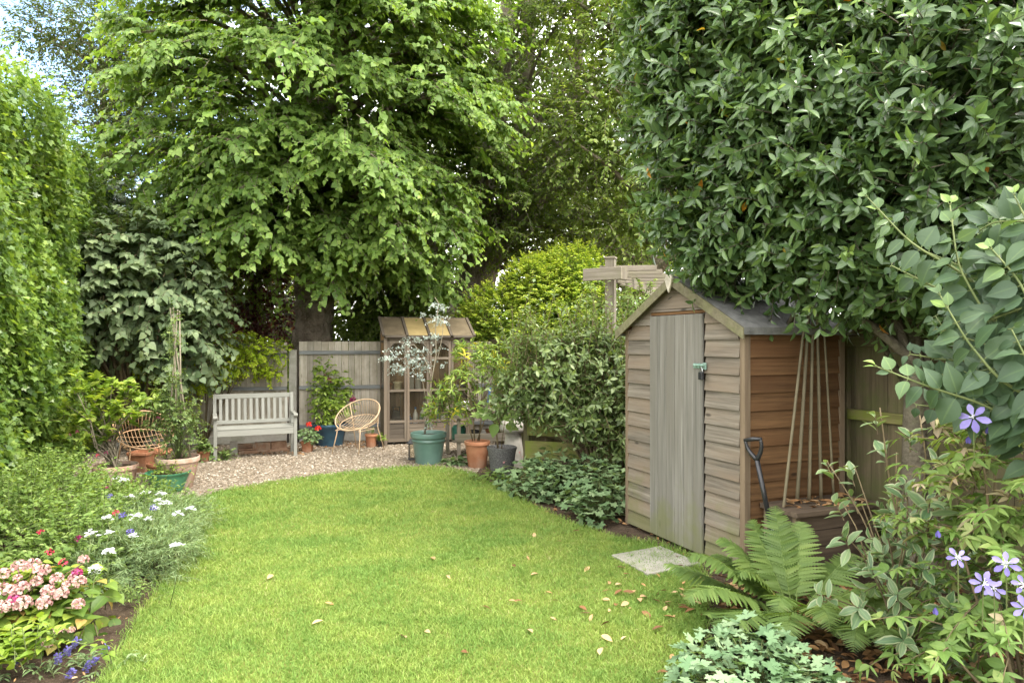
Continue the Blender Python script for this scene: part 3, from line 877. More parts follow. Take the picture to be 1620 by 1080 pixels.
# ------------------------------------------------------------------ stepping slab
cs = [(967.4, 876.5), (1024.8, 907), (1109, 889.4), (1045, 862.6)]
top = [G(px, py, 0.026) for px, py in cs]
sl = MB(); sl.prism([p - UP * .045 for p in top], UP * .045)
tag(sl.build('paving_slab', M['slab'], bevel=0.006), 'square pale grey paving slab on the grass before the shed door', 'paving slab')

# ------------------------------------------------------------------ wooden chest, spade, canes by the shed's side
ux, vx = sd_, sw                                   # along the side wall, out from it
def C(u, v, z): return SR + ux * u + vx * v + UP * z
CMx = np.stack([ux, -vx, UP], 1)
cu0, cu1, cv0, cv1, ch = 0.15, 0.86, 0.035, 0.31, 0.50
CH = thing('storage_chest', 'low dark wooden chest with leaf-strewn lid against the brown shed wall', 'chest', C((cu0 + cu1) / 2, (cv0 + cv1) / 2, 0))
cb = MB()
for i in range(4):
    z = 0.03 + i * 0.108
    cb.box(C((cu0 + cu1) / 2, cv1 - .02, z + .052), (cu1 - cu0 - .05, 0.018, 0.104), CMx)
    cb.box(C(cu1 - .02, (cv0 + cv1) / 2, z + .052), (0.018, cv1 - cv0 - .04, 0.104), CMx)
    cb.box(C(cu0 + .02, (cv0 + cv1) / 2, z + .052), (0.018, cv1 - cv0 - .04, 0.104), CMx)
    cb.box(C((cu0 + cu1) / 2, cv0 + .01, z + .052), (cu1 - cu0 - .05, 0.018, 0.104), CMx)
cb.build('box', M['chestwood'], CH, bevel=0.003)
for u in (cu0 + .012, cu1 - .012):
    for v in (cv0 + .012, cv1 - .006):
        MB().box(C(u, v, 0.232), (0.04, 0.03, 0.464), CMx).build('leg', M['post'] if u < .3 else M['chestwood'], CH, bevel=0.003)
MB().box(C((cu0 + cu1) / 2, (cv0 + cv1) / 2 + .012, 0.482), (cu1 - cu0 + .06, cv1 - cv0 + .06, 0.034), CMx).build('lid', M['chestwood'], CH, bevel=0.004)

sp_top = P(1192, 700, 4.62); sp_bot = np.array([(1238 - 810) / 1100 * 4.55, 4.55, 0.02])
dv = nz(sp_top - sp_bot)
SPADE = thing('garden_spade', 'black D-handled garden spade leaning against the corner of the shed', 'spade', sp_bot)
LN = np.linalg.norm(sp_top - sp_bot)
side = nz(sw * .9 - sd_ * -.35); side = nz(side - dv * np.dot(side, dv)); nrm = np.cross(side, dv)
neck = sp_top - dv * 0.115
MB().tube([sp_bot + dv * 0.52 * LN * .72, neck], [0.0165, 0.0165], 12).build('shaft', M['black'], SPADE, smooth=True)
MB().tube([sp_bot + dv * 0.20, sp_bot + dv * 0.28, sp_bot + dv * 0.53 * LN * .72], [0.024, 0.02, 0.0185], 10).build('socket', M['steel'], SPADE, smooth=True)
h = MB()
for s in (-1, 1):
    t = np.linspace(0, 1, 9)[:, None]
    wv = np.sin(np.clip(t * 1.25, 0, 1) * np.pi / 2)
    h.tube(neck + dv * .135 * t + side * s * 0.054 * wv, np.linspace(0.017, 0.011, 9), 8)
h.tube([neck + dv * .135 - side * .062, neck + dv * .14, neck + dv * .135 + side * .062], [0.012, 0.0155, 0.012], 10)
h.build('handle', M['black'], SPADE, smooth=True)
bl = MB(); m_ = 7
g_ = []
for i in range(m_):
    for j in range(m_):
        u = (j / (m_ - 1) - .5); v = i / (m_ - 1)
        g_.append(sp_bot + dv * (-0.06 + .28 * v) + side * u * .17 * (0.85 + .15 * v) + nrm * (0.02 * (1 - 4 * u * u)))
idx = np.arange((m_ - 1) ** 2); ii = idx // (m_ - 1); jj = idx % (m_ - 1)
bl.raw(g_, [np.stack([ii * m_ + jj, ii * m_ + jj + 1, (ii + 1) * m_ + jj + 1, (ii + 1) * m_ + jj], 1)])
BL = bl.build('blade', M['steel'], SPADE, smooth=True)
so = BL.modifiers.new('thick', 'SOLIDIFY'); so.thickness = 0.003

cane_px = [((1236, 826), (1273, 508), 0.0), ((1261, 788), (1279, 506), 0.5), ((1280, 788), (1286, 505), 0.5), ((1299, 786), (1293, 505), 0.5), ((1319, 789), (1303, 506), 0.5)]
cane_lab = ['bamboo cane standing on the ground left of the chest, lowest and most slanting',
            'second bamboo cane from the spade, standing on the chest lid', 'upright bamboo cane, middle one of the five against the shed',
            'fourth bamboo cane from the spade, standing on the chest lid', 'bamboo cane nearest the side fence, thinnest of the five']
for k, ((bx, by), (tx, ty), zb) in enumerate(cane_px):
    if k == 0:
        p0 = C(0.06, 0.22, 0.0)
    else:
        p0 = C(0.22 + k * 0.115, 0.085, 0.5)
        Yb = p0[1]; p0[0] = (bx - 810) / 1100 * Yb
    Yt = C(0.45 + k * .02, .03, 0)[1] if k else C(0.4, .05, 0)[1]
    p1 = P(tx, ty, Yt)
    p2 = p0 + (p1 - p0) * 1.13
    nn = 15
    t = np.linspace(0, 1, nn)[:, None]
    pts = p0 + (p2 - p0) * t + UP * 0.0
    r = np.full(nn, (0.0105, 0.0125, 0.012, 0.0115, 0.0085)[k]) * np.linspace(1.08, .9, nn)
    cn = MB().tube(pts, r, 8)
    for q in np.arange(0.12, 1, 0.17) + .03 * k:
        c_ = p0 + (p2 - p0) * q
        cn.ring(c_, rot_to(p2 - p0), r[0] * .98, 0.0022, 10, 5, 0.2)
    tag(cn.build('bamboo_cane', M['cane'], smooth=True), cane_lab[k], 'bamboo cane', 'bamboo canes leaning on the shed')

# ------------------------------------------------------------------ fences
F0 = np.array([-3.45, 11.03, 0.0]); fd = np.array([math.cos(rad(11)), math.sin(rad(11)), 0.0]); fn = np.array([fd[1], -fd[0], 0.0])
FM = np.stack([fd, -fn, UP], 1)
BF = thing('back_fence', 'grey vertical board fence with concrete post behind the bench', 'fence', F0)
def fence_bay(x0, x1, h, rails):
    p = MB(); x = x0
    while x < x1 - .03:
        w = min(RNG.uniform(0.088, 0.125), x1 - x)
        p.box(F0 + fd * (x + w / 2) - fn * RNG.uniform(0.0, .008) + UP * (0.13 + (h + RNG.normal(0, .004) - .13) / 2), (w - .004, 0.016, h - .13), FM)
        x += w
    panel = p.build('fence_panel', M['fence_back'], BF, bevel=0.002)
    for z in rails:
        MB().box(F0 + fd * (x0 + x1) / 2 + fn * .030 + UP * z, (x1 - x0 - .01, 0.045, 0.055), FM).build('rail', M['fence_rail'], panel, bevel=0.004)
    MB().box(F0 + fd * (x0 + x1) / 2 + UP * .065, (x1 - x0 - .01, 0.04, 0.125), FM).build('gravel_board', M['concrete'], panel, bevel=0.004)
fence_bay(0.07, 1.72, 1.60, (1.425, 0.87, 0.25))
fence_bay(-1.75, -0.11, 1.585, (1.39, 0.86, 0.25))
fence_bay(-4.4, -1.87, 1.585, (1.39, 0.86, 0.25))
fence_bay(1.84, 3.2, 1.60, (1.425, 0.87, 0.25))
for x in (-0.02, -1.81, 1.78):
    MB().box(F0 + fd * x + fn * .02 + UP * .735, (0.115, 0.10, 1.47 if x != 1.78 else 1.47), FM).build('post', M['concrete'], BF, bevel=0.008)

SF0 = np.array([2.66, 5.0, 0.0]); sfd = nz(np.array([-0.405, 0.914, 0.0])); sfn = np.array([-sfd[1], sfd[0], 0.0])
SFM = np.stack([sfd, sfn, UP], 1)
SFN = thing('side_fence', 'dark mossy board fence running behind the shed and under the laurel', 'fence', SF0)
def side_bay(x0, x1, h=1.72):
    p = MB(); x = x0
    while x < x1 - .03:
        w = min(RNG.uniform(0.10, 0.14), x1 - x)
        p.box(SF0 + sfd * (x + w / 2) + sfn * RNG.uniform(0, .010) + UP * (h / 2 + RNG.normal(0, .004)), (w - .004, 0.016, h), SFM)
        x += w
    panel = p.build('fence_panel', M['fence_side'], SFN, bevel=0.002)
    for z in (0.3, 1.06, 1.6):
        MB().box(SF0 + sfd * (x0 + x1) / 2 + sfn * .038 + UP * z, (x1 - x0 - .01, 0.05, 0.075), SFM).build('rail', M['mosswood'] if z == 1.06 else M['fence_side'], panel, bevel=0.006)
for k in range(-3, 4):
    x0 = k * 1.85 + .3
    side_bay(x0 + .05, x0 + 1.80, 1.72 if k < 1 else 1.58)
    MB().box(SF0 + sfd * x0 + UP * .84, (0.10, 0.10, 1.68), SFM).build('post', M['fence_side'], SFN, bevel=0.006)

# ------------------------------------------------------------------ pergola beyond the side fence
PY = 8.55
pc = P(966, 540, PY); pc[2] = 0
PG = thing('pergola', 'weathered grey timber pergola top showing above the shrubs left of the shed', 'pergola', pc)
pz = HC + 133 / 1100 * PY
aP = rad(-22); PMx = rotz(aP)
px_, py_ = PMx[:, 0], PMx[:, 1]
MB().box(pc + UP * (pz - .02) / 2, (0.115, 0.115, pz - .02), PMx).build('post', M['pergola'], PG, bevel=0.004)
MB().box(pc + UP * (pz - .008), (0.135, 0.135, 0.025), PMx).build('post_cap', M['pergola'], PG, bevel=0.004)
b1 = P(918, 440, PY - .18); b2 = P(972, 428, PY - .55)
zb = HC + 105 / 1100 * PY
MB().beam(pc + np.array([-0.33, 0.02, zb]), pc + np.array([0.10, -0.26, zb + .0]), 0.045, 0.15).build('cross_beam', M['pergola'], PG, bevel=0.004)
MB().beam(pc + np.array([0.085, -0.24, zb + .0]), pc + np.array([0.16, -0.16, zb]), 0.05, 0.15).build('beam_end', M['pergola'], PG, bevel=0.004)
for k in range(7):
    o = np.array([0.0 + .16 * k, 0.02 + .42 * k, zb + .085 - .006 * k])
    MB().beam(pc + o + np.array([-.13, .02, 0]), pc + o + np.array([0.56, -.04, 0]), 0.04, 0.065).build('rafter', M['pergola'], PG, bevel=0.003)
MB().beam(pc + np.array([0.07, 0.08, zb - .02]), pc + np.array([1.1, 2.6, zb - .05]), 0.05, 0.13).build('long_beam', M['pergola'], PG, bevel=0.003)
for k in range(6):
    MB().beam(pc + np.array([0.075 + .01 * k, -.15 + .08 * k, zb + .04 - .028 * k]), pc + np.array([0.19 + .03 * k, -.12 + .08 * k, zb + .03 - .028 * k]), 0.012, 0.014).build('trellis_lath', M['pergola'], PG)
MB().beam(pc + np.array([-.45, -.02, 1.52]), pc + np.array([0.28, -.16, 1.52]), 0.05, 0.10).build('low_rail', M['pergola'], PG, bevel=0.003)

# ------------------------------------------------------------------ bench
BO = np.array([-3.99, 9.29, 0.0]); BA = rad(24); BR = rotz(BA); BW, BD = 1.077, 0.43
def Bp(x, y, z): return BO + BR @ np.array([x, y, z])
BENCH = thing('garden_bench', 'grey painted slatted garden bench on the gravel before the fence', 'bench', Bp(BW / 2, BD / 2, 0))
tk = 0.044
for x in (tk / 2, BW - tk / 2):
    MB().box(Bp(x, tk / 2, 0.285), (tk, tk, 0.57), BR).build('leg', M['bench'], BENCH, bevel=0.004)
    lg = MB(); lg.beam(Bp(x, BD - .02, 0.0), Bp(x, BD - .02, 0.42), tk, tk, up=BR[:, 1]); lg.beam(Bp(x, BD - .02, 0.42), Bp(x, BD + .055, 0.86), tk, tk, up=BR[:, 1])
    lg.build('leg', M['bench'], BENCH, bevel=0.004)
    ar = MB(); ar.beam(Bp(x, -.015, 0.585), Bp(x, BD + .0, 0.59), 0.055, 0.026)
    ar.tube([Bp(x - .028, -.012, 0.575), Bp(x + .028, -.012, 0.575)], 0.026, 12)
    ar.build('armrest', M['bench'], BENCH, bevel=0.004)
    MB().beam(Bp(x, 0.04, 0.36), Bp(x, BD - .04, 0.36), 0.03, 0.065).build('side_rail', M['bench'], BENCH, bevel=0.003)
MB().box(Bp(BW / 2, 0.018, 0.36), (BW - 2 * tk - .002, 0.026, 0.085), BR).build('front_rail', M['bench'], BENCH, bevel=0.003)
MB().box(Bp(BW / 2, BD - .02, 0.36), (BW - 2 * tk - .002, 0.026, 0.07), BR).build('rear_rail', M['bench'], BENCH, bevel=0.003)
seat = MB()
for k in range(6):
    seat.box(Bp(BW / 2, 0.03 + k * .072, 0.411), (BW - .006 if k else BW - 2 * tk - .004, 0.058, 0.017), BR)
seat.build('seat', M['bench'], BENCH, bevel=0.003)
bk = lambda z: BD - .02 + (z - .42) / .44 * .075
MB().beam(Bp(tk, bk(.825), .825), Bp(BW - tk, bk(.825), .825), 0.03, 0.066).build('top_rail', M['bench'], BENCH, bevel=0.005)
MB().beam(Bp(tk, bk(.47), .47), Bp(BW - tk, bk(.47), .47), 0.03, 0.05).build('lower_rail', M['bench'], BENCH, bevel=0.004)
for k in range(12):
    x = tk + (BW - 2 * tk) * (k + .7) / 12.4
    MB().beam(Bp(x, bk(.49), .49), Bp(x, bk(.79), .79), 0.040, 0.015, up=BR[:, 1]).build('back_slat', M['bench'], BENCH, bevel=0.002)

# bricks under the bench
brick_lab = ['grey upright slab end under the left of the bench', 'hollow airbrick lying on its side under the bench', 'brown brick under the middle of the bench', 'dark brown brick under the right of the bench', 'flat brick lying below the hollow airbrick']
bxs = [(0.27, .42, .10, (0.10, 0.05, 0.19)), (0.43, .47, .10, (0.215, 0.10, 0.085)), (0.655, .49, .10, (0.215, 0.10, 0.10)), (0.88, .49, .09, (0.215, 0.10, 0.11)), (0.45, .45, .03, (0.24, 0.10, 0.05))]
for k, (x, y, z, s) in enumerate(bxs):
    p = Bp(x, y + .03, z)
    if k == 1:
        q = MB(); c_ = p
        for dx, dz, w_, h_ in ((0, .034, s[0], .016), (0, -.034, s[0], .016), (-.098, 0, .018, .052), (.098, 0, .018, .052)):
            q.box(c_ + BR @ np.array([dx, 0, dz]), (w_, s[1], h_), BR)
        q.box(c_ + BR @ np.array([0, .04, 0]), (s[0] - .04, .012, .05), BR)
    else:
        if k == 4: s = (0.24, 0.10, 0.05)
        q = MB().box(np.array([p[0], p[1], s[2] / 2 if k in (0, 4) else z - .05 + s[2] / 2]), s, BR @ rotz(RNG.normal(0, .05)))
    tag(q.build('loose_brick', M['concrete'] if k == 0 else M['brick'], bevel=0.004), brick_lab[k], 'brick', 'old bricks under the bench')
q = MB().box(Bp(.6, .53, .025), (1.0, .14, .05), BR)
tag(q.build('brick_footing', M['brick'], bevel=0.008), 'low footing of old bricks against the fence foot', 'footing')

# ------------------------------------------------------------------ wire chairs
def wire_chair(name, label, loc, rz, mat, group):
    t = thing(name, label, 'chair', (0, 0, 0), group)
    cz, tilt = 0.545, rad(37)
    Rm = np.array([[1, 0, 0], [0, math.cos(tilt), -math.sin(tilt)], [0, math.sin(tilt), math.cos(tilt)]]) @ np.eye(3)
    # local: sitter faces -y; the rim rises towards the back (+y)
    c0 = np.array([0, 0.0, cz]); R1 = 0.335
    MB().ring(c0, Rm, R1, 0.0085, 56, 8).build('rim', mat, t, smooth=True)
    tilt2 = rad(19); R1m = Rm
    Rm2 = np.array([[1, 0, 0], [0, math.cos(tilt2), -math.sin(tilt2)], [0, math.sin(tilt2), math.cos(tilt2)]])
    c1 = np.array([0, 0.03, 0.428]); R2 = 0.272
    MB().ring(c1, Rm2, R2, 0.0065, 48, 6).build('inner_hoop', mat, t, smooth=True)
    sp = MB()
    for a in np.linspace(rad(-28), rad(208), 33):
        p = c0 + Rm @ np.array([R1 * math.cos(a), R1 * math.sin(a), 0]); q = c1 + Rm2 @ np.array([R2 * math.cos(a), R2 * math.sin(a), 0])
        mid = (p + q) / 2 + Rm @ np.array([math.cos(a), math.sin(a), -0.1]) * 0.010
        sp.tube([p, mid, q], 0.0034, 5)
    sp.build('back_spokes', mat, t, smooth=True)
    st = MB()
    for k in np.linspace(-.8, .8, 11):
        hw = R2 * math.sqrt(1 - k * k)
        dip = lambda v: -0.05 * (1 - v * v)
        st.tube([c1 + Rm2 @ np.array([k * R2, v * hw, dip(v) * (1 - k * k)]) for v in np.linspace(-1, 1, 7)], 0.003, 5)
    for v in (-.4, 0.1, .5):
        st.tube([c1 + Rm2 @ np.array([k * R2, v * R2, -0.052 * (1 - v * v) * (1 - k * k)]) for k in np.linspace(-.9, .9, 9)], 0.003, 5)
    st.build('seat', mat, t, smooth=True)
    for s in (-1, 1):
        f = c0 + Rm @ np.array([s * .19, -.27, 0])
        MB().tube([f, f + np.array([s * .006, -.01, -.10]), np.array([s * .225, -.30, 0.0])], [.0085, .0085, .007], 8).build('leg', mat, t, smooth=True)
        r = c0 + Rm @ np.array([s * .25, .215, 0]); q = np.array([s * .21, .20, .36])
        MB().tube([r, q, q + np.array([s * .004, .01, -.05]), np.array([s * .245, .33, 0.0])], [.007, .008, .008, .007], 8).build('leg', mat, t, smooth=True)
    bc = MB(); bc.tube([np.array([-.195, -.26, .335]), np.array([-.2, .14, .33])], .006, 6); bc.tube([np.array([.195, -.26, .335]), np.array([.2, .14, .33])], .006, 6)
    bc.tube([np.array([-.2, .14, .33]), np.array([.2, .14, .33])], .006, 6)
    bc.build('seat_frame', mat, t, smooth=True)
    t.location = tuple(loc); t.rotation_euler = (0, 0, rz)
    return t
wire_chair('wire_chair', 'round cream wire garden chair standing on gravel between bench and greenhouse', (-2.235, 10.06, 0.0), rad(-22), M['bone'], 'round wire garden chairs')
wire_chair('wire_chair', 'round tan wire garden chair half hidden behind the potted shrubs near the ivy', (-4.42, 8.35, 0.0), rad(40), M['rust'], 'round wire garden chairs')

# ------------------------------------------------------------------ greenhouse
GO = np.array([-1.965, 10.67, 0.0]); GA = rad(18); GR = rotz(GA)
GW, GD, GE, GB = 1.41, 0.46, 1.655, 1.955
def Gp(x, y, z): return GO + GR @ np.array([x, y, z])
GH = thing('lean_to_greenhouse', 'small wooden lean-to greenhouse with yellowed sloping roof against the fence', 'greenhouse', Gp(GW / 2, GD / 2, 0))
bays = [0, .355, .705, 1.055, 1.41]
def gpost(x, y, h, w=.05): return MB().box(Gp(x, y, h / 2), (w, .045, h), GR)
for x in (0.025, GW - .025): gpost(x, .0225, GE).build('corner_post', M['oldwood'], GH, bevel=.003)
for x in (0.025, GW - .025): gpost(x, GD - .0225, GB - .03).build('corner_post', M['oldwood'], GH, bevel=.003)
bw_ = MB()
x = .052
while x < GW - .06:
    bw_.box(Gp(x + .05, GD - .012, .95), (.098, .012, 1.86), GR); x += .1
bw_.build('back_wall', wood_mat('warm_brown_boards', (0.20, 0.12, 0.06), (0.34, 0.22, 0.12), knots=.3), GH)
for i in range(4):
    x0, x1 = bays[i], bays[i + 1]
    fr = MB()
    a0, a1 = x0 + (.053 if i == 0 else .004), x1 - (.053 if i == 3 else .004)
    for x in (a0 + .018, a1 - .018): fr.box(Gp(x, .02, .05 + 1.56 / 2), (.036, .032, 1.56), GR)
    for z, h_ in ((.075, .05), (.36, .04), (.84, .035), (1.335, .035), (1.60, .05)):
        fr.box(Gp((a0 + a1) / 2, .021, z), (a1 - a0 - .073, .028, h_), GR)
    # arched head
    w_ = a1 - a0 - .072; n_ = 10
    for s in (0, 1):
        pass
    xs = np.linspace(-w_ / 2, w_ / 2, n_ + 1)
    for xa, xb in zip(xs[:-1], xs[1:]):
        za = 1.575 - .075 * abs(xa / (w_ / 2)) ** 2.2; zb_ = 1.575 - .075 * abs(xb / (w_ / 2)) ** 2.2
        m0 = (a0 + a1) / 2
        fr.prism([Gp(m0 + xa, .010, 1.5755), Gp(m0 + xb, .010, 1.5755), Gp(m0 + xb, .010, min(zb_, 1.5745)), Gp(m0 + xa, .010, min(za, 1.5745))], GR @ np.array([0, .018, 0]), .4)
    DR = fr.build('door_frame' if i in (0, 1) else 'front_frame', M['oldwood'], GH, bevel=.002)
    MB().box(Gp((a0 + a1) / 2, .026, .98), (a1 - a0 - .070, .004, 1.20), GR).build('glass_pane', M['glass'], DR)
    bp = MB()
    for k in range(3): bp.box(Gp((a0 + a1) / 2, .024, .135 + k * .078), (a1 - a0 - .073, .014, .074), GR)
    bp.build('base_boards', M['darkwood'] if i == 0 else M['oldwood'], DR, bevel=.002)
MB().box(Gp(GW / 2, .02, GE - .008), (GW - .102, .045, .04), GR).build('eaves_beam', M['oldwood'], GH, bevel=.003)
for x in (.012, GW - .012):
    sd2 = MB()
    for z, h_ in ((.07, .05), (.84, .04), (1.38, .035), (1.60, .04)):
        sd2.box(Gp(x, GD / 2, z), (.022, GD - .092, h_), GR)
    ss = sd2.build('side_frame', M['oldwood'], GH)
    if x < .1:
        MB().box(Gp(x, GD / 2, 1.49), (.012, GD - .092, .19), GR).prism([Gp(x - .006, .046, 1.62), Gp(x - .006, GD - .046, 1.62), Gp(x - .006, GD - .046, 1.90), Gp(x - .006, .046, 1.66)], GR @ np.array([.012, 0, 0])).build('gable_board', wood_mat('warm_gable_board', (0.30, 0.17, 0.085), (0.42, 0.26, 0.14), knots=.2), ss)
    MB().box(Gp(x, GD / 2, .98), (.004, GD - .09, .76), GR).build('glass_pane', M['glass'], ss)
    MB().box(Gp(x, GD / 2, .455), (.014, GD - .09, .72), GR).build('base_boards', M['oldwood'], ss)
sh = MB()
for z in (.255, .815):
    for k in range(4): sh.box(Gp(GW / 2, .09 + k * .09, z), (GW - .06, .075, .016), GR)
sh.build('shelf', M['oldwood'], GH)
rs0 = np.array([0, -.05, GE + .012]); rs1 = np.array([0, GD + .01, GB + .012])
for x in (-.012, .355, .705, 1.055, GW + .012):
    MB().beam(Gp(x, rs0[1], rs0[2] + .02), Gp(x, rs1[1], rs1[2] + .02), .042, .035).build('roof_bar', M['darkwood'], GH, bevel=.003)
for x0, x1, mt in ((.012, .330, 'polycarb_brown'), (.380, .680, 'polycarb_tan'), (.730, 1.030, 'polycarb_tan'), (1.080, GW - .012, 'polycarb_brown')):
    MB().prism([Gp(x0, rs0[1], rs0[2] + .012), Gp(x1, rs0[1], rs0[2] + .012), Gp(x1, rs1[1], rs1[2] + .012), Gp(x0, rs1[1], rs1[2] + .012)], UP * .006).build('roof_pane', M[mt], GH)
    fb = MB(); fb.beam(Gp(x0, rs0[1] - .012, rs0[2] + .012), Gp(x1, rs0[1] - .012, rs0[2] + .012), .02, .035); fb.beam(Gp(x0, rs1[1] + .006, rs1[2] + .012), Gp(x1, rs1[1] + .006, rs1[2] + .012), .02, .03)
    fb.build('roof_edge', M['darkwood'], GH)

def potprof(rt, rb, h, rim=.03, t=.012, lip=.008):
    return [(rb * .98, 0), (rb, .004), (rt - lip - .003, h - rim - .004), (rt, h - rim), (rt + .001, h - .006), (rt - .003, h), (rt - t, h), (rt - t - .004, h - rim), (rt - t - .010, h * .86)]
def item(name, prof, c, mat, label, cat, group=None, n=20, sq=None):
    o = MB().lathe(prof, c, n, sq=sq).build(name, mat, smooth=not sq)
    if sq: o.data.polygons.foreach_set('use_smooth', np.zeros(len(o.data.polygons), bool))
    e = o.modifiers.new('es', 'EDGE_SPLIT') if smooth_split else None
    return tag(o, label, cat, group)
smooth_split = False
zs = .825; zl = .265
item('flower_pot', potprof(.062, .045, .125, .025), Gp(.10, .2, zs), M['terracotta'], 'small terracotta pot on the upper greenhouse shelf beside a cream bucket', 'flower pot')
item('bucket', potprof(.072, .055, .145, .02), Gp(.235, .16, zs), M['cream'], 'cream plastic bucket on the upper greenhouse shelf', 'bucket')
item('storage_tub', [(.05, 0), (.055, .004), (.058, .20), (.062, .202), (.062, .225), (.05, .23)], Gp(.44, .2, zs), M['white'], 'tall white tub with lid on the upper greenhouse shelf', 'tub', n=18)
item('storage_tub', [(.045, 0), (.05, .004), (.05, .17), (.054, .172), (.054, .19), (.04, .195)], Gp(.575, .23, zs), M['white'], 'white tub standing right of the tallest white tub on the upper shelf', 'tub', n=18)
item('glass_jar', [(.04, 0), (.044, .01), (.044, .12), (.03, .15), (.034, .152), (.034, .175)], Gp(.82, .2, zs), M['glass'], 'clear jar on the upper shelf behind the eucalyptus stem', 'jar')
item('white_bowl', [(.03, 0), (.035, .006), (.075, .07), (.072, .074), (.066, .07)], Gp(1.19, .2, zs), M['white'], 'white bowl on the upper shelf at the right of the greenhouse', 'bowl')
PWT = thing('power_tool', 'dark grey garden machine with square body on the lower greenhouse shelf', 'garden tool', Gp(.22, .22, zl))
MB().box(Gp(.22, .22, zl + .06), (.16, .16, .12), GR).build('base', M['darkgrey'], PWT, bevel=.012)
MB().box(Gp(.22, .23, zl + .185), (.13, .13, .13), GR, top=.85).build('motor_body', M['darkgrey'], PWT, bevel=.015)
MB().tube([Gp(.17, .2, zl + .23), Gp(.17, .2, zl + .31), Gp(.27, .2, zl + .31), Gp(.27, .2, zl + .23)], .012, 8).build('handle', M['black'], PWT, smooth=True)
item('bucket', potprof(.06, .05, .12, .02), Gp(.12, .12, zl), M['concrete'], 'small grey bucket on the lower shelf beside the dark machine', 'bucket')
def bottle(x, y, h, r, mat, lab, cap='white', z=None):
    z = zl if z is None else z
    B_ = MB().lathe([(r * .95, 0), (r, .01), (r, h * .62), (r * .35, h * .8), (r * .35, h * .88)], Gp(x, y, z), 16).build('bottle', M[mat], smooth=True)
    tag(B_, lab, 'bottle', 'bottles in the greenhouse')
    MB().lathe([(r * .42, h * .88), (r * .42, h), (r * .3, h)], Gp(x, y, z), 12).build('cap', M[cap], B_, smooth=False)
bottle(.42, .15, .20, .038, 'blueplastic', 'pale blue squat bottle low behind the greenhouse door')
bottle(.52, .19, .30, .04, 'white', 'tall white bottle with blue cap low in the greenhouse', 'blueplastic')
bottle(.60, .13, .22, .035, 'greenplastic', 'dark green bottle low in the greenhouse left of the eucalyptus')
bottle(.645, .22, .33, .042, 'white', 'white spray bottle with red cap low in the greenhouse', 'redplastic')
bottle(.80, .16, .26, .04, 'redplastic', 'red bottle low in the greenhouse right of the eucalyptus stem')
bottle(.88, .22, .34, .042, 'blueplastic', 'tall blue bottle low in the greenhouse beside the red one')
bottle(.96, .15, .24, .045, 'white', 'white bottle with black cap low in the greenhouse', 'black')
bottle(1.12, .2, .3, .045, 'darkgrey', 'dark grey bottle low at the right of the greenhouse')
MB_ = MB().box(Gp(.72, .28, zl + .19), (.12, .08, .38), GR)
tag(MB_.build('compost_packet', rough_mat('printed_packet', (.55, .5, .5), (.72, .7, .7), 18, .5, .3, .1, 30, (.45, .12, .16)), bevel=.012), 'upright white and red packet in the lower greenhouse', 'packet')
tag(MB().beam(Gp(.30, .09, .27), Gp(.26, .10, .80), .012, .012).build('garden_stick', M['oldwood']), 'thin wooden stick leaning inside the greenhouse door', 'stick')
bx = MB().box(Gp(1.0, .3, zs + .05), (.2, .14, .1), GR)
tag(bx.build('seed_tray', M['black'], bevel=.006), 'black seed tray on the upper greenhouse shelf', 'tray')

# ------------------------------------------------------------------ potting bench right of the greenhouse
WO = P(712, 700, 9.55); WO[2] = 0; WR = rotz(rad(10))
def Wp(x, y, z): return WO + WR @ np.array([x, y, z])
WB = thing('potting_bench', 'low two-tier wooden potting bench right of the greenhouse', 'potting bench', Wp(.4, .2, 0))
lw_ = M['pergola']
for x in (.02, .80):
    for y in (.0, .40): MB().box(Wp(x + (.1 if y == 0 else -.02), y, .36), (.05, .045, .72), WR).build('leg', lw_, WB, bevel=.003)
tp_ = MB()
for k in range(5): tp_.box(Wp(.45, .0 + k * .095, .635), (.90, .088, .022), WR)
tp_.build('tabletop', lw_, WB, bevel=.003)
MB().box(Wp(.46, -.03, .58), (.86, .02, .085), WR).build('apron', lw_, WB, bevel=.003)
s2 = MB()
for k in range(4): s2.box(Wp(.45, .06 + k * .095, .215), (.82, .088, .02), WR)
s2.build('shelf', lw_, WB, bevel=.003)
MB().box(Wp(.46, -.026, .275), (.80, .02, .11), WR).build('shelf_board', lw_, WB, bevel=.003)
item('flower_pot', potprof(.075, .055, .13, .025), Wp(.36, .15, .227), M['black'], 'black plastic pot on the lower shelf of the potting bench', 'flower pot')
item('watering_can', [(.09, 0), (.10, .01), (.10, .16), (.07, .2), (.05, .2)], Wp(.14, .2, .227), M['greenplastic'], 'dark green can on the lower shelf of the potting bench', 'can')
item('flower_pot', potprof(.09, .065, .14, .03), Wp(.60, .16, .227), M['terracotta'], 'terracotta pot on the lower shelf of the potting bench', 'flower pot')
item('flower_pot', potprof(.085, .06, .13, .03), Wp(.40, .15, .648), M['darkgrey'], 'dark grey pot on top of the potting bench', 'flower pot')
bottle_z = .648
tag(MB().beam(Wp(.55, .25, .65), Wp(.60, .30, .95), .03, .012).build('plastic_lath', M['blueplastic']), 'blue plastic strip standing on the potting bench', 'strip')
item('storage_tub', potprof(.06, .05, .11, .02), Wp(.22, .2, .648), M['white'], 'white tub on top of the potting bench', 'tub')

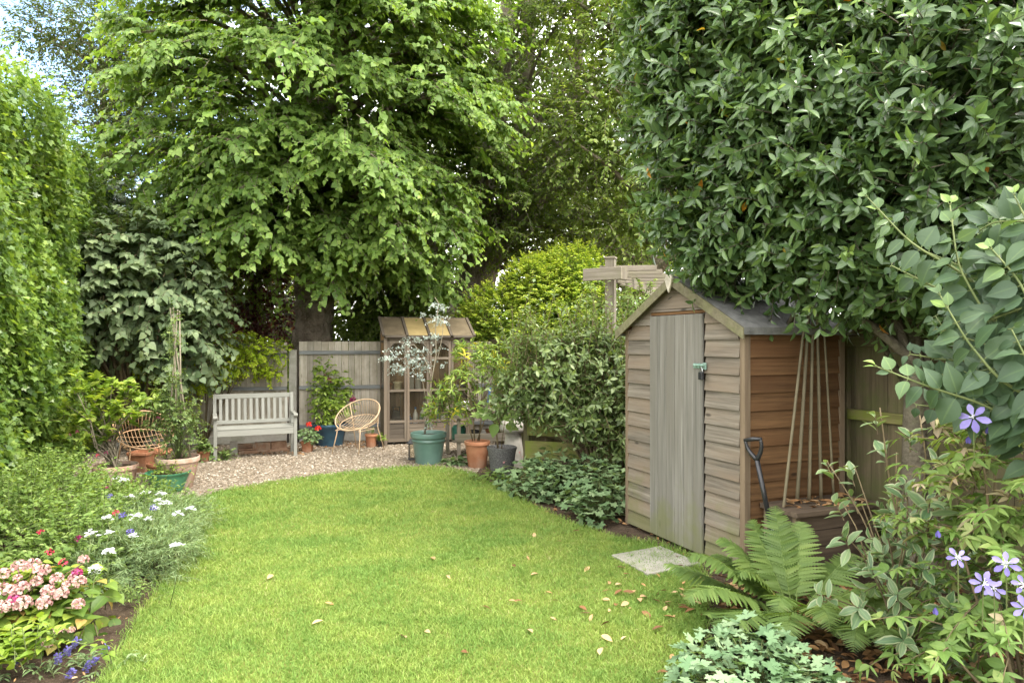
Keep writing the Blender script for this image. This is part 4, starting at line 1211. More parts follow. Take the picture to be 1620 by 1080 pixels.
# lantern-like black pot stand beside the green pot
LT = thing('garden_lantern', 'small black lantern on the gravel beside the big green pot', 'lantern', G(653, 727))
lc = G(653, 727)
MB().box(lc + UP * .012, (.11, .11, .024)).build('base', M['black'], LT, bevel=.003)
for sx in (-1, 1):
    for sy in (-1, 1): MB().box(lc + np.array([sx * .045, sy * .045, .12]), (.012, .012, .20)).build('bar', M['black'], LT)
MB().box(lc + UP * .115, (.07, .07, .19)).build('glass_pane', M['glass'], LT)
MB().lathe([(.075, .22), (.078, .23), (.03, .285), (.012, .29), (.012, .30)], lc, 4 * 6, sq=8).build('lid', M['black'], LT)

# mossy plank bin and stone mushroom under the shrubs
KB = P(930, 680, 7.75)
KM = np.stack([nz(np.array([.40, -.9, 0]) * -1), nz(np.array([.9, .40, 0])), UP], 1)
BIN = thing('compost_bin', 'low green mossy plank bin half hidden under the grey shrub', 'compost bin', (KB[0], KB[1], 0))
KM = rotz(rad(-18))
for z, w in ((.12, 1.25), (.37, 1.25), (.63, 1.2)):
    MB().box(np.array([KB[0] - .1, KB[1], z]), (w, .03, .20), KM).build('plank', M['mosswood'], BIN, bevel=.006)
for x in (-.62, -.05, .5):
    MB().box(np.array([KB[0] - .1, KB[1], .40]) + KM @ np.array([x, .04, 0]), (.07, .05, .80), KM).build('post', M['fence_side'], BIN, bevel=.006)
sc_ = P(812, 700, 8.7); sc_[2] = 0
STN = thing('staddle_stone', 'small mossy stone mushroom standing behind the dark speckled pot', 'staddle stone', sc_)
MB().lathe([(.155, 0), (.15, .02), (.10, .42), (.09, .46)], sc_, 14, sq=4).build('stem', M['concrete'], STN)
MB().lathe([(.06, .46), (.16, .47), (.175, .52), (.15, .60), (.09, .66), (.0, .68)], sc_, 20).build('cap', M['concrete'], STN, smooth=True)
# ------------------------------------------------------------------ foliage materials
L = {}
L['lime'] = leaf_mat('lime_leaves', [(0, (0.095, 0.175, 0.042)), (.45, (0.155, 0.255, 0.056)), (.85, (0.225, 0.33, 0.08)), (.985, (0.31, 0.41, 0.105)), (.997, (0.55, 0.42, 0.03))], .33, .48, .3)
L['ivy'] = leaf_mat('ivy_leaves', [(0, (0.06, 0.12, 0.035)), (.35, (0.125, 0.215, 0.05)), (.75, (0.23, 0.335, 0.075)), (1, (0.38, 0.47, 0.13))], .3, .36, .6)
L['ivydark'] = leaf_mat('dark_ivy_leaves', [(0, (0.05, 0.09, 0.035)), (.6, (0.09, 0.15, 0.055)), (1, (0.16, 0.24, 0.08))], .2, .4, .45)  # ivy with dark green leaves of its own
L['horn'] = leaf_mat('hornbeam_leaves', [(0, (0.09, 0.15, 0.04)), (.6, (0.16, 0.235, 0.055)), (1, (0.27, 0.34, 0.085))], .42, .45, .3)
L['light'] = leaf_mat('light_green_leaves', [(0, (0.12, 0.19, 0.045)), (.6, (0.20, 0.28, 0.07)), (1, (0.32, 0.39, 0.12))], .38, .45, .3)
L['fine'] = leaf_mat('small_dark_leaves', [(0, (0.045, 0.075, 0.022)), (.6, (0.08, 0.125, 0.03)), (1, (0.14, 0.19, 0.05))], .3, .5, .3)
L['plum'] = leaf_mat('purple_plum_leaves', [(0, (0.06, 0.026, 0.028)), (.6, (0.13, 0.055, 0.05)), (.9, (0.26, 0.10, 0.07)), (1, (0.16, 0.18, 0.05))], .3, .4, .4, tcol=(1.3, .9, .8))
L['lilac'] = leaf_mat('lilac_leaves', [(0, (0.10, 0.155, 0.075)), (.6, (0.175, 0.235, 0.125)), (1, (0.25, 0.32, 0.17))], .22, .5, .3, rib=(1.25, 1.2, 1.1))
L['golden'] = leaf_mat('golden_privet_leaves', [(0, (0.10, 0.19, 0.03)), (.4, (0.24, 0.36, 0.05)), (.75, (0.42, 0.52, 0.075)), (1, (0.56, 0.60, 0.13))], .3, .45, .35)
L['hop'] = leaf_mat('golden_vine_leaves', [(0, (0.20, 0.32, 0.03)), (.5, (0.40, 0.52, 0.04)), (1, (0.56, 0.62, 0.07))], .38, .5, .3)
L['elae'] = leaf_mat('grey_green_leaves', [(0, (0.085, 0.135, 0.042)), (.6, (0.16, 0.225, 0.08)), (.9, (0.26, 0.33, 0.14)), (1, (0.42, 0.47, 0.28))], .22, .38, .5)
L['yellowing'] = leaf_mat('yellowing_leaves', [(0, (0.08, 0.15, 0.025)), (.6, (0.17, 0.25, 0.045)), (.87, (0.28, 0.34, 0.06)), (.92, (0.52, 0.45, 0.03)), (1, (0.6, 0.5, 0.05))], .3, .42, .4)
L['euc'] = leaf_mat('eucalyptus_leaves', [(0, (0.24, 0.29, 0.26)), (.6, (0.40, 0.46, 0.43)), (1, (0.55, 0.60, 0.58))], .2, .6, .3, tcol=(1, 1, .9))
L['ger'] = leaf_mat('hardy_geranium_leaves', [(0, (0.10, 0.17, 0.075)), (.6, (0.17, 0.255, 0.12)), (1, (0.25, 0.33, 0.17))], .22, .6, .25, rib=(1.4, 1.25, 1.2))
L['gerpale'] = leaf_mat('pale_geranium_leaves', [(0, (0.12, 0.21, 0.105)), (.6, (0.20, 0.31, 0.17)), (1, (0.30, 0.41, 0.24))], .22, .6, .25, rib=(1.3, 1.2, 1.1))
L['fern'] = leaf_mat('fern_leaves', [(0, (0.085, 0.145, 0.04)), (.6, (0.145, 0.22, 0.06)), (.94, (0.21, 0.28, 0.085)), (1, (0.27, 0.22, 0.08))], .3, .5, .3)
L['laurel'] = leaf_mat('bay_laurel_leaves', [(0, (0.050, 0.098, 0.038)), (.5, (0.096, 0.166, 0.060)), (.82, (0.15, 0.238, 0.085)), (.975, (0.24, 0.35, 0.08)), (.988, (0.28, 0.38, 0.085)), (.992, (0.50, 0.22, 0.03)), (1, (0.40, 0.15, 0.025))], .22, .29, .55, rib=(1.6, 1.5, 1.2))
L['dog'] = leaf_mat('large_ovate_leaves', [(0, (0.045, 0.085, 0.045)), (.55, (0.078, 0.13, 0.068)), (.85, (0.125, 0.20, 0.08)), (1, (0.20, 0.30, 0.08))], .24, .5, .4, rib=(1.5, 1.4, 1.25), var=.3)
L['nand'] = leaf_mat('pale_pinkish_leaves', [(0, (0.11, 0.19, 0.045)), (.45, (0.19, 0.28, 0.075)), (.65, (0.27, 0.34, 0.12)), (.78, (0.34, 0.30, 0.18)), (1, (0.40, 0.31, 0.23))], .26, .5, .3, rib=(1.2, 1.15, 1.1))
L['varieg'] = leaf_mat('cream_edged_leaves', [(0, (0.07, 0.13, 0.06)), (.6, (0.12, 0.19, 0.09)), (1, (0.19, 0.27, 0.13))], .22, .4, .45, rib=(1.5, 1.4, 1.3), edge=(0.25, 0.29, 0.16))
L['azalea'] = leaf_mat('lime_green_shrub_leaves', [(0, (0.12, 0.21, 0.03)), (.6, (0.23, 0.33, 0.05)), (1, (0.36, 0.43, 0.09))], .3, .42, .4)
L['herb'] = leaf_mat('bright_herb_leaves', [(0, (0.10, 0.17, 0.04)), (.6, (0.18, 0.27, 0.07)), (1, (0.30, 0.38, 0.13))], .3, .55, .25)
L['feather'] = leaf_mat('feathery_grey_leaves', [(0, (0.12, 0.19, 0.085)), (.6, (0.20, 0.285, 0.135)), (1, (0.31, 0.39, 0.21))], .3, .6, .25)
L['hyd'] = leaf_mat('hydrangea_leaves', [(0, (0.075, 0.14, 0.025)), (.6, (0.155, 0.235, 0.04)), (.93, (0.27, 0.33, 0.05)), (1, (0.42, 0.24, 0.09))], .25, .5, .35, rib=(1.4, 1.35, 1.2))
L['rose'] = leaf_mat('rose_leaves', [(0, (0.085, 0.15, 0.04)), (.6, (0.15, 0.22, 0.065)), (1, (0.25, 0.31, 0.11))], .25, .45, .35)
PINK = tint_mat('pink_florets', [(0, (0.42, 0.19, 0.19)), (.5, (0.50, 0.31, 0.285)), (1, (0.54, 0.45, 0.35))], .6, .2, .2)
HOTP = tint_mat('deep_pink_florets', [(0, (0.34, 0.035, 0.12)), (1, (0.42, 0.09, 0.21))], .6, .2, .2)
WHITE = tint_mat('white_florets', [(0, (0.66, 0.68, 0.72)), (1, (0.82, 0.83, 0.84))], .6, .2, .2)
VIOLET = tint_mat('violet_petals', [(0, (0.17, 0.14, 0.38)), (1, (0.27, 0.24, 0.48))], .5, .25, .25)
LAVEN = tint_mat('lavender_florets', [(0, (0.09, 0.075, 0.26)), (1, (0.16, 0.14, 0.36))], .6, .2, .2)
REDP = tint_mat('scarlet_petals', [(0, (0.62, 0.02, 0.012)), (1, (0.75, 0.06, 0.035))], .5, .25, .2)
CRIM = tint_mat('crimson_petals', [(0, (0.35, 0.02, 0.05)), (1, (0.55, 0.06, 0.10))], .5, .25, .2)
MAROON = tint_mat('maroon_petals', [(0, (0.13, 0.008, 0.05)), (1, (0.26, 0.02, 0.10))], .5, .25, .2)
LITTER = tint_mat('fallen_leaves', [(0, (0.09, 0.045, 0.022)), (.4, (0.19, 0.095, 0.04)), (.75, (0.33, 0.185, 0.08)), (1, (0.46, 0.32, 0.18))], .7, .25, .1)

def grow(name, label, cat, base, fol, mat, tp=None, stems=None, stem_mat=None, group=None, r0=.006, r1=.002, smooth=True, root=None):
    """a plant: Empty at its base with foliage and branches"""
    t = root or thing(name, label, cat, base, group)
    if fol is not None: fol.build('foliage', mat, t, smooth)
    b = MB() if stems is None else stems
    if tp is not None: twigs(b, tp, r0, r1)
    if b.n: b.build('branches', stem_mat or M['twig'], t, True)
    return t

def leafset(tpl, o, d, Ln, droop, n, size, tint=None, fol=None, tb=None, **kw):
    p, R, s, tp = sprays(o, d, Ln, droop, n, size, **kw)
    m = fol or MB()
    N = len(p)
    tt = RNG.uniform(0, 1, N) if tint is None else tint(N, len(o), n)
    if tb is not None:                              # young pale leaves at the shoot tips
        k = np.tile(np.linspace(0, 1, n), len(o))
        tt = np.clip(tt * (1 - tb) + tb * k ** 2, 0, 0.98)
    m.leaves(tpl, p, R, s, tt, 0.5)
    return m, tp

def main_stems(b, base, ends, r=0.02, r1=.005, sag=0.0, n=6, tint=.5):
    base = np.asarray(base, float)
    for e in ends:
        e = np.asarray(e, float); t = np.linspace(0, 1, n)[:, None]
        L_ = np.linalg.norm(e - base)
        pts = base + (e - base) * t + UP * (np.sin(np.pi * t) * L_ * .08) + np.cumsum(jit((n, 3), L_ * .012), 0) * np.minimum(t * 4, 1)
        b.tube(pts, np.linspace(r, r1, n), 6, tint)
    return b

# ------------------------------------------------------------------ ivy wall along the left
HA = np.array([-3.95, 3.9, 0.0]); HB = np.array([-7.15, 12.05, 0.0]); HD = nz(HB - HA); HN = np.array([HD[1], -HD[0], 0.0])
HLn = np.linalg.norm(HB - HA)
def hedge_surf(s, z):
    q = 0.06 * np.sin(s * 1.9 + 0.7 * np.sin(z * 1.6)) + 0.06 * np.sin(z * 2.6 + s * 0.9) + 0.06 * np.sin(s * 4.7 + z * 3.9) + .05 * np.sin(s * 8.1 - z * 7.3)
    top = 4.12 + 0.14 * np.sin(s * 2.2) + 0.09 * np.sin(s * 5.3)
    lean = -0.7 * np.maximum(0, z - top + .35) ** 2 - 0.015 * z
    return HA + HD * s[:, None] + HN * (q + lean + .30)[:, None] + UP * z[:, None], top
def ivy():
    root = thing('ivy_hedge', 'tall wall of bright green ivy along the left edge', 'hedge', HA + HD * 3)
    N = 76000
    s = RNG.uniform(0, 1, N) ** 1.0 * HLn; z = RNG.uniform(0.0, 4.75, N)
    p, top = hedge_surf(s, z)
    k = z < top + RNG.uniform(-.05, .35, N) ** 1.0
    p, s, z = p[k], s[k], z[k]; N = len(p)
    dp = -np.abs(jit(N, 0.13)) + .04
    p = p + HN * dp[:, None] + jit((N, 3), 0.03)
    f = -UP * 0.5 + HN * 0.4 + jit((N, 3), 0.5)
    nn = HN * 1.0 + UP * 0.65 + jit((N, 3), 0.45)
    sz = RNG.uniform(0.04, 0.088, N)
    cl = 0.5 + 0.5 * np.sin(s * 3.1 + 1.5 * np.sin(z * 2.2)) * np.sin(z * 2.9 + s)
    tt = np.clip(RNG.beta(1.6, 1.6, N) * .75 + cl * .25 - (s > 7.6) * .3, 0, 1)
    fb = MB()
    fb.leaves(T_IVY, p, frames(f, nn), sz, tt, .6)
    # loose shoots on top and face
    n = 300
    s2 = RNG.uniform(0.3, HLn, n); z2 = np.where(RNG.uniform(size=n) < .45, 4.2 + RNG.uniform(-.1, .1, n), RNG.uniform(0.4, 4.2, n))
    q, tp_ = hedge_surf(s2, z2); z2 = np.minimum(z2, tp_)
    d = HN * .8 + UP * np.where(z2 > 4, .9, .1)[:, None] + jit((n, 3), .4)
    fb, tp = leafset(T_IVY, q - HN * .05, d, RNG.uniform(.2, .42, n), .12, 8, .06, fol=fb, hang=.25, tb=.4)
    fb.build('foliage', L['ivy'], root, True)
    # dark sheet added behind the leaves to close gaps; real stems run over it
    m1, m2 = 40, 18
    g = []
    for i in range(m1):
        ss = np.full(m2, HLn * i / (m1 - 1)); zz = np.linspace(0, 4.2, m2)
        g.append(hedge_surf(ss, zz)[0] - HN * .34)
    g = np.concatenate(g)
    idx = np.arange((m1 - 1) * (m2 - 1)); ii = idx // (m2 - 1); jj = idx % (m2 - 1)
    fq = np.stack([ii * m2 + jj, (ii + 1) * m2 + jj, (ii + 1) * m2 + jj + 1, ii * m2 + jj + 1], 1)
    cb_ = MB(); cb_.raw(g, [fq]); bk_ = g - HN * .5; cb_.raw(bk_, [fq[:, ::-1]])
    twigs(cb_, tp, .004, .002)
    for k in range(40):
        ss = RNG.uniform(.2, HLn - .2); zz = np.linspace(0, RNG.uniform(2, 4.1), 9)
        cb_.tube(hedge_surf(ss + np.cumsum(jit(9, .07)), zz)[0] - HN * .22, np.linspace(.02, .006, 9), 5)
    cb_.build('stems', rough_mat('ivy_backing_and_stems', (0.03, 0.028, 0.014), (0.07, 0.055, 0.03), 6, .95, .1, .8), root)  # added dark backing sheet and the real stems in one mesh
ivy()
# darker ivy turning the corner at the far end
def corner_ivy():
    c = P(172, 470, 11.4)
    o, d, nr = shell([(c[0], c[1], 1.1, .75, .55, 1.2), (c[0] + .1, c[1], 2.6, .75, .55, 1.3), (c[0] - .2, c[1] + .1, 3.5, .7, .5, .9)], 1500, .6, a_up=.0)
    f, tp = leafset(T_IVY, o, d, .25, .5, 8, .095, hang=.6, out=.9)
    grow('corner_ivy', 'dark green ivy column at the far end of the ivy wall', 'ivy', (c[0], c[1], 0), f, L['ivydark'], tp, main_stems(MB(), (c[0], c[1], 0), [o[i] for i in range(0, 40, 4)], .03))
corner_ivy()

# ------------------------------------------------------------------ trees beyond the fence
def lime():
    b = np.array([-3.62, 12.7, 0.0])
    tr = np.array([b + [0.0, 0, 0], b + [0, 0, .5], b + [0.0, 0, 1.3], b + [.02, 0, 2.3], b + [.0, .05, 3.6], b + [.06, .1, 5.2], b + [.02, .1, 7.0], b + [0, .1, 9.0]])
    root = thing('lime_tree', 'large lime tree with heart-shaped leaves and thick trunk behind the bench', 'tree', b)
    tb = MB()
    tz = np.linspace(0, 9, 60)
    pts = np.stack([np.interp(tz, tr[:, 2], tr[:, i]) for i in range(3)], 1)
    r = np.interp(tz, [0, .5, 1.5, 2.3, 2.7, 4, 6, 9], [.50, .40, .345, .335, .37, .26, .19, .06])
    tb.tube(pts, r, 26, .5, wob=.035)
    for k in range(12):                                   # burls and stubs
        z = RNG.uniform(1.6, 2.9); a = RNG.uniform(-2.6, -.4)
        tb.blob(b + [.33 * math.cos(a), .33 * math.sin(a), z], (.06, .06, .07), k, .4, 10)
    tb.blob(b + [.13, -.31, 2.02], (.13, .10, .17), 91, .5, 14); tb.blob(b + [.27, -.2, 1.75], (.10, .1, .2), 92, .4, 12)
    tb.blob(b + [-.27, -.2, 1.66], (.1, .1, .12), 93, .4, 12)
    c, rr = (-3.05, 12.1, 6.1), (3.25, 3.6, 3.75)
    o, d = bough_crown(tr, 160, c, rr, 50, zmin=2.75, mb=tb, sag=.6, arch=.13, back=.25, thin=.42, z0=2.5, steep=.25, spread=.6)
    oL, dL = bough_crown(tr[:6], 46, (-2.9, 11.0, 3.95), (2.55, 1.7, 1.25), 34, zmin=2.7, mb=tb, sag=.7, arch=.14, back=.15, thin=.4, z0=2.5, steep=.2, spread=.5, r_b=.035)
    o = np.vstack([o, oL]); d = np.vstack([d, dL])
    o2, d2, _ = shell([(*c, *rr), (-1.7, 11.4, 3.2, .9, .9, .7), (-2.0, 11.2, 3.7, 1.3, 1.4, 1.0), (-4.3, 10.9, 4.3, 1.6, 1.6, 1.2), (-5.2, 11.2, 4.7, 1.1, 1.4, 1.2)], 800, .7, a_up=.1, back=.15, zmin=2.7)
    o = np.vstack([o, o2]); d = np.vstack([d, d2])
    ok = (o[:, 2] < 8.8); o, d = o[ok], d[ok]
    f, tp = leafset(T_HEART, o, d, RNG.uniform(.35, .7, len(o)), .24, 14, .098, hang=.28, ang=54, out=.6, up=1.0, tb=.3, szvar=.34)
    filler(f, [(*c, *rr), (-3.2, 11.6, 4.6, 2.2, 1.6, 1.3)], 7500, T_HEART, .10, .2, .72, .9, 3.2)
    f.build('crown', L['lime'], root, True)
    twigs(tb, tp, .006, .002)
    tb.build('trunk', M['bark'], root, True)
lime()

def hornbeam():
    Y = 15.0
    root = thing('multi_stemmed_tree', 'tall many-stemmed grey-barked tree behind the golden hedge', 'tree', P(742, 480, Y) * [1, 1, 0])
    tb = MB()
    base = P(738, 560, Y); base[2] = 0
    def st(pix, r, dy=0.0):
        pts = np.array([P(x, y, Y + dy * i) for i, (x, y) in enumerate(pix)])
        q = np.linspace(0, len(pts) - 1, 24)
        s_ = np.stack([np.interp(q, np.arange(len(pts)), pts[:, i]) for i in range(3)], 1)
        for _ in range(3): s_[1:-1] = (s_[:-2] + 2 * s_[1:-1] + s_[2:]) / 4
        tb.tube(s_, np.interp(q, np.linspace(0, len(pts) - 1, len(r)), r), 14, .5, wob=.04)
        return s_
    s1 = st([(738, 640), (738, 520), (745, 440), (758, 340), (782, 220), (800, 90), (808, -140)], [.5, .42, .32, .26, .22, .18, .1])
    s2 = st([(744, 520), (758, 440), (785, 390), (835, 330), (875, 285), (898, 215), (915, 100), (930, -60)], [.36, .32, .27, .24, .21, .15, .11, .05])
    s3 = st([(720, 560), (700, 480), (690, 430), (680, 370), (660, 290), (640, 160), (628, 0)], [.4, .36, .30, .26, .2, .15, .08], -.15)
    s4 = st([(750, 500), (772, 420), (800, 330), (822, 210), (836, 80), (838, -140)], [.3, .25, .2, .18, .17, .12], .15)
    s5 = st([(870, 290), (915, 297), (948, 280), (975, 255)], [.11, .09, .07, .04], -.1)
    s6 = st([(905, 300), (930, 262), (985, 240), (1010, 215)], [.07, .06, .05, .03], -.05)
    s7 = st([(790, 250), (830, 215), (862, 180), (890, 140)], [.1, .08, .06, .03])
    O, D = [], []
    for s_, nb in ((s1, 40), (s2, 46), (s3, 18), (s4, 30)):
        o, d = bough_crown(s_, nb, (s_[14][0], Y - .3, 6.6), (2.6, 3.0, 4.2), 24, zmin=3.05, mb=tb, sag=.25, arch=.08, back=.3, r_b=.035, z0=3.0, steep=.5)
        O.append(o); D.append(d)
    o2, d2, _ = shell([(.4, Y, 6.8, 3.6, 3.0, 3.9), (1.6, Y - .5, 5.2, 2.0, 1.6, 1.7), (-.5, Y - .3, 5.6, 1.8, 1.6, 2.0)], 2000, .6, a_up=.1, back=.3, zmin=3.2)
    o = np.vstack(O + [o2]); d = np.vstack(D + [d2])
    ok = (o[:, 2] < 10.2) & (o[:, 2] > 3.0); o, d = o[ok], d[ok]
    f, tp = leafset(T_OVATE, o, d, RNG.uniform(.35, .65, len(o)),   .3, 11, .095, hang=.3, ang=55, out=.5, tb=.3)
    filler(f, [(.4, Y + 1.6, 6.8, 3.8, 2.0, 3.9)], 13000, T_OVATE, .14, .3, 1.0, .7, 3.6)
    f.build('crown', L['horn'], root, True)
    twigs(tb, tp, .007, .003)
    tb.build('trunk', M['bark_grey'], root, True)
hornbeam()

def simple_tree(name, label, base, H, r_t, lobes, n, tpl, size, mat, nl=11, Ln=(.3, .6), droop=.3, bark='bark', group=None, n_b=14, hang=.25, inner=.35, back=.4, whorl=False, tb=.2, fill=0):
    base = np.asarray(base, float)
    root = thing(name, label, 'tree' if H > 3.5 else 'shrub', base, group)
    b = MB()
    t = np.linspace(0, 1, 10)[:, None]
    pts = base + UP * H * t + np.cumsum(jit((10, 3), .03), 0) * [1, 1, 0]
    b.tube(pts, np.linspace(r_t, r_t * .2, 10), 10, .5, wob=.05)
    o, d, _ = shell(lobes, n, inner, a_up=.2, back=back)
    for i in RNG.choice(len(o), min(n_b, len(o)), False):
        z = min(max(o[i][2] - .5 * np.linalg.norm((o[i] - base)[:2]), base[2] + .1), base[2] + H)
        s = np.array([np.interp(z, pts[:, 2], pts[:, k]) for k in range(3)])
        main_stems(b, s, [o[i]], r_t * .35, .008)
    f, tp = leafset(tpl, o, d, RNG.uniform(*Ln, len(o)), droop, nl, size, hang=hang, whorl=whorl, tb=tb)
    if fill: filler(f, lobes, fill, tpl, size * 1.25, .1, .9, .8)
    f.build('crown' if H > 3.5 else 'foliage', mat, root, True)
    twigs(b, tp, .006, .002)
    b.build('trunk' if H > 3.5 else 'branches', M[bark], root, True)
    return root

# slender small-leaved tree against the sky at the top left
simple_tree('small_leaved_tree', 'airy tree with tiny dark leaves against the sky at upper left', (-10.4, 17.5, 0), 9.0, .13,
            [(-10.2, 17.5, 9.5, 1.5, 1.5, 1.1), (-10.0, 17.5, 7.9, 1.3, 1.3, 1.0), (-9.6, 17.3, 6.4, 1.2, 1.3, 1.0), (-11.7, 17.3, 9.3, .7, .6, .5), (-8.2, 17.4, 8, 1.6, 1.5, 2), (-9.4, 17.2, 5.0, 1.3, 1.2, 1.1)],
            2900, T_SMALL, .105, L['fine'], 15, (.4, .8), .15, 'bark', n_b=40, inner=.2, back=.8, fill=2500)
simple_tree('pale_leaved_tree', 'light green tree rising behind the pergola and the shed', (2.75, 13.2, 0), 8.5, .24,
            [(2.3, 12.6, 6.6, 1.5, 1.3, 1.3), (2.9, 12.8, 4.9, 1.6, 1.3, 1.2), (1.5, 12.6, 5.4, 1.1, 1.0, 1.0), (2.4, 12.8, 3.7, 1.2, 1.0, .65), (3.4, 13, 7.6, 1.6, 1.4, 1.5), (1.9, 12.5, 8.0, 1.2, 1, 1.2)],
            1700, T_OVATE, .10, L['light'], 11, (.35, .7), .3, 'bark', n_b=50, back=.5, fill=5000)
simple_tree('purple_plum', 'dark purple-leaved plum shrub behind the fence left of the lime trunk', (-5.1, 13.9, 0), 3.4, .1,
            [(-5.2, 13.9, 2.3, 1.1, .8, .9), (-4.9, 13.8, 3.5, .9, .8, .8), (-5.7, 14, 3.9, .8, .7, .7)], 900, T_OVATE, .085, L['plum'], 11, (.3, .5), .2, 'bark', n_b=24, fill=3500)
simple_tree('red_maple', 'distant red-tinged tree glimpsed through the lime branches', (-8.0, 19.5, 0), 7.2, .15,
            [(-8.1, 19.5, 6.3, 1.3, 1.2, 1.2), (-6.9, 19.3, 4.9, 1.2, 1.2, 1.2)], 420, T_SMALL, .10, L['plum'], 11, (.3, .6), .2, n_b=20, fill=1500)
simple_tree('green_maple', 'loose green shrub in front of the purple plum behind the fence', (-5.75, 13.0, 0), 2.9, .07,
            [(-5.5, 12.9, 3.05, .9, .5, .35), (-5.0, 12.9, 2.45, .6, .45, .25), (-5.2, 12.9, 3.7, .9, .6, .5)], 300, T_SMALL, .085, L['light'], 12, (.3, .6), .2, n_b=14, fill=600)
simple_tree('leafy_shrub', 'dark green shrub over the fence between the lime trunk and greenhouse', (-2.7, 13.2, 0), 2.4, .08,
            [(-2.75, 13.2, 1.75, .95, .6, .85), (-1.9, 13.4, 2.0, .8, .6, 1.0), (-2.4, 13.6, 2.8, 1.1, .6, .8)], 1000, T_OVATE, .09, L['light'], 10, (.25, .45), .3, n_b=16, tb=.35, fill=4000)
simple_tree('boundary_shrub', 'broad green bush far behind the fence and the lime trunk', (-3.8, 17, 0), 3.2, .12,
            [(-5.4, 17, 1.8, 1.8, .8, 1.7), (-3.2, 17, 1.8, 1.7, .8, 1.8), (-1.4, 17.3, 1.6, 1.3, .8, 1.6), (-7.4, 17, 2.2, 1.5, .8, 2.0)], 900, T_OVATE, .12, L['light'], 10, (.3, .5), .3, n_b=16, fill=7000)
simple_tree('garden_shrub', 'mid green bush standing beyond the fence at the far left', (-7.2, 13.4, 0), 3.3, .1,
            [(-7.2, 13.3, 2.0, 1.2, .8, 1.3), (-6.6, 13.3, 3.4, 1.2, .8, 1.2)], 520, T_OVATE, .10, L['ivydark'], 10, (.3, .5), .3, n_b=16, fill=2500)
simple_tree('broad_tree', 'distant rounded tree far behind the many-stemmed tree', (4.2, 26, 0), 9, .3,
            [(4.0, 26, 5.5, 3.2, 2.5, 3.0), (6.8, 26, 6.5, 3.0, 2.5, 3.5), (1.6, 27, 7.5, 2.4, 2.2, 3)], 1500, T_SMALL, .19, L['light'], 10, (.5, 1.0), .2, n_b=40, fill=9000)
simple_tree('background_tree', 'distant dark green tree far behind the lime tree', (-7.5, 25, 0), 9, .3,
            [(-7.6, 25, 5.0, 3.2, 2.5, 3.0), (-4.4, 25.5, 5.8, 2.9, 2.4, 3.6), (-11.5, 25, 3.8, 2.4, 2.2, 2.2)], 1500, T_SMALL, .19, L['horn'], 10, (.5, 1.0), .2, n_b=40, fill=9000)

# ------------------------------------------------------------------ lilac, golden vine, golden hedge, climber
def lilac():
    b = np.array([-5.6, 10.35, 0.0])
    lobes = [(-4.95, 9.85, 2.15, .85, .65, .75), (-5.75, 9.85, 2.3, .75, .65, .8), (-4.6, 9.85, 1.55, .5, .5, .45), (-5.3, 9.95, 2.95, .85, .6, .45)]
    o, d, _ = shell(lobes, 560, .5, a_up=.1)
    f, tp = leafset(T_HEART, o, d, RNG.uniform(.25, .45, len(o)), .3, 9, .125, hang=.45, out=.8, ang=60)
    filler(f, lobes, 900, T_HEART, .13)
    grow('lilac_bush', 'dense grey-green lilac bush with big leaves in the far left corner', 'shrub', b, f, L['lilac'], tp,
         main_stems(MB(), b, [o[i] for i in range(0, 90, 6)], .045, .01))
lilac()
def vine():
    b = np.array([-4.75, 10.75, 0.0])
    lobes = [(-4.05, 10.62, 1.50, .36, .16, .14), (-4.25, 10.6, 1.28, .42, .18, .18), (-4.55, 10.5, 1.15, .32, .16, .2), (-3.72, 10.75, 1.47, .22, .12, .09), (-4.8, 10.4, 1.0, .3, .15, .16), (-5.2, 10.2, 1.3, .3, .2, .25), (-4.5, 10.65, 1.62, .3, .14, .08), (-3.75, 10.75, 1.12, .2, .1, .05)]
    o, d, _ = shell(lobes, 900, .3, a_up=.35, a_rnd=.5)
    f, tp = leafset(T_OVATE, o, d, RNG.uniform(.1, .2, len(o)), .2, 9, .062, hang=.1, ang=55, out=.7, tb=.3)
    grow('golden_vine', 'bright yellow-green vine spilling over the fence above the bench', 'climber', b, f, L['hop'], tp,
         main_stems(MB(), b, [o[i] for i in range(0, 60, 5)], .014, .004))
vine()
def golden():
    c = P(840, 470, 12.3)
    b = np.array([c[0], c[1], 0])
    lobes = [(c[0] - .35, c[1], 1.75, .95, .8, .85), (c[0] + .35, c[1], 2.05, 1.0, .8, 1.0), (c[0] + .75, c[1] - .1, 2.5, .62, .6, .75), (c[0] + .9, c[1], 1.8, .7, .7, .9), (c[0] - .75, c[1], 1.5, .6, .6, .75), (c[0] + .1, c[1] - .1, 2.45, .6, .6, .55)]
    o, d, _ = shell(lobes, 5600, .72, a_up=.55, a_rnd=.35, back=.15)
    f, tp = leafset(T_SMALL, o, d, RNG.uniform(.12, .26, len(o)), .05, 13, .055, hang=.05, ang=50, out=.7, taper=.2, tint=lambda N, S_, n: np.clip(RNG.uniform(0, .5, N) + .55 * np.tile(np.linspace(0, 1, n), S_) ** 1.5, 0, 1))
    filler(f, lobes, 12000, T_OVATE, .085, .4, .88, .35)
    core = main_stems(MB(), b, [o[i] for i in range(0, 120, 4)], .04, .008)
    grow('golden_hedge', 'rounded golden-green clipped bush beside the pergola', 'bush', b, f, L['golden'], tp, core, r0=.004, r1=.0015)
golden()
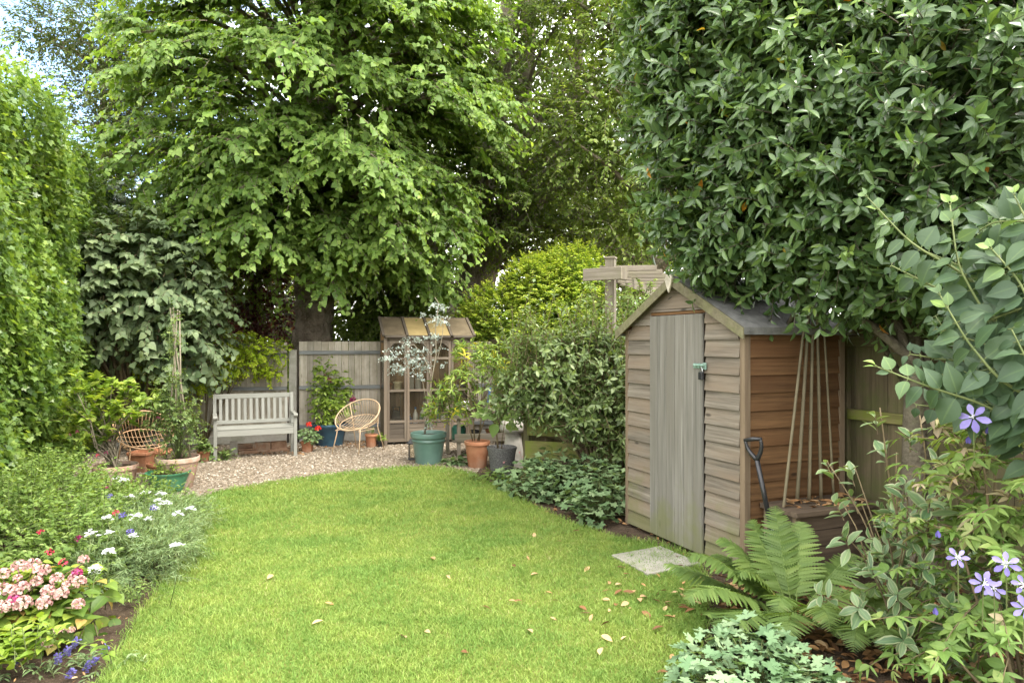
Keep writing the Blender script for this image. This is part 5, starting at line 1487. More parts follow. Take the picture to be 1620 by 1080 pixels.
def climber():
    lobes = [(1.55, 9.3, 1.75, .4, .3, .55), (1.35, 9.2, 2.2, .35, .25, .25), (1.85, 9.6, 2.0, .35, .25, .4), (1.15, 9.0, 1.5, .3, .25, .35)]
    o, d, _ = shell(lobes, 420, .3, a_up=.3)
    f, tp = leafset(T_OVATE, o, d, .25, .3, 10, .06, hang=.25, tb=.4)
    grow('pergola_climber', 'light green climbing plant on the pergola posts', 'climber', (1.5, 9.3, 0), f, L['herb'], tp, main_stems(MB(), (1.5, 9.3, 0), [o[i] for i in range(0, 40, 5)], .02))
climber()

# ------------------------------------------------------------------ grey-green shrub left of the shed
def grey_shrub():
    b = np.array([.95, 7.75, 0])
    lobes = [(.50, 7.6, 1.2, .42, .42, .42), (1.0, 7.55, 1.05, .40, .4, .5), (.12, 7.75, 1.0, .30, .3, .26), (.75, 7.45, .80, .30, .3, .18), (1.16, 7.45, .5, .2, .2, .2), (.9, 7.7, 1.5, .25, .25, .2)]
    o, d, _ = shell(lobes, 850, .3, a_up=.55, a_rnd=.65)
    # upright leading shoots
    n = 120
    so = np.column_stack([RNG.uniform(-.05, 1.3, n), RNG.uniform(7.3, 7.8, n), RNG.uniform(1.1, 1.7, n)]); sd2 = np.column_stack([jit(n, .25), jit(n, .2), np.ones(n)])
    f, tp = leafset(T_LAUREL, o, d, RNG.uniform(.15, .3, len(o)), .15, 9, .088, hang=.12, ang=50, whorl=True, tb=.4)
    f, tp2 = leafset(T_LAUREL, so, sd2, RNG.uniform(.3, .65, n), .08, 15, .08, fol=f, hang=.15, ang=55, whorl=True, tb=.35)
    st = main_stems(MB(), b, [o[i] for i in range(0, 150, 6)], .022, .005)
    twigs(st, tp2, .005, .002)
    filler(f, lobes, 1100, T_LAUREL, .09, .2, .65)
    grow('grey_green_shrub', 'loose grey-green evergreen shrub growing against the left side of the shed', 'shrub', b, f, L['elae'], tp, st)
grey_shrub()

# ------------------------------------------------------------------ laurel overhanging the shed
def laurel():
    b = np.array([2.5, 4.32, 0.0])
    root = thing('laurel_tree', 'large dark glossy laurel overhanging the shed roof at right', 'tree', b)
    tb = MB()
    def st(pts, r):
        pts = np.array(pts, float); q = np.linspace(0, len(pts) - 1, 20)
        s_ = np.stack([np.interp(q, np.arange(len(pts)), pts[:, i]) for i in range(3)], 1)
        for _ in range(2): s_[1:-1] = (s_[:-2] + 2 * s_[1:-1] + s_[2:]) / 4
        tb.tube(s_, np.linspace(r, r * .35, 20), 12, .5, wob=.06)
    st([b, b + [.0, .02, .7], b + [.03, .05, 1.3], b + [.15, .3, 1.9], b + [.25, .6, 3.0], b + [.3, .8, 4.4]], .078)
    st([b + [.12, .05, 0], b + [.14, .06, .8], b + [.12, .15, 1.4], b + [.5, .4, 2.2], b + [.9, .6, 3.2]], .045)
    st([b + [.03, 0, 1.45], b + [-.2, .15, 1.72], b + [-.5, .4, 2.0], b + [-.9, .7, 2.5], b + [-1.1, .8, 3.0]], .034)
    st([b + [.02, 0, 1.3], b + [-.05, .2, 1.9], b + [-.1, .3, 2.6]], .04)
    lobes = [(2.15, 5.0, 3.5, 1.15, .95, 1.15), (2.7, 4.7, 2.75, 1.25, .85, .85), (3.1, 4.9, 3.9, 1.4, 1.05, 1.3), (1.75, 5.15, 2.75, .72, .7, .62), (1.55, 5.3, 3.6, .62, .7, .75),
             (2.0, 4.95, 2.4, .6, .5, .42), (2.5, 4.55, 2.25, .65, .5, .45), (3.3, 4.4, 2.5, .9, .8, .75), (1.9, 5.1, 4.5, .9, .9, .9), (1.5, 5.2, 4.2, .6, .6, .7), (3.0, 4.2, 3.2, .8, .7, .9), (2.35, 4.25, 2.55, .7, .5, .5), (2.75, 3.95, 2.9, .8, .55, .8), (2.1, 4.5, 3.1, .7, .5, .7), (2.9, 4.0, 2.2, .7, .5, .5), (2.3, 4.62, 2.13, .6, .42, .34), (2.75, 4.35, 2.12, .6, .45, .36), (1.75, 5.1, 2.35, .5, .4, .35), (1.75, 4.95, 2.12, .36, .3, .2)]
    o, d, nr = shell(lobes, 5200, .62, a_out=.9, a_up=.45, a_rnd=.5, back=.28, zmin=1.68)
    o2, d2, _ = shell(lobes, 800, .25, a_up=.4, back=1.0, zmin=1.85)
    f, tp = leafset(T_LAUREL, o, d, RNG.uniform(.12, .30, len(o)),   .1, 12, .108, hang=.12, ang=52, whorl=True, tb=.16, j=.2, tint=lambda N, S_, n: np.where(RNG.uniform(size=N) < .006, .995, RNG.uniform(0, .85, N)))
    f, tp2 = leafset(T_LAUREL, o2, d2, .3, .1, 10, .11, fol=f, hang=.2, ang=55, whorl=True, tint=lambda N, S_, n: RNG.uniform(0, .6, N))
    filler(f, lobes, 7000, T_LAUREL, .12, .3, .75, .8, 1.9)
    # a few bright young shoots
    k = RNG.choice(len(o), 150, False)
    f, tp3 = leafset(T_LAUREL, o[k] + nr[k] * .1, nr[k] + UP * .8, .12, .0, 6, .075, fol=f, ang=35, whorl=True, tint=lambda N, S_, n: RNG.uniform(.86, .985, N))
    # yellow and orange old leaves
    k = RNG.choice(len(o), 110, False); q = o[k] + nr[k] * .16
    f.leaves(T_LAUREL, q, frames(-UP + jit((110, 3), .5), nr[k] + jit((110, 3), .4)), RNG.uniform(.06, .10, 110), RNG.uniform(.989, .996, 110), .6)
    f.build('crown', L['laurel'], root, True)
    for t_ in (tp, tp2, tp3): twigs(tb, t_, .005, .002)
    for i in RNG.choice(len(o), 60, False):
        main_stems(tb, b + np.array([.1, .2, RNG.uniform(1.6, 3.6)]) + jit(3, .2), [o[i]], .02, .006)
    tb.build('trunk', M['bark_dark'], root, True)
laurel()

# ------------------------------------------------------------------ large-leaved shoots at the right edge
def opposite(fol, st, pts, n, size, tpl, tint0=.3, tintv=.3, r=.007, plane=None, start=.1, tipyoung=True, hang=.25):
    """paired leaves along an explicit stem"""
    pts = np.asarray(pts, float); m = len(pts)
    q = np.linspace(0, m - 1, 16)
    s_ = np.stack([np.interp(q, np.arange(m), pts[:, i]) for i in range(3)], 1)
    for _ in range(2): s_[1:-1] = (s_[:-2] + 2 * s_[1:-1] + s_[2:]) / 4
    st.tube(s_, np.linspace(r, r * .35, 16), 7)
    t = np.linspace(start, 1, n)
    P_, F_, N_, S_, T_ = [], [], [], [], []
    for i, tt in enumerate(t):
        x = tt * 15; c = np.array([np.interp(x, np.arange(16), s_[:, k]) for k in range(3)])
        tg = nz(np.array([np.interp(x, np.arange(16), np.gradient(s_, axis=0)[:, k]) for k in range(3)]))
        view = nz(CAM - c)
        lat = nz(np.cross(tg, view))
        if i % 2: lat = nz(lat * .75 + view * .6 * RNG.choice([-.4, 1]))
        for sg in (-1, 1):
            yo = tipyoung and tt > .82
            f = lat * sg * (0.45 if yo else .9) + tg * (.9 if yo else .4) - UP * (hang if not yo else -.1) + jit(3, .16)
            P_.append(c + f / np.linalg.norm(f) * size * .12); F_.append(f); N_.append(UP * .75 + view * .75 + jit(3, .28))
            S_.append(size * (1 - .62 * max(0, (tt - .55) / .45)) * RNG.uniform(.8, 1.12))
            T_.append(np.clip((tint0 + RNG.uniform(-tintv, tintv)) * (1 - .0) + (.6 * max(0, tt - .6) / .4 if tipyoung else 0), 0, 1))
            st.tube([c, P_[-1]], [.0022, .0016], 4)
    fol.leaves(tpl, np.array(P_), frames(np.array(F_), np.array(N_)), np.array(S_), np.array(T_), .6)

def big_leaf():
    base = np.array([2.45, 3.1, 0])
    root = thing('large_leaved_shrub', 'shrub with large blue-green oval leaves reaching in from the right edge', 'shrub', base)
    fo, st = MB(), MB()
    stems = [([(1640, 560), (1560, 500), (1515, 420), (1503, 325)], 2.75, .118), ([(1580, 480), (1520, 430), (1440, 385), (1372, 312)], 2.85, .105), ([(1680, 420), (1640, 380), (1605, 310)], 2.6, .115),
             ([(1650, 640), (1580, 600), (1530, 540), (1488, 468)], 2.65, .125), ([(1660, 700), (1560, 640), (1470, 612), (1388, 580)], 2.7, .11), ([(1690, 560), (1640, 500), (1610, 440), (1570, 395)], 2.6, .115),
             ([(1660, 480), (1600, 450), (1540, 430), (1470, 400)], 2.95, .11), ([(1660, 620), (1610, 560), (1560, 545), (1480, 520)], 2.9, .115), ([(1700, 660), (1640, 600), (1600, 520)], 2.5, .12),
             ([(1640, 700), (1560, 600), (1520, 560), (1480, 500)], 3.05, .12), ([(1680, 560), (1620, 520), (1560, 470), (1500, 440)], 3.0, .12), ([(1650, 760), (1610, 680), (1545, 650), (1450, 640)], 2.9, .12),
             ([(1700, 500), (1650, 440), (1620, 360)], 2.8, .12), ([(1620, 680), (1570, 640), (1520, 600), (1450, 590)], 2.95, .12), ([(1640, 520), (1580, 420), (1540, 360)], 3.0, .11)]
    stems += [([(1700, 450), (1640, 430), (1580, 430), (1540, 440)], 2.7, .12), ([(1700, 600), (1640, 590), (1590, 580), (1530, 590)], 2.75, .125), ([(1690, 380), (1640, 350), (1570, 350), (1530, 380)], 2.85, .115),
              ([(1600, 540), (1530, 480), (1450, 440), (1410, 420)], 3.0, .10), ([(1700, 680), (1650, 660), (1600, 630), (1560, 640)], 2.6, .125), ([(1640, 600), (1560, 570), (1500, 570), (1440, 560)], 3.0, .115), ([(1680, 520), (1640, 480), (1580, 500), (1540, 520)], 2.65, .12)]
    for k, (px, Y, s) in enumerate(stems):
        s *= .98
        pts = [P(x, y, Y + .06 * i - .05 * len(px)) for i, (x, y) in enumerate(px)]
        opposite(fo, st, pts, 10 if len(px) > 3 else 8, s, T_BIG, .35 if k < 9 else .22, .25, tipyoung=k < 6)
        main_stems(st, base + jit(3, .05) * [1, 1, 0], [pts[0]], .016, .008)
    fo.build('foliage', L['dog'], root, True)
    st.build('branches', M['greenstem'], root, True)
big_leaf()

# ------------------------------------------------------------------ clematis and pinkish foliage at the right edge
def clematis():
    base = np.array([2.02, 2.75, 0])
    root = thing('flowering_clematis', 'clematis with violet star flowers among pale pinkish leaves at lower right', 'climber', base)
    fo, st = MB(), MB()
    lobes = [(2.22, 2.95, .62, .40, .35, .52), (2.28, 3.0, 1.02, .38, .32, .34), (1.98, 2.8, .34, .30, .28, .32), (2.45, 3.1, 1.25, .3, .3, .2)]
    o, d, _ = shell(lobes, 300, .35, a_up=.3, a_rnd=.4)
    # compound sprays: three leaflets at each node
    p, R, s, tp = sprays(o, d, RNG.uniform(.16, .34, len(o)), .3, 6, .085, ang=60, hang=.2, j=.25, up=.8, out=.6)
    zz = np.clip(.30 + .42 * RNG.normal(0, .6, len(p)) + .55 * np.clip((p[:, 2] - .75), -.3, .5), 0, 1)
    fo.leaves(T_LANCE, p, R, s * 1.05, zz, .5); 
    for sg in (-1, 1):
        ff = R[:, :, 1] * .75 + R[:, :, 0] * sg * .75
        fo.leaves(T_OVATE if sg > 0 else T_LANCE, p, frames(ff, R[:, :, 2]), s * .85, np.clip(zz + jit(len(p), .06), 0, 1), .5)
    fo.build('foliage', L['nand'], root, True)
    twigs(st, tp, .004, .0015)
    main_stems(st, base, [o[i] for i in range(0, 80, 5)], .010, .004)
    st.build('stems', M['twig'], root, True)
    fl = [(1540, 660, 2.55, .056, .1), (1515, 882, 2.35, .036, .2), (1592, 892, 2.25, .040, -.2), (1556, 922, 2.3, .040, .4), (1572, 930, 2.35, .034, .1), (1621, 962, 2.25, .04, 0), (1620, 925, 2.3, .036, 0)]
    for k, (x, y, Y, s, tw) in enumerate(fl):
        c = P(x, y, Y); view = nz(CAM - c + UP * .7 + jit(3, .25))
        R0 = rot_to(view); q = MB()
        for i in range(6):
            a = i * 2 * np.pi / 6 + tw + RNG.normal(0, .08)
            f = R0 @ np.array([math.cos(a), math.sin(a), .12 + RNG.normal(0, .12)])
            q.leaves(T_PETAL, (c + f * .006)[None], frames(f[None], (view + f * -.1)[None]), [s * .9 * RNG.uniform(.9, 1.1)], [RNG.uniform()])
        fw_ = q.build('flower', VIOLET, root, True)
        z = MB()
        for i in range(14):
            z.tube([c, c + R0 @ np.array([*(RNG.normal(0, .006, 2)), .016])], .0011, 4)
        z.build('stamens', WHITE, fw_)
        MB().tube([c - view * .002, c - view * .03 - UP * .05, c - view * .06 - UP * .14], .002, 5).build('flower_stalk', M['greenstem'], root)
    for x, y, Y in ((1532, 690, 2.6), (1484, 838, 2.5), (1563, 675, 2.62), (1480, 960, 2.5)):
        c = P(x, y, Y); q = MB()
        for i in range(4):
            a = i * 1.57; f = np.array([math.cos(a) * .3, math.sin(a) * .3, -.9])
            q.leaves(T_PETAL, c[None], frames(f[None], np.array([[math.cos(a), math.sin(a), .4]])), [.028], [.1])
        q.build('flower_bud', LAVEN, root, True)
clematis()

# ------------------------------------------------------------------ cream-edged evergreen below
def variegated():
    base = np.array([2.0, 3.55, 0])
    root = thing('cream_edged_evergreen', 'low evergreen with cream-edged leaves between the fern and the clematis', 'shrub', base)
    fo, st = MB(), MB()
    ends = [(1345, 745, 3.7), (1310, 738, 3.85), (1400, 712, 3.6), (1385, 662, 3.5), (1430, 770, 3.3), (1335, 850, 3.4), (1380, 900, 3.25), (1420, 940, 3.1), (1360, 960, 3.2), (1445, 860, 3.1), (1400, 830, 3.35), (1470, 800, 3.05), (1440, 690, 3.4), (1480, 730, 3.2),
            (1325, 800, 3.75), (1300, 940, 3.3), (1460, 900, 3.0), (1400, 880, 3.5), (1350, 790, 3.9), (1430, 1010, 2.95), (1500, 960, 2.9), (1410, 790, 3.8), (1465, 840, 3.4)]
    o = np.array([P(*e) for e in ends]); d = nz(o - (base + UP * .3) + [0, 0, .3])
    f, tp = leafset(T_LAUREL, o - nz(d) * .08, d, .11, .1, 7, .105, hang=.05, ang=60, whorl=True, tb=.0)
    lob = [(2.15, 3.55, .40, .24, .3, .36)]
    o2, d2, _ = shell(lob, 85, .3, a_up=.4)
    f, tp2 = leafset(T_LAUREL, o2, d2, .15, .1, 7, .10, fol=f, hang=.1, ang=60, whorl=True)
    f.build('foliage', L['varieg'], root, True)
    twigs(st, tp, .0035, .002); twigs(st, tp2, .0035, .002)
    main_stems(st, base, list(o), .005, .003)
    st.build('branches', M['twig'], root, True)
variegated()

# ------------------------------------------------------------------ ferns
def fern(label, base, fr, seed):
    root = thing('fern', label, 'fern', base, 'ferns below the shed')
    base = np.asarray(base, float)
    for k, (az, Ln, el, droop) in enumerate(fr):
        a = rad(az); h = np.array([math.cos(a), math.sin(a), 0])
        t = np.linspace(0, 1, 26)
        pts = base + h * (Ln * np.sin(np.minimum(t * 1.35, 1.7)) * math.cos(rad(el)) / .98)[:, None] + UP * (Ln * math.sin(rad(el)) * (t * 1.25 - droop * t ** 2.4))[:, None] + h * 0.02
        pts[:, 2] = np.maximum(pts[:, 2], .03)
        q = MB(); q.tube(pts, np.linspace(.0042, .001, 26), 5, .75, cap=False)
        lat0 = np.cross(h, UP)
        n = 30; u = np.linspace(.16, .985, n)
        c = np.stack([np.interp(u, t, pts[:, i]) for i in range(3)], 1)
        tg = nz(np.stack([np.interp(u, t, np.gradient(pts, axis=0)[:, i]) for i in range(3)], 1))
        nrm = nz(np.cross(lat0, tg)); nrm *= np.sign(nrm[:, 2:3] + 1e-6)
        prof = Ln * .235 * np.minimum(1, (u - .08) / .22) ** .7 * (1 - u) ** .62 * 1.25 + .006
        for sg in (-1, 1):
            f = lat0 * sg * .93 + tg * .38 - UP * .10 + jit((n, 3), .045)
            q.leaves(T_PINNA, c, frames(f, nrm + jit((n, 3), .12)), prof * RNG.uniform(.9, 1.08, n), np.clip(RNG.normal(.5, .2, n) - .1 * (k % 3), 0, 1), .5)
        q.build('frond', L['fern'], root, True)
fern('large green fern with arching fronds before the spade and chest', (1.62, 3.98, .01),
     [(200, .86, 34, .85), (175, .84, 46, .7), (222, .84, 26, .9), (150, .74, 56, .6), (120, .66, 64, .4), (92, .68, 68, .32), (62, .66, 62, .42), (245, .74, 32, .9), (25, .70, 45, .65), (-15, .64, 40, .75), (290, .62, 36, .9), (135, .66, 40, .65), (190, .62, 58, .75), (235, .58, 52, .95), (210, .72, 20, .6), (268, .64, 44, .95), (75, .52, 50, .5), (162, .80, 26, .55)], 1)
fern('smaller drooping fern with brown-tipped fronds at the edge of leaf litter', (1.93, 3.72, .01),
     [(250, .60, 46, 1.0), (285, .62, 44, 1.0), (232, .58, 40, 1.0), (265, .5, 62, 1.05), (315, .45, 45, .9), (215, .45, 40, .9), (10, .42, 45, .8), (60, .42, 50, .6), (180, .42, 50, .8), (270, .40, 55, 1.0), (340, .42, 38, .9)], 2)

# ------------------------------------------------------------------ hardy geraniums
def geranium(label, lobes, n, size, mat, base, group='hardy geranium clumps'):
    o, d, nr = shell(lobes, n, .72, a_up=.5, a_rnd=.3, back=.3, zmin=.04)
    N = len(o)
    out = nz(np.column_stack([nr[:, 0], nr[:, 1], np.zeros(N)]) + 1e-6)
    f = out * .9 - UP * .15 + jit((N, 3), .4); nn = UP * .9 + nr * .7 + jit((N, 3), .28)
    m = MB().leaves(T_PALM, o, frames(f, nn), size * RNG.uniform(.65, 1.15, N), RNG.uniform(0, 1, N), .6)
    st = MB()
    c = np.asarray(base, float)
    tp = np.stack([c + (o - c) * [.25, .25, 0] + jit((N, 3), .02) * [1, 1, 0], c + (o - c) * [.5, .5, .5], c + (o - c) * [.85, .85, .92], o], 1)
    grow('hardy_geranium', label, 'plant', base, m, mat, tp, st, M['greenstem'], group, .0022, .0016)
geranium('pale blue-green lobed geranium clump at the bottom edge of the lawn', [(1.0, 3.05, .08, .30, .24, .24), (1.22, 3.02, .05, .22, .2, .2), (.92, 2.85, .1, .25, .2, .2), (1.12, 3.2, .08, .2, .18, .22), (1.25, 2.8, .06, .28, .2, .2)], 460, .078, L['gerpale'], (1.05, 3.0, 0))
geranium('green geranium clump below the grey shrub beside the dark pot', [(.35, 7.15, .12, .36, .28, .28), (.62, 6.95, .1, .35, .26, .26), (.1, 7.45, .12, .25, .2, .22), (.78, 7.15, .15, .3, .25, .3), (.45, 7.4, .2, .3, .25, .28)], 620, .085, L['ger'], (.45, 7.15, 0))
geranium('green geranium clump against the left corner of the shed', [(.80, 6.25, .12, .22, .2, .26), (.66, 6.45, .1, .2, .2, .2), (.9, 6.5, .2, .22, .2, .24), (.72, 6.05, .06, .12, .1, .12)], 300, .085, L['ger'], (.8, 6.3, 0))
def small_pinks():
    root = None
    for i, (x, y, Y) in enumerate([(822, 715, 8.0), (797, 731, 8.0), (828, 722, 8.0)]):
        c = P(x, y, Y); q = MB()
        for k in range(5):
            a = k * 1.257; f = np.array([math.cos(a), -.2, math.sin(a)])
            q.leaves(T_FLORET, c[None], frames(f[None], np.array([[0, -1, .3]])), [.013], [.1])
        q.tube([c, [c[0] + .03, c[1] + .06, .22]], .0018, 4)
        tag(q.build('geranium_flower', PINK, smooth=True), ['pink geranium flower before the staddle stone', 'pink geranium flower before the dark speckled pot', 'pink geranium flower right of the staddle stone'][i], 'flower', 'stray pink flowers')
small_pinks()

# ------------------------------------------------------------------ potted plants
def pot(root, c, rt, rb, h, mat, rim=.03, sq=None, fill=.88, extra=None, soil='soil'):
    c = np.asarray(c, float)
    b = MB().lathe(extra or potprof(rt, rb, h, rim), c, 40, sq=sq)
    p = b.build('pot', mat, root, smooth=True)
    m = p.modifiers.new('edge', 'EDGE_SPLIT'); m.split_angle = rad(40)
    r = (rt - .02) if not sq else rt - .015
    MB().lathe([(r, h * fill - .02), (r, h * fill), (r * .5, h * fill + .012), (0.001, h * fill + .016)], c, 24, sq=sq, cap=False).build('soil', M[soil], p)
    return c + UP * h * fill

def eucalyptus():
    c = G(678, 736); c[1] += .2; c[0] *= c[1] / (c[1] - .2)
    root = thing('potted_eucalyptus', 'silvery eucalyptus in a big glazed green pot at the lawn edge', 'potted plant', c)
    rt, h = .235, .405
    prof = [(.16, 0), (.172, .004), (.205, .26), (.212, .285), (.222, .295), (.222, .31), (.215, .322), (.222, .335), (.236, .345), (.24, .375), (.236, .40), (.222, .405), (.212, .39), (.205, .34)]
    top = pot(root, c, rt, .17, h, M['glaze_green'], extra=prof)
    Y = c[1]
    st = MB(); fo = MB()
    def line(px, r0, r1, dy=0):
        pts = np.array([P(x, y, Y + dy) for x, y in px]); st.tube(pts, np.linspace(r0, r1, len(pts)), 7); return pts
    a = line([(672, 688), (674, 660), (680, 620), (683, 600), (690, 560), (689, 520), (694, 480), (688, 470)], .013, .004)
    b_ = line([(683, 603), (677, 580), (668, 560), (655, 545), (640, 548)], .008, .003, -.05)
    c2 = line([(686, 585), (694, 560), (700, 530), (702, 500)], .007, .003, .08)
    line([(676, 645), (668, 600), (660, 570)], .007, .003, -.1)
    tips = []
    for x, y, n_, sp in [(652, 560, 26, 26), (640, 578, 16, 20), (668, 575, 18, 20), (622, 560, 10, 12), (612, 566, 5, 8), (660, 540, 12, 14), (690, 510, 9, 10), (700, 505, 9, 10), (694, 485, 8, 9), (705, 490, 6, 7), (682, 535, 8, 10), (690, 555, 8, 10), (676, 500, 3, 6), (680, 675, 8, 10), (664, 590, 10, 14), (630, 588, 6, 8), (700, 575, 4, 14)]:
        for _ in range(n_): tips.append(P(x + RNG.normal(0, sp * .45), y + RNG.normal(0, sp * .32), Y + RNG.normal(0, .12)))
    o = np.array(tips); d = np.column_stack([jit(len(o), .6) - .2, jit(len(o), .5), np.abs(jit(len(o), .35)) + .1])
    f, tp = leafset(T_ROUND, o, d, RNG.uniform(.08, .16, len(o)), .6, 8, .030, hang=.15, ang=65, j=.4, whorl=True)
    f.build('foliage', L['euc'], root, True)
    twigs(st, tp, .002, .001)
    st.build('stems', M['palestem'], root, True)
eucalyptus()

def yellowing():
    c = G(755, 741); c[1] += .12; c[0] *= c[1] / (c[1] - .12)
    root = thing('potted_yellowing_shrub', 'yellowing leafy shrub in a terracotta pot beside the potting bench', 'potted plant', c)
    top = pot(root, c, .165, .115, .335, M['terracotta'], .045)
    Y = c[1]; st = MB()
    for (x, y), (x1, y1) in (((751, 697), (742, 620)), ((758, 697), (762, 600)), ((755, 697), (778, 620)), ((748, 697), (730, 640))):
        st.tube([P(x, y, Y), P((x + x1) / 2 + 2, (y + y1) / 2, Y), P(x1, y1, Y)], [.009, .007, .004], 7)
    tips = []
    for x, y, n_, sx, sy in [(712, 625, 40, 18, 14), (735, 640, 30, 16, 14), (700, 650, 20, 14, 10), (730, 560, 14, 9, 14), (765, 575, 44, 20, 16), (790, 590, 36, 18, 16), (800, 620, 20, 16, 16), (770, 620, 20, 20, 16), (724, 600, 10, 10, 12), (800, 560, 20, 16, 12), (745, 600, 14, 10, 12)]:
        for _ in range(n_): tips.append(P(x + RNG.normal(0, sx * .7), y + RNG.normal(0, sy * .7), Y + RNG.normal(0, .16)))
    o = np.array(tips); ctr = P(752, 625, Y)
    d = nz(o - ctr) + jit((len(o), 3), .4) + [0, 0, .4]
    f, tp = leafset(T_LANCE, o, d, .13, .2, 8, .10, hang=.25, ang=50, whorl=True, j=.25, tint=lambda N, S_, n: np.where(np.repeat(RNG.uniform(size=S_) < .12, n), RNG.uniform(.85, 1, N), RNG.uniform(0, .88, N)))
    f.build('foliage', L['yellowing'], root, True)
    twigs(st, tp, .003, .0015)
    for i in range(0, len(o), 9): main_stems(st, P(755, 660, Y), [o[i]], .005, .002)
    st.build('stems', M['twig'], root, True)
yellowing()

def figpot():
    c = G(794, 757); c[1] += .12; c[0] *= c[1] / (c[1] - .12)
    root = thing('potted_fig', 'young large-leaved plant in a speckled dark grey pot', 'potted plant', c)
    prof = [(.11, 0), (.125, .004), (.165, .30), (.178, .335), (.178, .355), (.165, .36), (.155, .34), (.15, .3)]
    pot(root, c, .175, .12, .36, M['stonepot'], extra=prof)
    Y = c[1]; st, fo = MB(), MB()
    st.tube([P(788, 712, Y), P(786, 690, Y), P(782, 665, Y), P(778, 640, Y)], [.012, .011, .009, .004], 7)
    st.tube([P(793, 712, Y), P(795, 690, Y), P(800, 660, Y)], [.007, .006, .004], 7)
    lv = [(782, 655, -1, .1, .24), (768, 655, -.9, -.2, .19), (790, 660, .8, 0, .2), (783, 670, -.1, -1, .17), (805, 655, .9, .2, .18), (772, 640, -.6, .5, .15), (795, 645, .3, .6, .15), (800, 672, .9, -.3, .16)]
    for x, y, fx, fz, s in lv:
        p = P(x, y, Y - RNG.uniform(0, .12)); f = np.array([fx, -.5, fz * .6]); n_ = np.array([0, -.6, .9]) + jit(3, .2)
        fo.leaves(T_PALM if s > .18 else T_BIG, p[None], frames(f[None], n_[None]), [s], [RNG.uniform(.2, 1)], .3)
        st.tube([P(783, 668, Y), p], [.004, .002], 5)
    fo.build('foliage', L['herb'], root, True)
    st.build('stems', M['twig'], root, True)
figpot()

def blob_flower(c, r, mat, root, n=46, view=None, name='flower', tpl=None):
    q = MB(); u = nz(RNG.normal(size=(n, 3))); u[:, 2] = np.abs(u[:, 2]) * .9 - .25; u = nz(u)
    tn = nz(np.cross(u, RNG.normal(size=(n, 3))))
    q.leaves(tpl or T_FLORET, c + u * r * .75, frames(tn + u * .55, u + jit((n, 3), .2)), np.full(n, r * .62), RNG.uniform(0, 1, n), .5)
    return q.build(name, mat, root, True)

def blue_pot():
    c = G(516, 707); c[1] += .2
    root = thing('potted_dahlia', 'tall plant with dark maroon blooms in a large blue glazed pot', 'potted plant', c)
    prof = [(.19, 0), (.2, .004), (.255, .27), (.275, .29), (.285, .31), (.28, .335), (.265, .34), (.25, .32), (.24, .28)]
    top = pot(root, c, .275, .2, .34, M['glaze_blue'], extra=prof)
    lob = [(c[0] - .02, c[1], .55, .22, .2, .14), (c[0] - .12, c[1], .85, .15, .15, .25), (c[0] + .12, c[1], .78, .15, .15, .18), (c[0] - .08, c[1], 1.15, .09, .1, .2), (c[0] + .2, c[1], .62, .13, .13, .14), (c[0] + .18, c[1], 1.0, .06, .08, .14)]
    o, d, _ = shell(lob, 250, .2, a_up=.4)
    f, tp = leafset(T_OVATE, o, d, .14, .3, 7, .07, hang=.3, tb=.3)
    f.build('foliage', L['azalea'], root, True)
    st = main_stems(MB(), top, [o[i] for i in range(0, 60, 5)], .008, .003); twigs(st, tp, .002, .001)
    for x, y, r in ((520.5, 602, .042), (558, 632, .045), (514, 593, .015), (519, 596, .012), (558, 625.5, .014)):
        p = P(x, y, c[1] - .1)
        blob_flower(p, r, MAROON, root, 60 if r > .02 else 20)
        st.tube([top + jit(3, .04) * [1, 1, 0], (top + p) / 2 + jit(3, .03), p - UP * r * .6], [.005, .004, .003], 6)
    st.build('stems', M['greenstem'], root, True)
blue_pot()

def red_geranium():
    c = G(484, 716); c[1] += .08
    root = thing('potted_geranium', 'red-flowered geranium in a small square terracotta pot beside the bench', 'potted plant', c)
    pot(root, c, .085, .062, .165, M['terracotta'], .03, sq=9)
    o, d, nr = shell([(c[0] + .01, c[1], .25, .15, .14, .11), (c[0] + .08, c[1], .22, .11, .1, .09)], 160, .5, zmin=.1)
    N = len(o)
    f = MB().leaves(T_ROUND, o, frames(np.column_stack([nr[:, 0], nr[:, 1], np.full(N, -.3)]) + jit((N, 3), .3), UP + nr * .6 + jit((N, 3), .3)), RNG.uniform(.04, .065, N), RNG.uniform(0, 1, N), .6)
    f.build('foliage', L['ger'], root, True)
    st = main_stems(MB(), c + UP * .14, [o[i] for i in range(0, 100, 5)], .005, .0025)
    for x, y in ((488.5, 671.5), (503, 678)):
        p = P(x, y, c[1] - .05); blob_flower(p, .042, REDP, root, 50)
        st.tube([c + UP * .2, p - UP * .03], [.004, .003], 6)
    st.build('stems', M['greenstem'], root, True)
red_geranium()

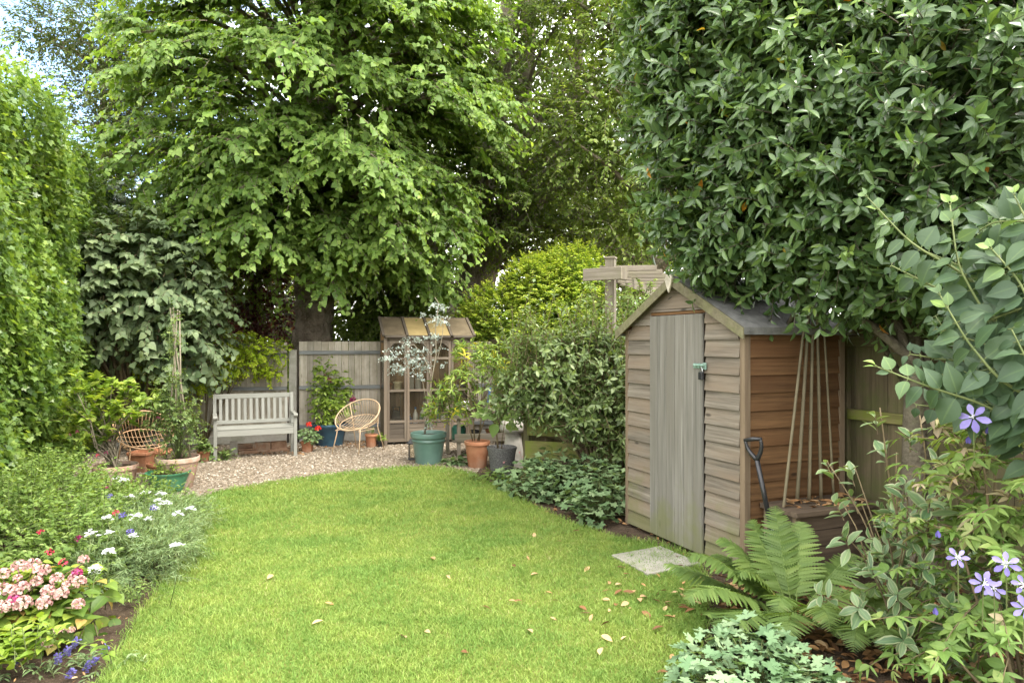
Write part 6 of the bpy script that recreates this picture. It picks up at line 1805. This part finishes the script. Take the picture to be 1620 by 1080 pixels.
def small_pots():
    # plain terracotta pot behind the chair, with a little weed
    c = G(586, 708); c[1] += .07
    root = thing('potted_seedling', 'tan terracotta pot with a small sprout under the cream wire chair', 'potted plant', c)
    pot(root, c, .098, .075, .20, M['terracotta'], .035)
    o = c + UP * .19 + jit((8, 3), .02); f, tp = leafset(T_OVATE, o, np.tile([0, 0, 1.0], (8, 1)) + jit((8, 3), .4), .09, .2, 5, .035, tb=.3)
    grow('', '', '', None, f, L['herb'], tp, root=root, stem_mat=M['greenstem'], r0=.002)
    c = G(600, 707); c[1] += .02
    root = thing('potted_seedling', 'small black pot with bright green leaves at the foot of the greenhouse', 'potted plant', c)
    pot(root, c, .055, .042, .10, M['black'], .015)
    o = c + UP * .09 + jit((20, 3), .02); f, tp = leafset(T_OVATE, o, np.tile([0.15, 0, 1.0], (20, 1)) + jit((20, 3), .4), .13, .3, 6, .05, tb=.3)
    grow('', '', '', None, f, L['azalea'], tp, root=root, stem_mat=M['greenstem'], r0=.002)
    # little pot left of the bench with leafy plant
    c = G(319, 731); c[1] += .06
    root = thing('potted_seedling', 'small terracotta pot with a leafy plant at the left end of the bench', 'potted plant', c)
    pot(root, c, .085, .065, .15, M['terracotta'], .03)
    o = c + UP * .14 + jit((40, 3), .04); f, tp = leafset(T_OVATE, o, np.tile([0, -.1, .8], (40, 1)) + jit((40, 3), .6), .2, .35, 7, .06, hang=.2)
    grow('', '', '', None, f, L['rose'], tp, root=root, stem_mat=M['greenstem'], r0=.002)
    # self-sown plant by the bench leg
    c = G(352, 727)
    o = c + UP * .03 + jit((22, 3), .03) * [1, 1, .3]; f, tp = leafset(T_OVATE, o, np.tile([.15, -.1, .6], (22, 1)) + jit((22, 3), .5), .2, .35, 7, .055, hang=.15)
    grow('leafy_weed', 'small leafy plant growing in gravel by the left bench leg', 'plant', c, f, L['rose'], tp, stem_mat=M['greenstem'], r0=.002)
small_pots()

def left_pots():
    # whitewashed wide pot with lime-green shrub
    c = G(183, 778); c[1] += .2; c[0] *= c[1] / (c[1] - .2)
    root = thing('potted_azalea', 'lime-green shrub with bare stems in a whitened terracotta pot', 'potted plant', c)
    top = pot(root, c, .225, .165, .26, M['terracotta_white'], .05)
    Y = c[1]; st = MB(); tips = []
    rosettes = [(120, 590), (133, 615), (110, 640), (150, 600), (170, 625), (185, 610), (200, 630), (215, 625), (165, 650), (140, 655), (190, 655), (205, 648), (225, 640), (125, 670), (105, 660), (155, 675), (180, 640), (235, 630), (145, 630), (95, 690), (210, 610), (118, 625), (160, 610), (198, 668), (128, 650), (172, 690), (155, 640), (176, 660), (190, 625), (220, 655), (108, 680), (143, 690)]
    for x, y in rosettes:
        for _ in range(4): tips.append(P(x + RNG.normal(0, 7), y + RNG.normal(0, 5), Y + RNG.normal(0, .16)))
    o = np.array(tips); d = np.column_stack([jit(len(o), .3), jit(len(o), .3) - .1, np.full(len(o), .8)])
    f, tp = leafset(T_OVATE, o - UP * .03, d, .06, .0, 8, .085, hang=.0, ang=62, whorl=True, j=.2, taper=.1)
    f.build('foliage', L['azalea'], root, True)
    twigs(st, tp, .003, .002)
    for i in range(0, len(o), 5):
        j = P(170, 700, Y) + jit(3, .06); main_stems(st, top + jit(3, .03) * [1, 1, 0], [j], .010, .007); main_stems(st, j, [o[i]], .007, .003)
    st.build('stems', M['palestem'], root, True)
    for x, y in ((122, 683), (172, 697), (168, 716), (140, 665), (250, 660)):
        blob_flower(P(x, y, Y - .12), .018, HOTP, root, 18)
    # green ribbed bowl
    c = G(266, 782); c[1] += .14; c[0] *= c[1] / (c[1] - .14)
    root = thing('potted_bowl', 'sparse plant in a ribbed green bowl at the gravel edge', 'potted plant', c)
    prof = [(.12, 0), (.13, .004)] + [(.135 + .075 * z / .2 + (.005 if i % 2 else 0), z) for i, z in enumerate(np.linspace(.015, .19, 12))] + [(.222, .20), (.224, .215), (.208, .216), (.20, .19)]
    top = pot(root, c, .215, .13, .21, M['bowl_green'], extra=prof, fill=.9)
    o = top + jit((46, 3), .07) * [1, 1, .3]; d = np.tile([0, 0, .8], (46, 1)) + jit((46, 3), .45)
    f, tp = leafset(T_OVATE, o, d, RNG.uniform(.12, .38, 46), .3, 9, .032, hang=.2, tb=.4)
    grow('', '', '', None, f, L['azalea'], tp, root=root, stem_mat=M['greenstem'], r0=.003)
    # tall pink-white terracotta pot with the wigwam of canes and climbing rose
    c = G(290, 779); c[1] += .24; c[0] = (281 - 810) / 1100 * c[1]
    root = thing('potted_climber', 'climbing rose on tall canes in a whitened terracotta pot', 'potted plant', c)
    top = pot(root, c, .225, .15, .345, M['terracotta_white'], .05)
    Y = c[1]
    for k, (a, bb) in enumerate((((303, 735), (269, 487)), ((262, 735), (281, 490)), ((280, 735), (274, 486)), ((286, 728), (284, 492)))):
        MB().tube([P(*a, Y + .05 * (k - 1)), P((a[0] + bb[0]) / 2 + .8, (a[1] + bb[1]) / 2, Y), P(*bb, Y)], [.010, .009, .007], 7).build('cane', M['palestem'], root, True)
    tips = []
    for x, y, n_, sx, sy in [(275, 540, 22, 5, 26), (268, 600, 36, 9, 25), (262, 640, 60, 16, 16), (280, 660, 70, 20, 16), (262, 680, 60, 18, 14), (295, 650, 34, 12, 14), (285, 690, 40, 18, 12), (248, 645, 26, 10, 12), (305, 670, 18, 8, 8), (276, 505, 8, 5, 8)]:
        for _ in range(n_): tips.append(P(x + RNG.normal(0, sx), y + RNG.normal(0, sy), Y + RNG.normal(0, .12)))
    o = np.array(tips); d = jit((len(o), 3), .6) + [0, 0, .3]
    f, tp = leafset(T_OVATE, o, d, .12, .3, 7, .04, hang=.2)
    f.build('foliage', L['rose'], root, True)
    st = MB(); twigs(st, tp, .002, .001)
    for i in range(0, len(o), 16): main_stems(st, top, [o[i]], .005, .002)
    st.build('stems', M['greenstem'], root, True)
    # plain terracotta pots behind
    for lab, x, y, dy, rt, rb, h, sq in (('square empty terracotta pot left of the tan wire chair seat', 217, 748, .1, .13, .095, .25, 9), ('round terracotta pot behind the tan wire chair', 246, 738, .12, .14, .1, .20, None), ('shallow terracotta pot close behind the ribbed green bowl', 246, 752, .0, .10, .08, .15, None)):
        c = G(x, y); c[1] += dy
        r_ = thing('terracotta_pot', lab, 'flower pot', c, 'empty terracotta pots by the ivy')
        pot(r_, c, rt, rb, h, M['terracotta'], .035, sq=sq, fill=.8)
left_pots()

# ------------------------------------------------------------------ left flower bed
def umbel(c, r, root, mat=WHITE):
    q = MB(); P0 = []
    for k in range(9):                               # little clusters with gaps between them
        a = k * 2.4; rr = r * math.sqrt((k + .4) / 9) * RNG.uniform(.85, 1.15)
        m = RNG.integers(4, 8)
        P0.append(c + np.array([rr * math.cos(a), rr * math.sin(a), .016 * (1 - (rr / r) ** 2) + RNG.normal(0, .004)]) + jit((m, 3), .0065) * [1, 1, .5])
    p = np.concatenate(P0); n = len(p); an0 = RNG.uniform(0, 6.28, n)
    for k in range(4):
        an = an0 + k * 1.57
        f = np.column_stack([np.cos(an), np.sin(an), np.full(n, .3)])
        q.leaves(T_FLORET, p, frames(f, np.tile(UP, (n, 1)) + jit((n, 3), .35)), RNG.uniform(.005, .010, n), RNG.uniform(0, 1, n))
    return q.build('flower_head', mat, root, True)

def feathery():
    base = np.array([-2.45, 5.0, 0])
    root = thing('white_umbel_plant', 'feathery grey-green plant with flat white flower heads along the lawn edge', 'plant', base)
    lob = [(-2.46, 4.62, .12, .26, .32, .22), (-2.62, 5.1, .14, .28, .35, .22), (-2.86, 5.4, .15, .35, .4, .20), (-2.65, 4.75, .14, .3, .3, .24), (-2.85, 5.9, .1, .30, .4, .12), (-3.1, 6.2, .08, .35, .3, .10), (-2.45, 4.9, .14, .16, .3, .2), (-2.72, 5.5, .16, .2, .3, .18)]
    o, d, _ = shell(lob, 1700, .35, a_up=.5, a_rnd=.5, back=.5, zmin=.02)
    f, tp = leafset(T_NEEDLE, o, d, RNG.uniform(.10, .19, len(o)), .35, 14, .055, hang=.1, ang=45, j=.35)
    f2, tp2 = leafset(T_LANCE, o[::4], d[::4], .14, .35, 10, .03, fol=f, hang=.15, ang=50, j=.3)
    f.build('foliage', L['feather'], root, True)
    st = MB(); twigs(st, tp, .0016, .001)
    um = [(185, 757, 6.5), (230, 780, 5.9), (205, 786, 5.7), (255, 782, 6.0), (250, 792, 5.6), (215, 817, 5.3), (281, 813, 5.6), (172, 873, 4.8), (278, 864, 5.0), (144, 845, 4.9), (170, 820, 5.4), (210, 848, 4.9), (262, 797, 5.8), (172, 842, 5.1), (300, 806, 5.7), (245, 805, 5.5), (143, 908, 4.4), (195, 760, 6.4), (235, 822, 5.2), (150, 900, 4.4)]
    for x, y, Y in um:
        zf = float(np.interp(y, [757, 800, 850, 908], [.42, .44, .38, .32])) + RNG.uniform(-.05, .04); Y = (1.6 - zf) * 1100 / (y - 540)
        p = P(x, y, Y); r = RNG.uniform(.026, .038) if y not in (848, 842, 805, 822) else .018
        umbel(p, r, root)
        b0 = np.array([p[0] + RNG.normal(0, .05), p[1] + RNG.normal(.03, .05), .02])
        st.tube([b0, (b0 + p) / 2 + jit(3, .02), p - UP * .02], [.0028, .0024, .002], 5)
        for k in range(8):
            a = k * .785; st.tube([p - UP * .025, p + np.array([math.cos(a) * r * .8, math.sin(a) * r * .8, 0])], .0009, 3)
    st.build('stems', M['greenstem'], root, True)
    for x, y, Y in ((194, 815, 5.2), (243, 803, 5.4), (206, 842, 4.9), (173, 785, 5.6)):
        c = P(x, y, 1.12 * 1100 / (y - 540)); blob_flower(c, .022, LAVEN, root, 26)
feathery()

def salvia():
    base = np.array([-3.5, 5.6, 0])
    root = thing('red_flowered_salvia', 'bushy small-leaved plant dotted with red flowers beside the ivy', 'plant', base)
    lob = [(-3.55, 5.55, .20, .45, .5, .26), (-3.9, 5.9, .26, .4, .5, .28), (-3.2, 5.3, .18, .4, .4, .22), (-3.45, 6.1, .10, .45, .4, .16), (-3.1, 5.8, .15, .4, .4, .16), (-3.1, 4.85, .2, .4, .35, .26), (-3.7, 5.0, .22, .45, .4, .3), (-4.4, 6.6, .2, .4, .4, .26), (-3.9, 6.6, .08, .4, .3, .12), (-2.85, 4.6, .14, .3, .3, .24)]
    o, d, _ = shell(lob, 1500, .45, a_up=.7, a_rnd=.45, back=.4, zmin=.03)
    f, tp = leafset(T_OVATE, o, d, RNG.uniform(.14, .3, len(o)), .2, 12, .042, hang=.1, ang=60, j=.3, tb=.3)
    f.build('foliage', L['herb'], root, True)
    st = MB(); twigs(st, tp, .0025, .0012); main_stems(st, base, [o[i] for i in range(0, 120, 6)], .006, .003)
    st.build('stems', M['greenstem'], root, True)
    for x, y, Y, mt in ((78, 873, 4.8, CRIM), (64, 842, 5.0, CRIM), (122, 683, 6.8, HOTP), (183, 811, 5.3, CRIM), (125, 852, 4.9, MAROON), (110, 688, 6.6, HOTP), (155, 720, 6.6, CRIM), (170, 772, 5.9, MAROON), (100, 890, 4.6, CRIM)):
        zf = .50 if y > 760 else .45; blob_flower(P(x, y, (1.6 - zf) * 1100 / (y - 540)), .02, mt, root, 22)
salvia()

def hydrangea():
    base = np.array([-2.75, 3.85, 0])
    root = thing('pink_hydrangea', 'hydrangea with faded pink mophead flowers in the near left corner', 'shrub', base)
    lob = [(-2.95, 3.75, .10, .32, .26, .2), (-2.66, 3.75, .10, .28, .26, .18), (-2.42, 3.85, .12, .12, .16, .15), (-3.0, 3.7, .12, .3, .3, .2), (-2.85, 3.5, .06, .3, .2, .14)]
    o, d, nr = shell(lob, 210, .6, a_up=.5, a_rnd=.4, zmin=.05)
    f, tp = leafset(T_BIG, o, d, RNG.uniform(.1, .2, len(o)), .3, 5, .105, hang=.25, ang=60, j=.28)
    hp = np.array([P(RNG.uniform(-10, 135), yy, (1.6 - (.40 - .17 * (yy - 890) / 70)) * 1100 / (yy - 540)) for yy in RNG.uniform(890, 985, 75)])
    f, tpx = leafset(T_BIG, hp - UP * .03, np.tile([0, -.2, .6], (75, 1)) + jit((75, 3), .5), .08, .2, 3, .095, fol=f, hang=.1, ang=65)
    f.build('foliage', L['hyd'], root, True)
    st = MB(); twigs(st, tp, .003, .002); main_stems(st, base, [o[i] for i in range(0, 60, 4)], .009, .004)
    heads = [(30, 896, .052), (53, 893, .05), (62, 904, .045), (70, 902, .045), (132, 885, .038), (58, 919, .04), (90, 915, .045), (36, 930, .05), (76, 935, .048), (97, 939, .048), (18, 935, .05), (3, 932, .05), (38, 954, .056), (15, 958, .05), (70, 953, .052), (124, 955, .042), (126, 920, .045), (122, 906, .036), (115, 915, .035), (105, 924, .03), (5, 908, .045), (93, 996, .03), (75, 1018, .034), (0, 960, .05), (28, 914, .03), (22, 948, .04), (113, 996, .024)]
    for k, (x, y, r) in enumerate(heads):
        zf = .44 - .17 * (y - 890) / 70; p = P(x, y, (1.6 - zf) * 1100 / (y - 540))
        blob_flower(p, r * .66, HOTP if (x, y) in ((122, 906), (22, 948)) else PINK, root, 80, name='flower_head')
        st.tube([base + jit(3, .08) * [1, 1, 0], (base + p) / 2 + UP * .06, p - UP * r * .5], [.006, .005, .004], 5)
    st.build('stems', M['twig'], root, True)
hydrangea()

def lavender_row():
    base = np.array([-2.15, 3.42, 0])
    root = thing('lavender_plant', 'few purple lavender spikes over soil at the bottom left', 'plant', base)
    st = MB()
    for x, y in ((117, 1019), (106, 1033), (92, 1044), (165, 1030), (147, 1048), (137, 1057), (148, 1069), (110, 1069), (22, 1049), (103, 1074)):
        Y = 3.32 + RNG.uniform(-.05, .1); p = P(x, y, Y); d = nz(np.array([RNG.normal(.35, .2), RNG.normal(0, .15), .8]))
        q = MB(); n = 40; t = RNG.uniform(0, 1, n); a = RNG.uniform(0, 6.28, n)
        R0 = rot_to(d); u = (R0 @ np.stack([np.cos(a), np.sin(a), np.full(n, .5)])).T
        q.leaves(T_FLORET, p + d * (.05 * t - .02)[:, None] + u * .005, frames(u, np.tile(d, (n, 1))), np.full(n, .014), RNG.uniform(0, 1, n))
        q.build('flower_spike', LAVEN, root, True)
        b0 = np.array([p[0] - .12, p[1] + .03, .01]); st.tube([b0, (b0 + p) / 2 + UP * .02, p], .0016, 5)
    f, tp = leafset(T_LANCE, base + jit((26, 3), .12) * [1.6, .6, 0], np.tile([0, 0, .7], (26, 1)) + jit((26, 3), .5), .12, .3, 8, .05)
    f.build('foliage', L['feather'], root, True); twigs(st, tp, .002, .001)
    st.build('stems', M['greenstem'], root, True)
    base = np.array([-2.35, 3.25, 0])
    o = base + jit((30, 3), .1) * [2.0, .6, .2] + UP * .08
    f, tp = leafset(T_OVATE, o, np.tile([0, 0, .9], (30, 1)) + jit((30, 3), .35), RNG.uniform(.12, .26, 30), .15, 9, .07, hang=.1, tb=.3)
    grow('light_green_mint', 'bright pale green leafy plant in the bottom left corner', 'plant', base, f, L['azalea'], tp, stem_mat=M['greenstem'], r0=.003)
    base = G(208, 952); base[2] = 0
    o = base + jit((26, 3), .07) * [1.2, 1, .2] + UP * .03
    f, tp = leafset(T_LANCE, o, np.tile([0, -.1, .9], (26, 1)) + jit((26, 3), .4), RNG.uniform(.08, .16, 26), .1, 12, .035, hang=.1, whorl=True)
    grow('spurge_tuft', 'small bright green tuft at the foot of the feathery plant', 'plant', base, f, L['herb'], tp, stem_mat=M['greenstem'], r0=.002)
lavender_row()

# low plants around the pots on the right-hand bed edge
def edging():
    for lab, x, y, s, mt in (('broad-leaved green plant at the lawn edge before the terracotta pot', 727, 736, .11, 'ger'), ('pale green plant at the lawn edge below the dark pot', 772, 757, .08, 'herb'), ('small leafy weed at the lawn edge right of the dark pot', 800, 768, .07, 'azalea')):
        c = G(x, y); o = c + jit((16, 3), .06) * [1.4, .8, .1] + UP * .02
        f, tp = leafset(T_OVATE, o, np.tile([0, -.2, .6], (16, 1)) + jit((16, 3), .5), .12, .3, 6, s, hang=.15)
        grow('edging_plant', lab, 'plant', c, f, L[mt], tp, stem_mat=M['greenstem'], group='small plants along the lawn edge', r0=.002)
edging()

# ------------------------------------------------------------------ leaf litter and fallen leaves
def litter(name, label, regions, n, size):
    P_ = []
    for (x0, x1, y0, y1) in regions:
        m = int(n * (x1 - x0) * (y1 - y0) / sum((b[1] - b[0]) * (b[3] - b[2]) for b in regions))
        P_.append(np.column_stack([RNG.uniform(x0, x1, m), RNG.uniform(y0, y1, m), RNG.uniform(.008, .03, m)]))
    p = np.concatenate(P_); p = p[~inside(LAWN, p[:, :2] + [0.03, 0])]; N = len(p)
    a = RNG.uniform(0, 6.28, N)
    f = np.column_stack([np.cos(a), np.sin(a), jit(N, .25)]); nn = UP + jit((N, 3), .35)
    b = MB().leaves(T_LAUREL, p, frames(f, nn), size * RNG.uniform(.5, 1.1, N), RNG.beta(1.4, 1.6, N), 1.0)
    o = b.build(name, LITTER, smooth=True); tag(o, label, 'leaves'); kind(o, 'stuff')
litter('leaf_litter', 'brown dead laurel leaves covering the soil under the ferns', [(1.2, 3.0, 2.4, 4.6)], 1900, .085)
litter('bed_litter', 'brown leaf bits scattered over the bed soil left of the shed', [(-.1, 1.1, 6.0, 8.2), (1.0, 1.75, 4.6, 6.1)], 520, .05)
litter('gravel_litter', 'brown leaf drift against the fence behind bench and chair', [(-4.1, -2.9, 9.75, 10.6), (-2.9, -2.0, 10.35, 11.1)], 900, .045)
litter('soil_crumbs', 'dry plant bits scattered on the left bed soil', [(-3.4, -1.6, 3.1, 5.2), (-4.6, -3.0, 5, 7.6)], 900, .03)
def chest_leaves():
    n = 60; u = RNG.uniform(cu0 + .05, cu1 - .02, n); v = RNG.uniform(cv0 + .03, cv1, n)
    p = np.array([C(a, b_, .502 + RNG.uniform(0, .012)) for a, b_ in zip(u, v)])
    a = RNG.uniform(0, 6.28, n)
    b = MB().leaves(T_LAUREL, p, frames(np.column_stack([np.cos(a), np.sin(a), jit(n, .15)]), UP + jit((n, 3), .3)), RNG.uniform(.04, .085, n), RNG.uniform(.4, 1, n), 1.0)
    o = b.build('chest_leaf_litter', LITTER, smooth=True); tag(o, 'dry orange-brown leaves strewn over the chest lid', 'leaves'); kind(o, 'stuff')
chest_leaves()
FL = [(512, 195), (648, 190), (690, 245), (800, 185), (815, 355), (632, 450), (740, 518), (1000, 95), (1040, 305), (1065, 335), (1058, 395), (995, 450), (1270, 412), (1240, 458), (1330, 463), (1160, 355), (1200, 215), (1290, 280), (1315, 305), (1380, 275), (1340, 365), (1460, 390), (1490, 340), (1545, 355), (1580, 292), (1520, 310), (1495, 525), (1480, 590), (1235, 530), (910, 335), (960, 337), (255, 343), (210, 420), (1100, 125), (1135, 90), (990, 245), (935, 215), (975, 178), (1325, 220), (1575, 365), (50, 260), (545, 468), (1420, 330), (1440, 310), (1380, 340), (1555, 330), (1500, 395), (1365, 300), (1290, 355), (1535, 300)]
FL += [(1385 + RNG.normal(0, 90), 330 + RNG.normal(0, 70)) for _ in range(16)] + [(1540 + RNG.normal(0, 30), 330 + RNG.normal(0, 60)) for _ in range(10)]
for k, (x, y) in enumerate(FL):
    c = G(400 + x / 2.25, 800 + y / 2.25, .034)
    brown = k % 3 == 0
    a = RNG.uniform(0, 6.28); f = np.array([[math.cos(a), math.sin(a), RNG.normal(0, .15)]])
    b = MB().leaves(T_LAUREL, c[None], frames(f, UP[None] + jit((1, 3), .3)), [RNG.uniform(.04, .085)], [RNG.uniform(.1, .5) if brown else RNG.uniform(.75, 1)], 0.0)
    tag(b.build('fallen_leaf', LITTER, smooth=True), 'curled brown fallen leaf lying on the lawn' if brown else 'pale tan fallen leaf lying on the lawn', 'leaf', 'brown fallen leaves on the lawn' if brown else 'pale fallen leaves on the lawn')
